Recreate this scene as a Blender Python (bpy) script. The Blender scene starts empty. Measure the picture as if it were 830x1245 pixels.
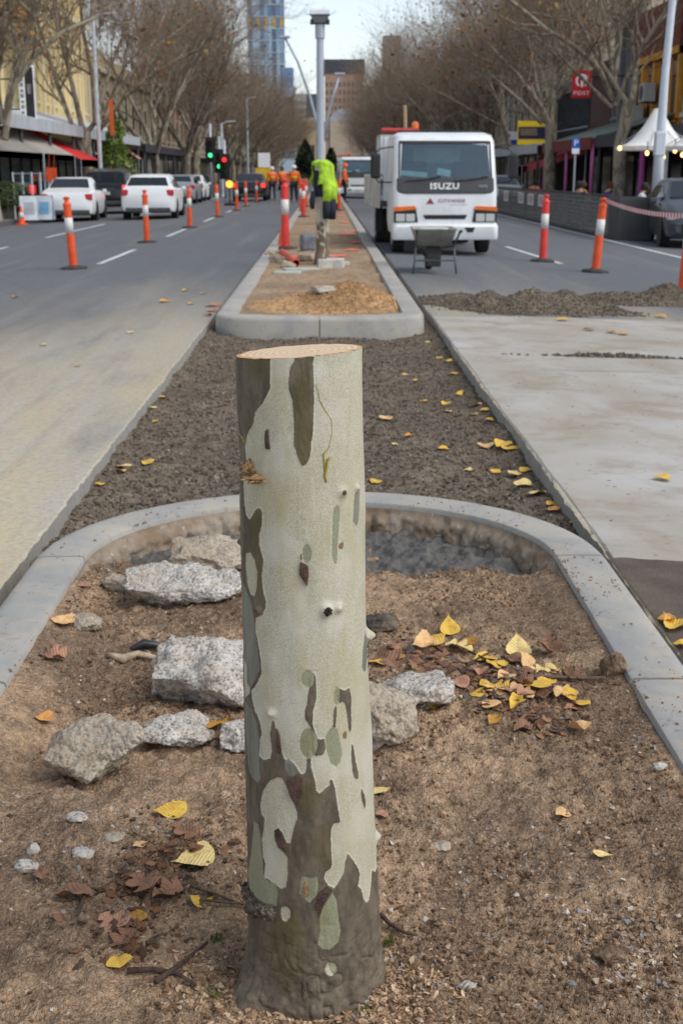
import bpy, math, random
import numpy as np
from mathutils import Vector, Matrix, Euler
R = math.radians
random.seed(7)
RNG = np.random.default_rng(11)
scn = bpy.context.scene
COL = scn.collection

# ------------------------------------------------------------------ camera
F, H, VX, VY = 1500.0, 1.4, 395.0, 210.0          # focal length in photo pixels, eye height, vanishing point
PITCH = math.atan((622.5 - VY) / F)
YAW = math.atan((415 - VX) / math.hypot(F, 622.5 - VY))
cam_d = bpy.data.cameras.new('camera')
cam = bpy.data.objects.new('camera', cam_d); COL.objects.link(cam); scn.camera = cam
cam_d.sensor_fit = 'VERTICAL'; cam_d.sensor_height = 36.0; cam_d.sensor_width = 24.0
cam_d.lens = F / 1245 * 36.0
cam_d.clip_start = 0.05; cam_d.clip_end = 6000
cam.location = (0, 0, H); cam.rotation_euler = (math.pi / 2 - PITCH, 0, -YAW)
cam_d.dof.use_dof = True; cam_d.dof.focus_distance = 2.0; cam_d.dof.aperture_fstop = 11.0

# ------------------------------------------------------------------ sky, sun, exposure
SUN_EL, SUN_AZ = R(50), R(118)                    # azimuth clockwise from +Y: from the right, a little behind
world = bpy.data.worlds.new('World'); scn.world = world; world.use_nodes = True
nt = world.node_tree; nt.nodes.clear()
sky = nt.nodes.new('ShaderNodeTexSky'); sky.sky_type = 'NISHITA'; sky.sun_disc = False
sky.sun_elevation = SUN_EL; sky.sun_rotation = SUN_AZ; sky.air_density = 1.0; sky.dust_density = 0.3; sky.ozone_density = 1.0
hsv = nt.nodes.new('ShaderNodeHueSaturation'); hsv.inputs['Saturation'].default_value = 0.52; hsv.inputs['Value'].default_value = 1.0
bg = nt.nodes.new('ShaderNodeBackground'); bg.inputs['Strength'].default_value = 0.104
wo = nt.nodes.new('ShaderNodeOutputWorld')
nt.links.new(sky.outputs[0], hsv.inputs['Color']); nt.links.new(hsv.outputs[0], bg.inputs['Color']); nt.links.new(bg.outputs[0], wo.inputs['Surface'])
sd = bpy.data.lights.new('sun', 'SUN'); sd.energy = 1.5; sd.angle = R(45); sd.color = (1.0, 0.965, 0.92)
so = bpy.data.objects.new('sun', sd); COL.objects.link(so)
sv = Vector((math.sin(SUN_AZ) * math.cos(SUN_EL), math.cos(SUN_AZ) * math.cos(SUN_EL), math.sin(SUN_EL)))
so.rotation_euler = sv.to_track_quat('Z', 'Y').to_euler(); so.location = sv * 50
scn.view_settings.view_transform = 'Standard'; scn.view_settings.look = 'None'
scn.view_settings.gamma = 1.0; scn.view_settings.use_curve_mapping = False
scn.view_settings.exposure = 0.75

# ------------------------------------------------------------------ pixel -> place
cp, sp_ = math.cos(PITCH), math.sin(PITCH)
FW = np.array([math.sin(YAW) * cp, math.cos(YAW) * cp, -sp_]); RT = np.array([math.cos(YAW), -math.sin(YAW), 0.0]); UP = np.cross(RT, FW)
CP = np.array([0, 0, H])
def ray(px, py):
    return FW * F + RT * (px - 415.0) + UP * (622.5 - py)
def gz(px, py, z=0.0):
    d = ray(px, py); return CP + d * ((z - H) / d[2])
def gy(px, py, Y):
    d = ray(px, py); return CP + d * (Y / d[1])
def gx(px, py, X):
    d = ray(px, py); return CP + d * (X / d[0])
def road_z(x):
    return -0.028 * max(0.0, abs(x) - 1.1)
def groad(px, py):
    p = gz(px, py, 0.0)
    for _ in range(6): p = gz(px, py, road_z(p[0]))
    return p
def groundf(px, py, fz):
    p = gz(px, py, 0.05)
    for _ in range(12):
        z = float(fz(np.array([p[0]]), np.array([p[1]]))[0]); p = gz(px, py, 0.5 * z + 0.5 * p[2])
    p[2] = float(fz(np.array([p[0]]), np.array([p[1]]))[0]); return p

# ------------------------------------------------------------------ numpy noise
def _h(ix, iy, iz, s):
    n = (ix.astype(np.int64) * 374761393 + iy.astype(np.int64) * 668265263 + iz.astype(np.int64) * 2147483647 + s * 974634777) & 0xffffffff
    n = ((n ^ (n >> 13)) * 1274126177) & 0xffffffff
    n = ((n ^ (n >> 16)) * 2246822519) & 0xffffffff
    return ((n ^ (n >> 15)) & 0xffffff) / float(0xffffff)
def vn3(x, y, z, s=0):
    ix, iy, iz = np.floor(x), np.floor(y), np.floor(z)
    fx, fy, fz = x - ix, y - iy, z - iz
    q = lambda t: t * t * t * (t * (t * 6 - 15) + 10)
    ux, uy, uz = q(fx), q(fy), q(fz); o = 0
    for dz in (0, 1):
        for dy in (0, 1):
            for dx in (0, 1):
                w = (ux if dx else 1 - ux) * (uy if dy else 1 - uy) * (uz if dz else 1 - uz)
                o = o + w * _h(ix + dx, iy + dy, iz + dz, s)
    return o * 2 - 1
def vn(x, y, s=0):
    ix, iy = np.floor(x), np.floor(y); fx, fy = x - ix, y - iy
    q = lambda t: t * t * t * (t * (t * 6 - 15) + 10)
    ux, uy = q(fx), q(fy); z = np.zeros_like(ix)
    a, b, c, d = _h(ix, iy, z, s), _h(ix + 1, iy, z, s), _h(ix, iy + 1, z, s), _h(ix + 1, iy + 1, z, s)
    return (a * (1 - ux) * (1 - uy) + b * ux * (1 - uy) + c * (1 - ux) * uy + d * ux * uy) * 2 - 1
def fbm(x, y, o=4, s=0, g=0.5):
    r, a = 0, 1.0
    for i in range(o):
        r = r + a * vn(x * 2.03 ** i + 17.3 * i, y * 2.03 ** i - 9.1 * i, s + i); a *= g
    return r
def fbm3(x, y, z, o=4, s=0, g=0.5):
    r, a = 0, 1.0
    for i in range(o):
        k = 2.03 ** i; r = r + a * vn3(x * k + 7.7 * i, y * k - 3.1 * i, z * k + 5.9 * i, s + i); a *= g
    return r
def worley3(x, y, z, s=0):
    ix, iy, iz = np.floor(x), np.floor(y), np.floor(z); best = np.full(x.shape, 9.0)
    for dx in (-1, 0, 1):
        for dy in (-1, 0, 1):
            for dz in (-1, 0, 1):
                a, b, c = ix + dx, iy + dy, iz + dz
                best = np.minimum(best, (a + _h(a, b, c, s) - x) ** 2 + (b + _h(a, b, c, s + 1) - y) ** 2 + (c + _h(a, b, c, s + 2) - z) ** 2)
    return np.sqrt(best)
def sst(a, b, x):
    t = np.clip((x - a) / (b - a), 0, 1); return t * t * (3 - 2 * t)

# ------------------------------------------------------------------ materials
def S(r, g, b):
    f = lambda c: ((c / 255 + 0.055) / 1.055) ** 2.4 if c > 10.3 else c / 255 / 12.92
    return (f(r), f(g), f(b), 1.0)
class NT:
    def __init__(s, name):
        s.m = bpy.data.materials.new(name); s.m.use_nodes = True; s.t = s.m.node_tree; s.t.nodes.clear()
        s.out = s.n('ShaderNodeOutputMaterial'); s.b = s.n('ShaderNodeBsdfPrincipled'); s.l(s.b.outputs[0], s.out.inputs[0])
        s.co = None
    def n(s, t, **k):
        x = s.t.nodes.new(t)
        for a, v in k.items(): setattr(x, a, v)
        return x
    def l(s, a, b): s.t.links.new(a, b)
    def coord(s, scale=(1, 1, 1), geo=False):
        if geo: g = s.n('ShaderNodeNewGeometry').outputs['Position']
        else: g = s.n('ShaderNodeTexCoord').outputs['Object']
        mp = s.n('ShaderNodeMapping'); mp.inputs['Scale'].default_value = scale; s.l(g, mp.inputs[0]); return mp.outputs[0]
    def noise(s, co, scale, detail=4, rough=0.55, dist=0.0):
        x = s.n('ShaderNodeTexNoise'); x.inputs['Scale'].default_value = scale; x.inputs['Detail'].default_value = detail
        x.inputs['Roughness'].default_value = rough; x.inputs['Distortion'].default_value = dist; s.l(co, x.inputs['Vector']); return x.outputs['Fac']
    def voro(s, co, scale, feat='F1', out='Distance', rnd=1.0):
        x = s.n('ShaderNodeTexVoronoi'); x.feature = feat; x.inputs['Scale'].default_value = scale; x.inputs['Randomness'].default_value = rnd; s.l(co, x.inputs['Vector']); return x.outputs[out]
    def ramp(s, f, stops, interp='LINEAR'):
        x = s.n('ShaderNodeValToRGB'); x.color_ramp.interpolation = interp; e = x.color_ramp.elements
        while len(e) < len(stops): e.new(0.5)
        for i, (p, c) in enumerate(stops):
            e[i].position = p; e[i].color = c if not isinstance(c, (int, float)) else (c, c, c, 1)
        s.l(f, x.inputs[0]); return x.outputs[0]
    def mix(s, f, a, b, mode='MIX'):
        x = s.n('ShaderNodeMix'); x.data_type = 'RGBA'; x.blend_type = mode; x.clamp_factor = True
        for v, k in ((f, 0), (a, 6), (b, 7)):
            if isinstance(v, (int, float)): x.inputs[k].default_value = v
            elif isinstance(v, tuple): x.inputs[k].default_value = v
            else: s.l(v, x.inputs[k])
        return x.outputs[2]
    def math(s, op, a, b=0.0, c=0.0, clamp=False):
        x = s.n('ShaderNodeMath'); x.operation = op; x.use_clamp = clamp
        for v, k in ((a, 0), (b, 1), (c, 2)):
            if isinstance(v, (int, float)): x.inputs[k].default_value = v
            else: s.l(v, x.inputs[k])
        return x.outputs[0]
    def smooth(s, v, a, b):
        x = s.n('ShaderNodeMapRange'); x.interpolation_type = 'SMOOTHSTEP'
        x.inputs[1].default_value = a; x.inputs[2].default_value = b; s.l(v, x.inputs[0]); return x.outputs[0]
    def attr(s, name, out='Fac'):
        x = s.n('ShaderNodeAttribute'); x.attribute_name = name; return x.outputs[out]
    def sep(s, v):
        x = s.n('ShaderNodeSeparateXYZ'); s.l(v, x.inputs[0]); return x.outputs
    def bump(s, h, strength=0.3, dist=0.01, nrm=None):
        x = s.n('ShaderNodeBump'); x.inputs['Strength'].default_value = strength; x.inputs['Distance'].default_value = dist
        s.l(h, x.inputs['Height'])
        if nrm is not None: s.l(nrm, x.inputs['Normal'])
        return x.outputs[0]
    def set(s, color=None, rough=None, normal=None, metal=None, spec=None, emit=None, estr=1.0):
        for k, v in (('Base Color', color), ('Roughness', rough), ('Metallic', metal), ('Specular IOR Level', spec), ('Emission Color', emit)):
            if v is None: continue
            if isinstance(v, (int, float, tuple)): s.b.inputs[k].default_value = v
            else: s.l(v, s.b.inputs[k])
        if emit is not None: s.b.inputs['Emission Strength'].default_value = estr
        if normal is not None: s.l(normal, s.b.inputs['Normal'])
        return s.m
MATS = {}
def pm(name, col, rough=0.7, var=0.12, scale=3.0, bump=0.0, bscale=40.0, metal=0.0, spec=0.4, dirt=0.0, dirtcol=None, stretch=(1, 1, 1)):
    """plain surface with procedural tone variation, dirt and fine relief"""
    if name in MATS: return MATS[name]
    n = NT(name); co = n.coord(stretch)
    a = n.noise(co, scale, 5)
    dk = tuple(c * (1 - var * 1.6) for c in col[:3]) + (1,); lt = tuple(min(1, c * (1 + var)) for c in col[:3]) + (1,)
    c = n.mix(n.smooth(a, 0.3, 0.7), dk, lt)
    if dirt > 0:
        d = n.noise(co, scale * 2.7, 8, 0.65)
        c = n.mix(n.math('MULTIPLY', n.smooth(d, 0.48, 0.68), dirt), c, dirtcol or S(90, 78, 62))
    nr = None
    if bump > 0: nr = n.bump(n.noise(co, bscale, 6, 0.6), bump, 0.01)
    r = n.math('ADD', n.math('MULTIPLY', a, 0.15), rough - 0.075)
    MATS[name] = n.set(c, r, nr, metal, spec); return MATS[name]
def glow(name, col, strength):
    if name in MATS: return MATS[name]
    n = NT(name); MATS[name] = n.set((0.02, 0.02, 0.02, 1), 0.4, emit=col, estr=strength); return MATS[name]
def glass(name, tint, rough=0.05):
    """opaque-looking vehicle and shop glass: dark gloss that mirrors the street"""
    if name in MATS: return MATS[name]
    n = NT(name); MATS[name] = n.set(tint, rough, spec=0.8); return MATS[name]

# ------------------------------------------------------------------ mesh helpers
def fastmesh(name, V, Fc, smooth=False):
    """V (n,3), Fc (m,3|4) arrays -> mesh"""
    me = bpy.data.meshes.new(name); V = np.ascontiguousarray(V, np.float32); Fc = np.ascontiguousarray(Fc, np.int32); k = Fc.shape[1]
    me.vertices.add(len(V)); me.vertices.foreach_set('co', V.ravel())
    me.loops.add(Fc.size); me.loops.foreach_set('vertex_index', Fc.ravel())
    me.polygons.add(len(Fc)); me.polygons.foreach_set('loop_start', np.arange(len(Fc), dtype=np.int32) * k)
    me.polygons.foreach_set('use_smooth', np.full(len(Fc), smooth, bool)); me.update(calc_edges=True); me.validate(); return me
def fattr(me, name, val):
    a = me.attributes.new(name, 'FLOAT', 'POINT'); a.data.foreach_set('value', np.ascontiguousarray(val, np.float32).ravel())
def cattr(me, name, rgb):
    a = me.attributes.new(name, 'FLOAT_COLOR', 'POINT'); c = np.ones((len(rgb), 4), np.float32); c[:, :3] = rgb; a.data.foreach_set('color', c.ravel())
def link(name, me, mat=None, parent=None, loc=None, rot=None):
    o = bpy.data.objects.new(name, me); COL.objects.link(o)
    if mat is not None:
        me.materials.clear()
        for m in (mat if isinstance(mat, (list, tuple)) else [mat]): me.materials.append(m)
    if parent is not None: o.parent = parent
    if loc is not None: o.location = loc
    if rot is not None: o.rotation_euler = rot
    return o
def tag(o, label=None, cat=None, group=None, kind=None):
    if label: o['label'] = label
    if cat: o['category'] = cat
    if group: o['group'] = group
    if kind: o['kind'] = kind
    return o
def thing(name, label, cat, loc=(0, 0, 0), rz=0.0, group=None, kind=None):
    o = bpy.data.objects.new(name, None); COL.objects.link(o); o.empty_display_size = 0.1
    o.location = [float(c) for c in loc]; o.rotation_euler = (0, 0, rz)
    return tag(o, label, cat, group, kind)
def copy_tree(o, parent=None):
    c = o.copy(); COL.objects.link(c); c.parent = parent
    for ch in list(o.children): copy_tree(ch, c)
    return c
def grid_faces(nu, nv, wrap=False):
    """vertex index = v*nu + u"""
    u = np.arange(nu if wrap else nu - 1); v = np.arange(nv - 1); U, Vv = np.meshgrid(u, v); U2 = (U + 1) % nu
    return np.stack([Vv * nu + U, Vv * nu + U2, (Vv + 1) * nu + U2, (Vv + 1) * nu + U], -1).reshape(-1, 4)
class MB:
    def __init__(s): s.v = []; s.f = []
    def add(s, vs, fs):
        o = len(s.v); s.v += [tuple(float(c) for c in p) for p in vs]; s.f += [tuple(i + o for i in f) for f in fs]; return s
    def box(s, c, d, rz=0.0, rx=0.0, ry=0.0):
        M = Euler((rx, ry, rz)).to_matrix(); c = Vector(c); q = []
        for z in (-.5, .5):
            for x, y in ((-.5, -.5), (.5, -.5), (.5, .5), (-.5, .5)): q.append(c + M @ Vector((x * d[0], y * d[1], z * d[2])))
        return s.add(q, [(3, 2, 1, 0), (4, 5, 6, 7), (0, 1, 5, 4), (1, 2, 6, 5), (2, 3, 7, 6), (3, 0, 4, 7)])
    def bx(s, x0, x1, y0, y1, z0, z1): return s.box(((x0 + x1) / 2, (y0 + y1) / 2, (z0 + z1) / 2), (x1 - x0, y1 - y0, z1 - z0))
    def tube(s, pts, rad, n=8, cap=True):
        pts = [Vector(p) for p in pts]; m = len(pts)
        if isinstance(rad, (int, float)): rad = [rad] * m
        vs = []; prev = None
        for i, p in enumerate(pts):
            t = (pts[min(i + 1, m - 1)] - pts[max(i - 1, 0)]).normalized()
            if prev is None: a = t.orthogonal().normalized()
            else:
                a = prev - t * prev.dot(t)
                a = a.normalized() if a.length > 1e-6 else t.orthogonal().normalized()
            prev = a; b = t.cross(a)
            for k in range(n):
                an = 2 * math.pi * k / n; vs.append(p + (a * math.cos(an) + b * math.sin(an)) * rad[i])
        fs = [(i * n + k, i * n + (k + 1) % n, (i + 1) * n + (k + 1) % n, (i + 1) * n + k) for i in range(m - 1) for k in range(n)]
        if cap: fs += [tuple(range(n - 1, -1, -1)), tuple(range((m - 1) * n, m * n))]
        return s.add(vs, fs)
    def lathe(s, prof, n=16, c=(0, 0, 0), cap=True, M=None):
        vs = []
        for r, z in prof:
            for k in range(n):
                a = 2 * math.pi * k / n; p = Vector((r * math.cos(a), r * math.sin(a), z))
                if M is not None: p = M @ p
                vs.append(p + Vector(c))
        m = len(prof); fs = [(i * n + k, i * n + (k + 1) % n, (i + 1) * n + (k + 1) % n, (i + 1) * n + k) for i in range(m - 1) for k in range(n)]
        if cap: fs += [tuple(range(n - 1, -1, -1)), tuple(range((m - 1) * n, m * n))]
        return s.add(vs, fs)
    def prism(s, poly, a, b, M=None):
        """polygon in local XY extruded from z=a to z=b, mapped by matrix M"""
        n = len(poly); q = [Vector((x, y, a)) for x, y in poly] + [Vector((x, y, b)) for x, y in poly]
        if M is not None: q = [M @ p for p in q]
        return s.add(q, [tuple(range(n - 1, -1, -1)), tuple(range(n, 2 * n))] + [(i, (i + 1) % n, n + (i + 1) % n, n + i) for i in range(n)])
    def loft(s, rings, cap=True, closed=True):
        n = len(rings[0]); vs = [p for r in rings for p in r]; kk = n if closed else n - 1
        fs = [(i * n + k, i * n + (k + 1) % n, (i + 1) * n + (k + 1) % n, (i + 1) * n + k) for i in range(len(rings) - 1) for k in range(kk)]
        if cap: fs += [tuple(range(n - 1, -1, -1)), tuple(range((len(rings) - 1) * n, len(rings) * n))]
        return s.add(vs, fs)
    def mesh(s, name, smooth=False):
        me = bpy.data.meshes.new(name); me.from_pydata(s.v, [], s.f)
        if smooth: me.polygons.foreach_set('use_smooth', [True] * len(me.polygons))
        me.update(); return me
    def build(s, name, mat, parent=None, smooth=False, bev=0.0, loc=None, rot=None, sub=0, seg=2, auto=None):
        me = s.mesh(name, smooth); o = link(name, me, mat, parent, loc, rot)
        if bev > 0:
            b = o.modifiers.new('bevel', 'BEVEL'); b.width = bev; b.segments = seg; b.limit_method = 'ANGLE'; b.angle_limit = R(40)
        if sub:
            b = o.modifiers.new('sub', 'SUBSURF'); b.levels = sub; b.render_levels = sub
        if auto:
            me.polygons.foreach_set('use_smooth', [True] * len(me.polygons)); me.set_sharp_from_angle(angle=R(auto))
        return o
MXZ = Matrix(((1, 0, 0), (0, 0, -1), (0, 1, 0)))      # local XY -> world XZ, extrusion towards -Y
def text_mesh(name, body, size, mat, parent, loc, rot, depth=0.003, sx=1.0, bold=0.0):
    cu = bpy.data.curves.new(name, 'FONT'); cu.body = body; cu.size = size; cu.extrude = depth; cu.align_x = 'CENTER'; cu.align_y = 'CENTER'; cu.resolution_u = 3; cu.space_character = 1.12; cu.offset = bold
    t = bpy.data.objects.new(name, cu); me = bpy.data.meshes.new_from_object(t); bpy.data.objects.remove(t); bpy.data.curves.remove(cu)
    o = link(name, me, mat, parent, loc, rot); o.scale = (sx, 1, 1); return o
def ico(sub=1):
    bm_ = __import__('bmesh').new(); __import__('bmesh').ops.create_icosphere(bm_, subdivisions=sub, radius=1.0)
    V = np.array([v.co[:] for v in bm_.verts]); Fc = np.array([[v.index for v in f.verts] for f in bm_.faces]); bm_.free(); return V, Fc
OCT = (np.array([[1, 0, 0], [-1, 0, 0], [0, 1, 0], [0, -1, 0], [0, 0, 1], [0, 0, -1.]]), np.array([[0, 2, 4], [2, 1, 4], [1, 3, 4], [3, 0, 4], [2, 0, 5], [1, 2, 5], [3, 1, 5], [0, 3, 5]]))
ICO0 = ico(1); ICO3 = ico(4); ICO4 = ico(5)
def scatter_mesh(name, P, size, rng, tint=None, flat=1.0, tmpl=None, jit=0.25):
    """many small clods / stones / chips in one mesh; P (n,3), size (n,)"""
    T, Tf = tmpl if tmpl is not None else ICO0
    n = len(P); m = len(T)
    q = rng.normal(size=(n, 4)); q /= np.linalg.norm(q, axis=1)[:, None]; w, x, y, z = q.T
    M = np.stack([1 - 2 * (y * y + z * z), 2 * (x * y - z * w), 2 * (x * z + y * w), 2 * (x * y + z * w), 1 - 2 * (x * x + z * z), 2 * (y * z - x * w), 2 * (x * z - y * w), 2 * (y * z + x * w), 1 - 2 * (x * x + y * y)], -1).reshape(n, 3, 3)
    A = T[None] * (1 + jit * rng.normal(size=(n, m, 1))) * rng.uniform(0.6, 1.2, (n, 1, 3)) * size[:, None, None]
    V = np.einsum('nij,nmj->nmi', M, A); V[:, :, 2] *= flat; V += P[:, None]
    Fc = (Tf[None] + (np.arange(n) * m)[:, None, None]).reshape(-1, Tf.shape[1])
    me = fastmesh(name, V.reshape(-1, 3), Fc)
    if tint is not None: cattr(me, 'tint', np.repeat(tint, m, 0))
    return me
# ================================================================== SETTING: ground, roads, slab, trench, islands
# ---- materials
n = NT('asphalt'); co = n.coord(geo=True); X, Y, Z = n.sep(n.coord(geo=True))
fine = n.noise(co, 140, 3, 0.7); mid = n.noise(co, 6, 5); big = n.noise(n.coord((1.0, 0.16, 1), geo=True), 0.8, 5, 0.55, 0.0)
asph = n.mix(fine, S(78, 80, 85), S(112, 114, 118)); asph = n.mix(n.math('MULTIPLY', n.smooth(mid, 0.35, 0.75), 0.35), asph, S(122, 121, 120))
asph = n.mix(n.math('MULTIPLY', n.smooth(n.voro(co, 90, out='Color'), 0.6, 0.95), 0.35), asph, S(140, 139, 136))
# spilt sand and cement dust spread over the lane beside the works
ax = n.math('ABSOLUTE', X)
near = n.math('SUBTRACT', 1.0, n.smooth(n.math('ADD', ax, n.math('MULTIPLY', n.math('SUBTRACT', big, 0.5), 3.0)), 2.3, 5.0))
nearY = n.math('SUBTRACT', 1.0, n.smooth(n.math('ADD', Y, n.math('MULTIPLY', big, 12.0)), 9.0, 26.0))
streak = n.noise(n.coord((1.6, 0.35, 1), geo=True), 0.9, 6, 0.6, 0.1)
dust = n.math('MULTIPLY', n.math('MULTIPLY', near, nearY), n.smooth(streak, 0.2, 0.5))
sand = n.mix(n.smooth(n.noise(n.coord((1, 0.25, 1), geo=True), 1.6, 4), 0.35, 0.7), S(196, 187, 168), S(206, 188, 150))
sand = n.mix(n.math('MULTIPLY', n.smooth(n.noise(co, 30, 6, 0.7), 0.4, 0.75), 0.5), sand, S(140, 130, 115))
line_d = n.math('MULTIPLY', n.smooth(n.noise(n.coord((2.5, 0.12, 1), geo=True), 1.0, 4), 0.5, 0.75), 0.22)
colr = n.mix(line_d, asph, S(150, 146, 135)); colr = n.mix(n.math('MULTIPLY', dust, 0.95), colr, sand)
colr = n.mix(0.22, colr, n.voro(co, 110, out='Color'), 'SOFT_LIGHT')
nz_ = n.sep(n.n('ShaderNodeNewGeometry').outputs['Normal'])[2]; cutc = n.mix(n.noise(co, 40, 5, 0.7), S(120, 116, 110), S(170, 166, 158)); colr = n.mix(n.smooth(nz_, 0.75, 0.4), colr, cutc)
colr = n.mix(n.math('MULTIPLY', n.smooth(n.noise(n.coord((2.6, 0.12, 1), geo=True), 1.7, 6, 0.65), 0.54, 0.66), 0.12), colr, S(84, 82, 80))
n.set(colr, 0.85, n.bump(n.math('ADD', fine, n.math('MULTIPLY', mid, 0.5)), 0.35, 0.006), spec=0.3); M_ASPH = n.m

n = NT('worn_concrete'); co = n.coord(geo=True)
b = n.noise(n.coord((0.9, 0.7, 1), geo=True), 0.8, 6, 0.6, 0.8); b2 = n.noise(co, 1.7, 9, 0.68, 0.2); f = n.noise(co, 90, 4, 0.7)
c = n.mix(n.smooth(b, 0.3, 0.7), S(170, 161, 146), S(192, 189, 183)); c = n.mix(n.math('MULTIPLY', n.smooth(b2, 0.46, 0.64), 0.6), c, S(154, 137, 116))
c = n.mix(n.math('MULTIPLY', n.smooth(n.noise(n.coord((0.5, 2.2, 1), geo=True), 1.4, 6, 0.6, 0.5), 0.56, 0.7), 0.4), c, S(124, 117, 108))
c = n.mix(n.math('MULTIPLY', f, 0.35), c, S(120, 112, 100)); c = n.mix(n.smooth(n.voro(co, 60, out='Color'), 0.9, 0.97), c, S(95, 90, 84))
n.set(c, 0.88, n.bump(n.math('ADD', f, b2), 0.4, 0.006), spec=0.3); M_SLAB = n.m

n = NT('kerb_concrete'); co = n.coord(geo=True)
b = n.noise(co, 2.3, 6, 0.6, 0.6); b2 = n.noise(co, 9, 7, 0.7); f = n.noise(co, 220, 3, 0.7)
c = n.mix(n.smooth(b, 0.32, 0.68), S(152, 151, 148), S(180, 174, 162)); c = n.mix(n.math('MULTIPLY', n.smooth(b2, 0.5, 0.66), 0.5), c, S(188, 172, 146))
c = n.mix(n.math('MULTIPLY', n.smooth(n.noise(co, 26, 6, 0.7), 0.56, 0.7), 0.5), c, S(110, 98, 84)); c = n.mix(n.math('MULTIPLY', f, 0.2), c, S(120, 118, 115))
n.set(c, 0.8, n.bump(n.math('ADD', f, b2), 0.25, 0.004), spec=0.35); M_KERB = n.m

def soil_mat(name, c0, c1, c2, c3, sc=1.0, wet=None, bumpd=0.006):
    n = NT(name); co = n.coord(geo=True)
    a = n.noise(co, 2.1 * sc, 5, 0.6, 0.5); b = n.noise(co, 11 * sc, 7, 0.68); f = n.noise(co, 130 * sc, 5, 0.75); v = n.voro(co, 150 * sc, out='Color')
    c = n.mix(n.smooth(a, 0.38, 0.62), c0, c1); c = n.mix(n.math('MULTIPLY', n.smooth(b, 0.45, 0.7), 0.75), c, c2)
    c = n.mix(n.math('MULTIPLY', n.smooth(f, 0.35, 0.75), 0.55), c, c3); c = n.mix(n.smooth(v, 0.9, 0.96), c, S(176, 160, 140))
    # separate grains: each cell has its own tone and stands up as a small crumb
    warp = n.n('ShaderNodeVectorMath'); warp.operation = 'ADD'; nv_ = n.n('ShaderNodeTexNoise'); nv_.inputs['Scale'].default_value = 90 * sc; n.l(co, nv_.inputs['Vector']); sc_ = n.n('ShaderNodeVectorMath'); sc_.operation = 'SCALE'; sc_.inputs['Scale'].default_value = 0.012 / sc; n.l(nv_.outputs['Color'], sc_.inputs[0]); n.l(co, warp.inputs[0]); n.l(sc_.outputs[0], warp.inputs[1]); cw = warp.outputs[0]
    g1 = n.sep(n.voro(cw, 120 * sc, out='Color'))[0]; g2 = n.sep(n.voro(cw, 290 * sc, out='Color'))[1]; lump_ = n.noise(co, 28 * sc, 6, 0.7)
    tone = n.math('ADD', n.math('ADD', n.math('MULTIPLY', g1, 0.42), n.math('MULTIPLY', g2, 0.42)), n.math('MULTIPLY', n.smooth(lump_, 0.3, 0.7), 0.5)); tc = n.n('ShaderNodeCombineColor'); tv = n.math('ADD', tone, 0.36)
    for k_ in range(3): n.l(tv, tc.inputs[k_])
    c = n.mix(1.0, c, tc.outputs[0], 'MULTIPLY')
    h = n.math('ADD', n.math('ADD', n.math('MULTIPLY', n.math('SUBTRACT', 1.0, n.voro(cw, 120 * sc)), 0.55), n.math('MULTIPLY', n.math('SUBTRACT', 1.0, n.voro(cw, 290 * sc)), 0.25)), n.math('MULTIPLY', lump_, 0.9))
    n.set(c, 0.95, n.bump(h, 0.9, bumpd), spec=0.15); return n.m
M_SOIL = soil_mat('brown_soil', S(116, 95, 76), S(176, 146, 116), S(96, 79, 63), S(190, 165, 138), bumpd=0.013)
M_TRENCH = soil_mat('trench_gravel', S(100, 89, 76), S(122, 109, 93), S(80, 72, 62), S(142, 130, 113), 0.8, bumpd=0.012)
M_SAND = soil_mat('orange_sand', S(158, 124, 88), S(184, 146, 103), S(136, 106, 76), S(196, 162, 122), 0.8)
M_ISLAND = soil_mat('island_soil', S(138, 114, 90), S(160, 136, 110), S(118, 99, 80), S(170, 150, 126), 0.6)
n = NT('clods'); t = n.attr('tint', 'Color'); co = n.coord(geo=True)
n.set(n.mix(n.math('MULTIPLY', n.noise(co, 160, 4, 0.7), 0.22), t, S(80, 62, 48)), 0.95, n.bump(n.noise(co, 300, 4, 0.7), 0.6, 0.003), spec=0.15); M_CLOD = n.m

# ---- base ground reaching the horizon
V = np.array([[-3000, -200, -0.9], [3000, -200, -0.9], [3000, 5000, -0.9], [-3000, 5000, -0.9]]); o = link('ground', fastmesh('ground', V, np.array([[0, 1, 2, 3]])), pm('base_ground', S(120, 116, 108), 0.9, 0.1, 0.05)); tag(o, kind='structure')

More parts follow.
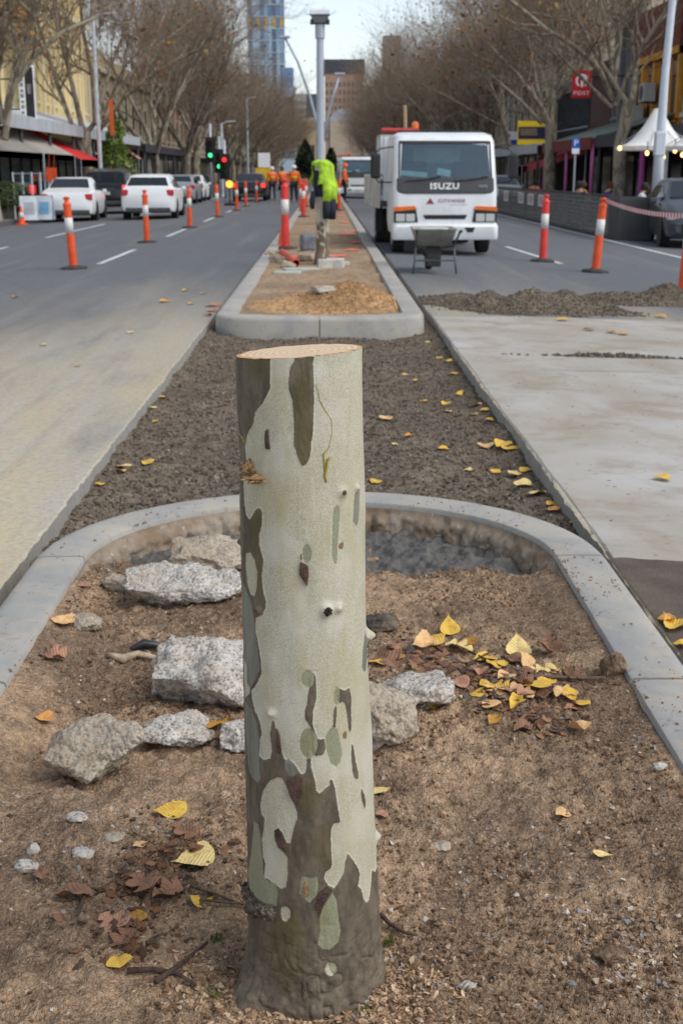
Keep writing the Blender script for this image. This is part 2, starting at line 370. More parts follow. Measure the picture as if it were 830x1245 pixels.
# ---- carriageways: cambered asphalt with a ragged saw-cut edge along the works
LX0, RX0 = -1.14, 1.065                           # cut edges of the trench
def carriageway(name, x0, x1, ynear, label=None):
    sg = -1 if x1 < x0 else 1
    ys = np.concatenate([np.arange(-3, 2, 0.5), np.arange(2, 14, 0.03), np.arange(14, 60, 1.0), np.arange(60, 520, 20.0)])
    xs = np.concatenate([[0, 0, 0.012, 0.05], np.arange(0.2, abs(x1 - x0), 0.6), [abs(x1 - x0)]])
    nu = len(xs); Vv = np.zeros((len(ys), nu, 3))
    e = 0.010 * fbm(ys * 1.3, ys * 0 + 3.7, 3, 5 if sg > 0 else 9) + 0.005 * fbm(ys * 22, ys * 0 + 1.7, 3, 31); e = np.where((ys > 2) & (ys < 14), e, 0.0)
    for i, xx in enumerate(xs):
        ed = e * (1 if i < 3 else (0.5 if i == 3 else 0))
        Vv[:, i, 0] = x0 + sg * (xx + ed); Vv[:, i, 1] = ys; Vv[:, i, 2] = -0.028 * np.maximum(0, np.abs(Vv[:, i, 0]) - 1.1)
    Vv[:, 0, 2] = -0.3; Vv[:, 1, 2] -= 0.003 + 0.010 * np.abs(fbm(ys * 9, ys * 0 + 9.7, 3, 3)) ** 2; Vv[:, 0, 0] -= sg * 0.012
    Fc = grid_faces(nu, len(ys));  Fc = Fc if sg > 0 else Fc[:, ::-1]
    o = link(name, fastmesh(name, Vv.reshape(-1, 3), Fc), M_ASPH); tag(o, label, kind='structure'); return o
carriageway('road', LX0, -10.25, 0); carriageway('road', RX0, 10.35, 0)

# ---- the broken-out concrete slab lying on the right-hand lane (sheet a few mm proud, wavy ends)
def slab():
    xs = np.concatenate([[0, 0.0, 0.01, 0.03], np.linspace(0.08, 6.2, 60)]); ys = np.linspace(0, 1, 260); U, T = np.meshgrid(xs, ys)
    x = RX0 + 0.004 + U + 0.006 * fbm(T * 30, T * 0 + 2.2, 4, 5) * (U < 0.02)
    y0 = 4.36 + 0.05 * fbm(U * 2.2, U * 0 + 8.1, 4, 3) + 0.02 * U; y1 = 12.5 + 0.25 * fbm(U * 0.8, U * 0 + 4.4, 3, 8)
    y = y0 + (y1 - y0) * T; z = -0.028 * np.maximum(0, x - 1.1) + 0.006 + 0.002 * fbm(x * 3, y * 3, 3, 2)
    z[:, 0] = -0.16; z[:, 1] -= 0.008; z[0, :] -= 0.008; z[-1, :] -= 0.008
    o = link('concrete_slab', fastmesh('concrete_slab', np.stack([x, y, z], -1).reshape(-1, 3), grid_faces(len(xs), len(ys))), M_SLAB); tag(o, kind='structure')
slab()
n = NT('dark_dirt'); co = n.coord(geo=True); a = n.noise(co, 4, 7, 0.65); f = n.noise(co, 70, 4, 0.7)
n.set(n.mix(n.math('MULTIPLY', f, 0.5), n.mix(n.smooth(a, 0.3, 0.7), S(92, 82, 74), S(120, 107, 94)), S(78, 70, 64)), 0.9, n.bump(n.math('ADD', a, f), 0.7, 0.012), spec=0.2); M_DIRT = n.m
def dirt_patch():
    xs = np.linspace(RX0 + 0.002, RX0 + 3.2, 90); ys = np.linspace(1.0, 4.5, 110); x, y = np.meshgrid(xs, ys)
    z = 0.0035 - 0.028 * np.maximum(0, x - 1.1) + 0.002 * np.abs(fbm(x * 9, y * 9, 4, 6))
    o = link('dirt_strip', fastmesh('dirt_strip', np.stack([x, y, z], -1).reshape(-1, 3), grid_faces(90, 110)), M_DIRT); tag(o, kind='structure')
dirt_patch()
M_LINE = pm('line_paint', S(214, 214, 210), 0.7, 0.08, 2.0, dirt=0.5, dirtcol=S(150, 150, 148))
def line(a, b, w=0.11, name='lane_marking'):
    a = np.array(a[:2]); b = np.array(b[:2]); d = (b - a) / np.linalg.norm(b - a); q = np.array([-d[1], d[0]]) * w / 2
    P = [a + q, a - q, b - q, b + q]; o = link(name, fastmesh(name, np.array([[p[0], p[1], road_z(p[0]) + 0.005] for p in P]), np.array([[0, 1, 2, 3]])), M_LINE); tag(o, kind='structure')
y = float(groad(97, 322)[1]); L0 = float(groad(152, 304)[1]) - y; per = float(groad(193, 288)[1]) - y
for k in range(9): line((-3.78, y + per * k), (-3.78, y + per * k + L0))
line((-6.9, 24.5), (-6.9, 27.5)); line((-6.95, 31.5), (-6.95, 40)); line((-7.0, 46), (-7.0, 90))
line(groad(615, 300), groad(682, 321), 0.1); line((6.75, 22), (6.62, 60), 0.12)
for k in range(6): line((3.72, 32 + per * k), (3.72, 32 + per * k + L0))

# ---- trench bed between the two islands
def trench_z(x, y):
    e = np.minimum(x - LX0, RX0 - x); bank = sst(0.16, 0.0, e) * 0.03
    return -0.10 + 0.018 * fbm(x * 2.1, y * 1.3, 3, 41) + 0.011 * fbm(x * 9, y * 9, 3, 42) + 0.006 * np.abs(fbm(x * 34, y * 34, 2, 43)) + bank
xs = np.arange(LX0 - 0.05, RX0 + 0.06, 0.016); ys = np.concatenate([np.arange(3.6, 8.4, 0.014), np.arange(8.4, 12.9, 0.028)]); x, y = np.meshgrid(xs, ys)
o = link('trench_bed', fastmesh('trench_bed', np.stack([x, y, trench_z(x, y)], -1).reshape(-1, 3), grid_faces(len(xs), len(ys)), True), M_TRENCH); tag(o, kind='structure')
rg = np.random.default_rng(5); N = 40000; yy = 4.6 + 7.4 * rg.random(N) ** 1.7; xx = rg.uniform(LX0 + 0.01, RX0 - 0.01, N)
base = np.array([S(118, 106, 92)[:3], S(98, 87, 76)[:3], S(138, 126, 112)[:3], S(86, 78, 70)[:3], S(160, 152, 142)[:3]]); ti = base[rg.choice(5, N, p=[.34, .28, .2, .14, .04])] * rg.uniform(0.8, 1.15, (N, 1))
sz = 0.0038 + 0.011 * rg.random(N) ** 3.5
o = link('trench_gravel', scatter_mesh('trench_gravel', np.stack([xx, yy, trench_z(xx, yy) + sz * 0.25], -1), sz, rg, ti, tmpl=OCT), M_CLOD); tag(o, 'loose grey brown gravel stones strewn over the trench between the kerbed islands', 'gravel', kind='stuff')

# ---- near island: round-nosed kerb in cast sections
ICX, KA_O, KA_I, KY, KB_O, KB_I, KT = -0.02, 1.012, 0.828, 4.15, 0.95, 0.75, 0.10
def kerb_pt(t, outer):
    """t: path length parameter; 0..1 left straight (y -1..KY), 1..2 nose, 2..3 right straight"""
    a, b = (KA_O, KB_O) if outer else (KA_I, KB_I)
    if t <= 1: return np.array([ICX - a, -1 + (KY + 1) * t])
    if t <= 2:
        an = math.pi * (1 - (t - 1)); return np.array([ICX + a * math.cos(an), KY + b * math.sin(an)])
    return np.array([ICX + a, KY - (KY + 1) * (t - 2)])
near_kerb = thing('kerb', 'round nosed grey concrete kerb around the stump island', None, (0, 0, 0), kind='structure')
def kerb_section(par, ptf, t0, t1, m, top=KT, bot=-0.2, gap=0.0, name='kerb_section', mat=None):
    rings = []
    for t in np.linspace(t0, t1, m):
        I, O = ptf(t, False), ptf(t, True); d = (O - I) / np.linalg.norm(O - I); q = lambda p, off, z: (p[0] + d[0] * off, p[1] + d[1] * off, z)
        w = 0.0015 * math.sin(t * 40)
        rings.append([q(I, 0, bot), q(I, 0.0, top - 0.012), q(I, 0.004, top - 0.003), q(I, 0.014, top + w), q(O, -0.05, top + w), q(O, -0.022, top - 0.004), q(O, -0.006, top - 0.018), q(O, 0.0, top - 0.04), q(O, 0.012, bot)])
    b = MB(); b.loft(rings); return b.build(name, mat or M_KERB, par, smooth=False, auto=35)
g = 0.0013; yt = lambda y: (y + 1) / (KY + 1)
for t0, t1, m in ((yt(0.2), yt(1.9), 4), (yt(1.9), yt(3.04), 4), (yt(3.04), 1.0, 4), (1.0, 1.5, 26), (1.5, 2.0, 26), (2.0, 3 - yt(3.04), 4), (3 - yt(3.04), 3 - yt(1.9), 4), (3 - yt(1.9), 3 - yt(0.2), 4)):
    kerb_section(near_kerb, kerb_pt, t0 + g, t1 - g, m)
# rough cast backing under the kerb's inner edge
def backing():
    nt_, nz = 520, 26; T = np.linspace(0.9, 2.1, nt_); zz = np.linspace(KT - 0.022, -0.15, nz); Vv = np.zeros((nz, nt_, 3))
    for i, t in enumerate(T):
        I, O = kerb_pt(t, False), kerb_pt(t, True); d = (I - O) / np.linalg.norm(I - O)
        s_ = i / nt_ * 3.2 ; sc = abs(math.sin(s_ * 27 + 1.4 * math.sin(s_ * 11))) ** 0.5
        u = np.linspace(0, 1, nz); prof = 0.004 + 0.034 * sst(0.0, 0.25, u) * (0.4 + 0.6 * sc) + 0.03 * u * u
        nz_ = 0.008 * fbm(np.full(nz, s_ * 26.0), zz * 40, 4, 77) + 0.003 * fbm(np.full(nz, s_ * 120.0), zz * 160, 2, 78)
        off = prof + nz_ * (u > 0.05)
        Vv[:, i, 0] = I[0] + d[0] * off; Vv[:, i, 1] = I[1] + d[1] * off; Vv[:, i, 2] = zz
    n = NT('rough_cast'); co = n.coord(geo=True); a = n.noise(co, 9, 6, 0.65); f = n.noise(co, 90, 5, 0.7)
    c = n.mix(n.smooth(a, 0.35, 0.65), S(140, 120, 98), S(166, 154, 138)); c = n.mix(n.math('MULTIPLY', f, 0.5), c, S(112, 92, 74)); c = n.mix(n.smooth(n.voro(co, 80, out='Color'), 0.85, 0.95), c, S(180, 172, 160))
    n.set(c, 0.92, n.bump(n.math('ADD', f, a), 0.6, 0.006), spec=0.2)
    link('backing', fastmesh('backing', Vv.reshape(-1, 3), grid_faces(nt_, nz)[:, ::-1], True), n.m, near_kerb)
backing()

# ---- soil inside the near island
SX, SY = -0.027, 1.90                           # stump foot
def ridge(x, y, s, o=3):
    r, a = 0, 1.0
    for i in range(o): r = r + a * (1 - np.abs(vn(x * 2.1 ** i + i * 3.3, y * 2.1 ** i - i * 5.1, s + i)) * 2); a *= 0.5
    return r
def soil_z(x, y):
    z = 0.043 + 0.016 * fbm(x * 1.7 + 3, y * 1.5, 3, 21)
    z = z + 0.035 * np.exp(-((x - 0.33) ** 2 / 0.10 + (y - 2.95) ** 2 / 0.06)) + 0.03 * np.exp(-((x + 0.25) ** 2 / 0.05 + (y - 3.75) ** 2 / 0.08)) + 0.025 * np.exp(-((x - 0.35) ** 2 / 0.12 + (y - 3.75) ** 2 / 0.05))
    z = z - 0.025 * np.exp(-((x + 0.62) ** 2 / 0.03 + (y - 3.1) ** 2 / 0.3))
    fig = np.hypot((x - ICX) / KA_I, np.maximum(0, y - KY) / KB_I)
    z = z - 0.10 * sst(4.13, 4.42, y + 0.05 * fbm(x * 4, y * 4, 2, 8))
    z = z + 0.013 * fbm(x * 6, y * 6, 3, 22) + 0.012 * np.abs(fbm(x * 13, y * 13, 3, 23)) + 0.009 * np.abs(fbm(x * 37, y * 37, 3, 24)) - 0.008 + 0.0022 * fbm(x * 130, y * 130, 2, 25)
    ed_ = np.minimum(x - (ICX - KA_I), ICX + KA_I - x); kz = 0.08 + 0.006 * fbm(x * 9, y * 9, 3, 66); wk_ = sst(0.16, 0.0, ed_) * sst(4.25, 3.9, y); z = z * (1 - wk_) + np.maximum(z, kz) * wk_
    rs = np.hypot(x - SX, y - SY); z = z - 0.014 * np.exp(-(rs / 0.25) ** 2)
    return z
xs = np.arange(-0.86, 0.83, 0.0066); ys = np.concatenate([np.arange(0.5, 1.4, 0.03), np.arange(1.4, 4.95, 0.0066)]); x, y = np.meshgrid(xs, ys)
Fc = grid_faces(len(xs), len(ys)); zz = soil_z(x, y)
keep = (np.hypot((x - ICX) / (KA_I + 0.05), np.maximum(0, y - KY) / (KB_I + 0.05)) < 1.0).ravel()
Fc = Fc[keep[Fc].all(1)]
o = link('island_soil', fastmesh('island_soil', np.stack([x, y, zz], -1).reshape(-1, 3), Fc, True), M_SOIL); tag(o, kind='structure')
# loose clods and stones on it
rg = np.random.default_rng(9); N = 120000
yy = 1.45 + 3.0 * rg.random(N) ** 1.25; xx = rg.uniform(-0.83, 0.79, N)
dens = fbm(xx * 2.3, yy * 2.3, 3, 61); k = rg.random(N) < 0.5 + 0.75 * dens; xx, yy = xx[k], yy[k]; N = len(xx)
base = np.array([S(136, 109, 84)[:3], S(118, 94, 73)[:3], S(158, 129, 102)[:3], S(92, 74, 58)[:3], S(192, 168, 142)[:3], S(146, 146, 146)[:3], S(205, 196, 182)[:3]])
ti = base[rg.choice(7, N, p=[.36, .26, .18, .1, .05, .03, .02])] * rg.uniform(0.85, 1.15, (N, 1))
sz = 0.0013 + 0.0065 * rg.random(N) ** 4.0
o = link('soil_crumbs', scatter_mesh('soil_crumbs', np.stack([xx, yy, soil_z(xx, yy) + sz * 0.2], -1), sz, rg, ti, tmpl=OCT), M_CLOD); tag(o, 'loose brown soil crumbs and grit covering the stump island', 'soil', kind='stuff')

# grit spilt onto the kerb tops
rg = np.random.default_rng(15); N = 2600; tt_ = np.where(rg.random(N) < 0.7, rg.uniform(2.0, 2.75, N), rg.uniform(0.4, 2.0, N)); ww = rg.random(N) ** 1.6; pts_ = np.array([kerb_pt(t, False) * (1 - w * 0.8) + kerb_pt(t, True) * w * 0.8 for t, w in zip(tt_, ww)])
pts_ = pts_[fbm(pts_[:, 0] * 7, pts_[:, 1] * 5, 3, 5) > -0.05]; N = len(pts_); sz = 0.0012 + 0.005 * rg.random(N) ** 4
o = link('kerb_grit', scatter_mesh('kerb_grit', np.stack([pts_[:, 0], pts_[:, 1], np.full(N, KT + 0.001)], -1), sz, rg, np.array([S(150, 122, 94)[:3]]) * rg.uniform(0.6, 1.25, (N, 1)), tmpl=OCT), M_CLOD); tag(o, 'soil grit spilt over the top of the near kerb', 'grit', kind='stuff')

# ---- fresh wet concrete tipped along the inside of the nose
def wet_z(x, y): return -0.022 + 0.014 * fbm(x * 5, y * 5, 3, 71) + 0.02 * fbm(x * 22, y * 22, 3, 72) + 0.005 * np.abs(fbm(x * 60, y * 60, 3, 73)) - 0.05 * sst(4.34, 4.16, y)
xs = np.arange(-0.83, 0.80, 0.007); ys = np.arange(4.12, 4.93, 0.007); x, y = np.meshgrid(xs, ys); Fc = grid_faces(len(xs), len(ys))
keep = (np.hypot((x - ICX) / (KA_I + 0.01), np.maximum(0, y - KY) / (KB_I + 0.01)) < 1.0).ravel(); Fc = Fc[keep[Fc].all(1)]
n = NT('wet_concrete'); co = n.coord(geo=True); a = n.noise(co, 30, 6, 0.7)
n.set(n.mix(n.smooth(a, 0.3, 0.7), S(72, 70, 66), S(106, 103, 97)), 0.6, n.bump(n.noise(co, 120, 5, 0.7), 0.8, 0.006), spec=0.5)
o = link('wet_concrete', fastmesh('wet_concrete', np.stack([x, y, wet_z(x, y)], -1).reshape(-1, 3), Fc, True), n.m); tag(o, 'lumpy dark grey wet concrete packed inside the curved nose of the kerb', 'concrete')

# ---- far island: kerb ring, soil, sand heap
FY = 12.12
def far_pt(t, outer):
    a, b = (1.005, 0.56) if outer else (0.80, 0.34)
    if t <= 1: return np.array([-0.055 - a, 300 + (FY - 300) * t])
    if t <= 2:
        an = math.pi * (1 + (t - 1)); c, s_ = math.cos(an), math.sin(an); e = 0.62
        return np.array([-0.055 + a * math.copysign(abs(c) ** e, c), FY - b * abs(s_) ** e])
    return np.array([-0.055 + a, FY + (300 - FY) * (t - 2)])
far_kerb = thing('kerb', 'pale concrete kerb around the far island with the light pole', None, (0, 0, 0), kind='structure')
ft = lambda y: (300 - y) / (300 - FY)
joints = [300, 120, 70, 46, 38, 31, 26, 22.5, 19.6, 17.2, 15.2, 13.6]
for a_, b_ in zip(joints[:-1], joints[1:]):
    kerb_section(far_kerb, far_pt, ft(a_) + 1e-5, ft(b_) - 1e-5, 2); kerb_section(far_kerb, far_pt, 3 - ft(b_) + 1e-5, 3 - ft(a_) - 1e-5, 2)
kerb_section(far_kerb, far_pt, ft(13.6) + 1e-5, 1.49995, 30); kerb_section(far_kerb, far_pt, 1.50005, 3 - ft(13.6) - 1e-5, 30)
def isl_z(x, y):
    z = 0.06 + 0.018 * fbm(x * 1.6, y * 1.3, 3, 81) + 0.008 * fbm(x * 9, y * 9, 3, 82)
    return z
def sand_z(x, y):
    d = ((x - 0.27) / 0.5) ** 2 + ((y - 13.35) / 0.95) ** 2
    m = 0.19 * np.exp(-d * 1.3) + 0.05 * np.exp(-(((x + 0.45) / 0.35) ** 2 + ((y - 13.1) / 0.7) ** 2))
    return m + (0.022 * fbm(x * 7, y * 5, 4, 83) + 0.01 * np.abs(fbm(x * 25, y * 25, 3, 84))) * sst(0.0, 0.06, m) + isl_z(x, y) - 0.02
xs = np.linspace(-0.9, 0.79, 120); ys = np.concatenate([np.arange(11.7, 24, 0.03), np.arange(24, 300, 2.5)]); x, y = np.meshgrid(xs, ys)
Fc = grid_faces(len(xs), len(ys)); keep = ((y > FY) | ((np.abs((x + 0.055) / 0.84)) ** 3.2 + (np.abs(y - FY) / 0.38) ** 3.2 < 1)).ravel(); Fc = Fc[keep[Fc].all(1)]
o = link('far_island_soil', fastmesh('far_island_soil', np.stack([x, y, isl_z(x, y)], -1).reshape(-1, 3), Fc, True), M_ISLAND); tag(o, kind='structure')
xs = np.linspace(-0.84, 0.735, 160); ys = np.arange(11.84, 15.4, 0.02); x, y = np.meshgrid(xs, ys); zs = sand_z(x, y); Fc = grid_faces(len(xs), len(ys))
keep = ((zs > isl_z(x, y) - 0.012) & ((y > FY) | ((np.abs((x + 0.055) / 0.80)) ** 3.2 + (np.abs(y - FY) / 0.35) ** 3.2 < 1))).ravel(); Fc = Fc[keep[Fc].all(1)]
me = fastmesh('sand_heap', np.stack([x, y, zs], -1).reshape(-1, 3), Fc, True)
o = link('sand_heap', me, M_SAND); tag(o, 'low heap of orange brown sand at the end of the far island', 'sand heap')
rg = np.random.default_rng(19); N = 5000; xx = rg.normal(0.2, 0.3, N).clip(-0.78, 0.7); yy = rg.normal(13.2, 0.55, N).clip(12.15, 15); sz = 0.004 + 0.012 * rg.random(N) ** 4
o = link('sand_clods', scatter_mesh('sand_clods', np.stack([xx, yy, sand_z(xx, yy)], -1), sz, rg, np.array([S(164, 128, 90)[:3]]) * rg.uniform(0.75, 1.15, (N, 1))), M_CLOD); tag(o, 'loose sand clods crumbling over the heap on the far island', 'sand', kind='stuff')

# ---- gravel spoil heaps across the right-hand lane
def spoil(name, cx, cy, ax_, ay, h, seed, label, n_st):
    def fz(x, y):
        d = np.hypot((x - cx) / ax_, (y - cy) / ay) + 0.18 * fbm(x * 2.2, y * 2.2, 3, seed)
        return -0.028 * np.maximum(0, x - 1.1) - 0.012 + h * (1 - sst(0.0, 1.0, d) ** 0.8) * (1 + 0.3 * fbm(x * 3, y * 3, 3, seed + 3)) + 0.012 * np.abs(fbm(x * 20, y * 20, 2, seed + 5)) * (d < 1.05)
    xs = np.arange(max(cx - ax_ * 1.25, RX0 + 0.02), cx + ax_ * 1.25, 0.03); ys = np.arange(cy - ay * 1.25, cy + ay * 1.25, 0.025); x, y = np.meshgrid(xs, ys); z = fz(x, y)
    Fc = grid_faces(len(xs), len(ys)); k = (z > -0.028 * np.maximum(0, x - 1.1) - 0.006).ravel(); Fc = Fc[k[Fc].any(1)]
    o = link(name, fastmesh(name, np.stack([x, y, z], -1).reshape(-1, 3), Fc, True), M_TRENCH); tag(o, label, 'gravel heap')
    rg = np.random.default_rng(seed); xx = rg.uniform(xs[0], xs[-1], n_st * 2); yy = rg.uniform(ys[0], ys[-1], n_st * 2); zz = fz(xx, yy); k = zz > -0.028 * np.maximum(0, xx - 1.1); xx, yy, zz = xx[k][:n_st], yy[k][:n_st], zz[k][:n_st]
    sz = 0.007 + 0.012 * rg.random(len(xx)) ** 3; ti = base_g[rg.choice(4, len(xx))] * rg.uniform(0.8, 1.1, (len(xx), 1))
    s2 = link('gravel_stones', scatter_mesh('gravel_stones', np.stack([xx, yy, zz], -1), sz, rg, ti), M_CLOD, o); tag(s2, kind='stuff')
base_g = np.array([S(120, 110, 97)[:3], S(100, 92, 82)[:3], S(136, 126, 112)[:3], S(90, 82, 74)[:3]])
p = gz(650, 374); spoil('gravel_heap', float(p[0]), float(p[1]) + 0.05, 1.15, 0.62, 0.25, 101, 'long low heap of grey gravel across the right lane beside the kerb', 5000)
p = gz(800, 364); spoil('gravel_heap', float(p[0]) + 0.15, float(p[1]) + 0.35, 1.25, 0.5, 0.24, 131, 'darker gravel heap at the right edge behind the long heap', 3500)
p = gz(560, 368); spoil('gravel_heap', float(p[0]), float(p[1]) + 0.2, 0.75, 0.6, 0.09, 151, 'thin spill of gravel beside the corner of the far kerb', 1800)
p = gz(760, 430); spoil('gravel_ridge', float(p[0]), float(p[1]), 1.05, 0.07, 0.03, 171, 'thin straight ridge of crumbled dirt left across the concrete slab', 1500)
# ================================================================== STUMP
def stump():
    root = thing('tree_stump', 'freshly sawn plane tree stump with mottled cream and dark bark', 'tree stump', (0, 0, 0))
    YS = [(418, 288.5, 440.5), (430, 288, 440.5), (500, 290, 441.5), (580, 293, 443), (660, 294, 443.5), (720, 296, 444.5), (800, 297, 446.5), (850, 298, 450), (900, 299.5, 452), (950, 300.5, 454), (1000, 301.5, 456), (1050, 302.5, 457.5), (1100, 302, 459.5), (1150, 302, 461), (1180, 300, 463.5), (1215, 297, 467), (1245, 294, 470)]
    hs, cx, rr = [], [], []
    for py, l, r in YS:
        a, b = gy(l, py, SY), gy(r, py, SY); hs.append(a[2]); cx.append((a[0] + b[0]) / 2); rr.append((b[0] - a[0]) / 2 * 0.995)
    hs, cx, rr = map(np.array, (hs, cx, rr)); o_ = np.argsort(hs); hs, cx, rr = hs[o_], cx[o_], rr[o_]
    fx = lambda z: np.interp(z, hs, cx); fr = lambda z: np.interp(z, hs, rr)
    ztop = float(gy(364, 427, SY)[2])
    # ---- bark map: outlines traced as (theta, height) on the trunk
    def tl(px, py):
        d = ray(px, py); t = SY / d[1]; z = H + d[2] * t; zz = z
        for _ in range(4):
            c, r = float(fx(zz)), float(fr(zz)); ox, oy = 0 - c, 0 - SY; A = d[0] ** 2 + d[1] ** 2; B = ox * d[0] + oy * d[1]; Cc = ox * ox + oy * oy - r * r; D = B * B - A * Cc
            if D > 0: t = (-B - math.sqrt(D)) / A; zz = H + d[2] * t
            else:
                zz = H + d[2] * (SY - 0.03) / d[1]; return (math.copysign(1.62, (px - 372)), zz)
        x, y = d[0] * t - c, d[1] * t - SY
        return (math.atan2(x, -y), zz)
    k = 170 / 830.0; C6 = (280, 1075, 200 / 830.0)
    c1, c2, c3, c4, c5 = (280, 410, k), (285, 560, k), (285, 700, k), (290, 840, k), (295, 960, k)
    def PL(*segs):
        out = []
        for c, pts in segs: out += [tl(c[0] + x * c[2], c[1] + y * c[2]) for x, y in pts]
        return np.array(out)
    def EL(c, x, y, rx, ry): return PL((c, [(x + rx * math.cos(a), y + ry * math.sin(a)) for a in np.linspace(0, 2 * math.pi, 20)[:-1]]))
    A = PL((c1, [(240, 40), (240, 300), (225, 335), (190, 400), (150, 440), (140, 510), (105, 575), (92, 640), (98, 720)]),
           (c2, [(57, 130), (65, 250), (75, 320), (92, 350), (110, 330), (130, 290), (150, 280), (165, 300), (165, 380), (150, 440), (150, 500), (175, 590), (165, 680), (170, 760), (185, 828)]),
           (c3, [(188, 140), (185, 190), (170, 230), (130, 250), (130, 320), (145, 400), (160, 500), (165, 580), (130, 650), (105, 680), (110, 740), (128, 800)]),
           (c4, [(95, 110), (115, 140), (135, 200), (140, 260), (125, 310), (125, 390), (150, 408), (190, 400), (200, 350), (190, 260), (200, 180), (212, 172), (225, 230), (245, 300), (260, 370), (275, 405), (330, 430), (355, 470), (375, 495), (400, 480), (408, 400), (412, 360), (428, 360), (430, 400), (430, 450), (455, 540), (460, 590), (480, 608), (510, 580), (540, 555), (540, 520), (555, 525), (570, 580), (585, 680), (603, 780), (580, 780), (565, 788)]),
           (c5, [(545, 195), (525, 230), (522, 300), (530, 440), (525, 465), (490, 490), (482, 530), (510, 570), (545, 585), (575, 540), (600, 490), (608, 420), (620, 375), (640, 400), (680, 460), (692, 500), (680, 570), (700, 590), (710, 640), (730, 672), (748, 650), (760, 560), (768, 480), (785, 490)]))
    zb = -0.2
    A = np.concatenate([A, [[1.62, A[-1, 1]], [2.3, A[-1, 1] + 0.1], [3.3, A[-1, 1] + 0.05], [3.3, zb], [-3.3, zb], [-3.3, 1.0], [-2.7, 1.1], [-2.3, 1.6]]])
    dark = [A,
        PL((c1, [(385, 105), (380, 140), (355, 180), (345, 270), (350, 320), (370, 380), (378, 500), (378, 640), (395, 690), (415, 745), (432, 765), (455, 745), (475, 700), (480, 630), (490, 560), (497, 380), (495, 250), (490, 150), (500, 95), (500, 40), (390, 40)])),
        PL((c3, [(470, 575), (455, 590), (450, 640), (435, 700), (432, 760), (415, 800)]), (c4, [(395, 110), (392, 160), (420, 200), (440, 245), (450, 300), (470, 285), (440, 200), (442, 120), (460, 50)]), (c3, [(487, 720), (482, 600)])),
        PL((c4, [(445, 250), (470, 285), (510, 285), (518, 340), (500, 380), (455, 383), (440, 340)])),
        PL((c3, [(612, 665), (650, 680), (682, 665), (690, 720), (690, 830)]), (c4, [(668, 140), (668, 220), (660, 248), (650, 220), (640, 130), (630, 75), (612, 60)]), (c3, [(620, 760), (614, 700)])),
        PL((c4, [(572, 85), (583, 90), (583, 130), (575, 218), (560, 218), (562, 120)])),
        PL((c4, [(668, 312), (682, 330), (690, 400), (708, 490), (705, 520), (685, 518), (672, 470), (667, 390)])),
        PL((c4, [(722, 572), (738, 600), (748, 650), (748, 705), (735, 680), (722, 620)])),
        PL((c2, [(388, 560), (402, 545), (402, 590), (392, 588)]))]
    grey = [PL((c3, [(772, 320), (782, 360), (790, 440), (815, 455), (800, 490), (775, 560), (765, 570), (755, 540), (757, 430)])),
        PL((c2, [(712, 190), (745, 170), (742, 270), (735, 360), (720, 390), (703, 360), (705, 280)])),
        PL((c4, [(290, 400), (330, 430), (350, 480), (340, 525), (300, 500), (275, 460), (275, 420)])),
        PL((c4, [(42, 60), (85, 110), (120, 200), (130, 290), (125, 380), (132, 520), (120, 545), (95, 520), (70, 480), (55, 300)])),
        PL((c3, [(50, 0), (95, 120), (125, 260), (140, 420), (155, 560), (110, 660), (60, 700)]))]
    light = [PL((c2, [(75, 550), (100, 545), (125, 590), (140, 660), (135, 760), (120, 805), (100, 795), (80, 720), (72, 620)])),
        PL((c4, [(135, 660), (150, 590), (190, 530), (235, 510), (260, 520), (285, 570), (300, 620), (330, 670), (348, 720), (345, 790)]), (c5, [(320, 170), (300, 240), (285, 318), (262, 312), (237, 255), (215, 227), (190, 240), (190, 290), (210, 340), (240, 370), (268, 400), (268, 500), (260, 575), (230, 585), (200, 560), (155, 530), (130, 520), (140, 440), (125, 400), (120, 290), (130, 230), (135, 170), (115, 140), (110, 80)])),
        PL((c5, [(235, 695), (260, 685), (285, 710), (285, 750), (262, 782), (240, 770), (230, 730)])), EL(C6, 507, 427, 29, 33),
        PL((c3, [(62, 470), (80, 540), (80, 640), (100, 660), (90, 700), (65, 725)]))]
    sage = [EL(c4, 415, 310, 54, 90), PL((c4, [(565, 215), (590, 235), (600, 300), (615, 360), (605, 420), (580, 450), (545, 430), (530, 380), (515, 320), (515, 270), (540, 230)])),
        EL(c3, 435, 610, 38, 52), PL((c3, [(600, 655), (620, 665), (620, 740), (605, 780), (590, 740), (590, 690)])), EL(c2, 430, 553, 29, 58),
        PL((c2, [(610, 260), (625, 275), (625, 330), (612, 480), (608, 590), (595, 620), (580, 580), (580, 500), (582, 340), (590, 280)])),
        PL((c5, [(70, 180), (100, 210), (110, 280), (120, 400), (130, 520), (200, 560), (210, 600), (205, 690), (100, 650), (50, 580), (40, 500), (60, 300)])),
        PL((C6, [(515, 40), (535, 80), (545, 170), (555, 230), (545, 290), (500, 332), (460, 320), (440, 300), (455, 230), (450, 170), (470, 110)])),
        PL((c5, [(355, 510), (400, 520), (440, 510), (450, 560), (440, 620), (400, 670), (370, 650), (340, 610), (345, 540)]))]
    olive = [EL(c1, 165, 150, 75, 85), EL(c1, 430, 500, 70, 300), EL(c2, 140, 420, 40, 150), EL(c2, 165, 640, 40, 200), EL(c4, 410, 300, 28, 60), EL(c4, 420, 620, 60, 90), EL(c5, 480, 330, 50, 110), EL(c5, 480, 760, 40, 80), EL(C6, 290, 330, 90, 220)]
    # ---- trunk surface
    th = np.concatenate([np.linspace(-1.75, 1.75, 210), np.linspace(1.75, 2 * math.pi - 1.75, 44)[1:-1]]); nu = len(th)
    zr = np.concatenate([np.linspace(-0.06, 0.2, 130), np.linspace(0.2, 1.0, 400)[1:], np.linspace(1.0, ztop + 0.03, 120)[1:]]); nv = len(zr)
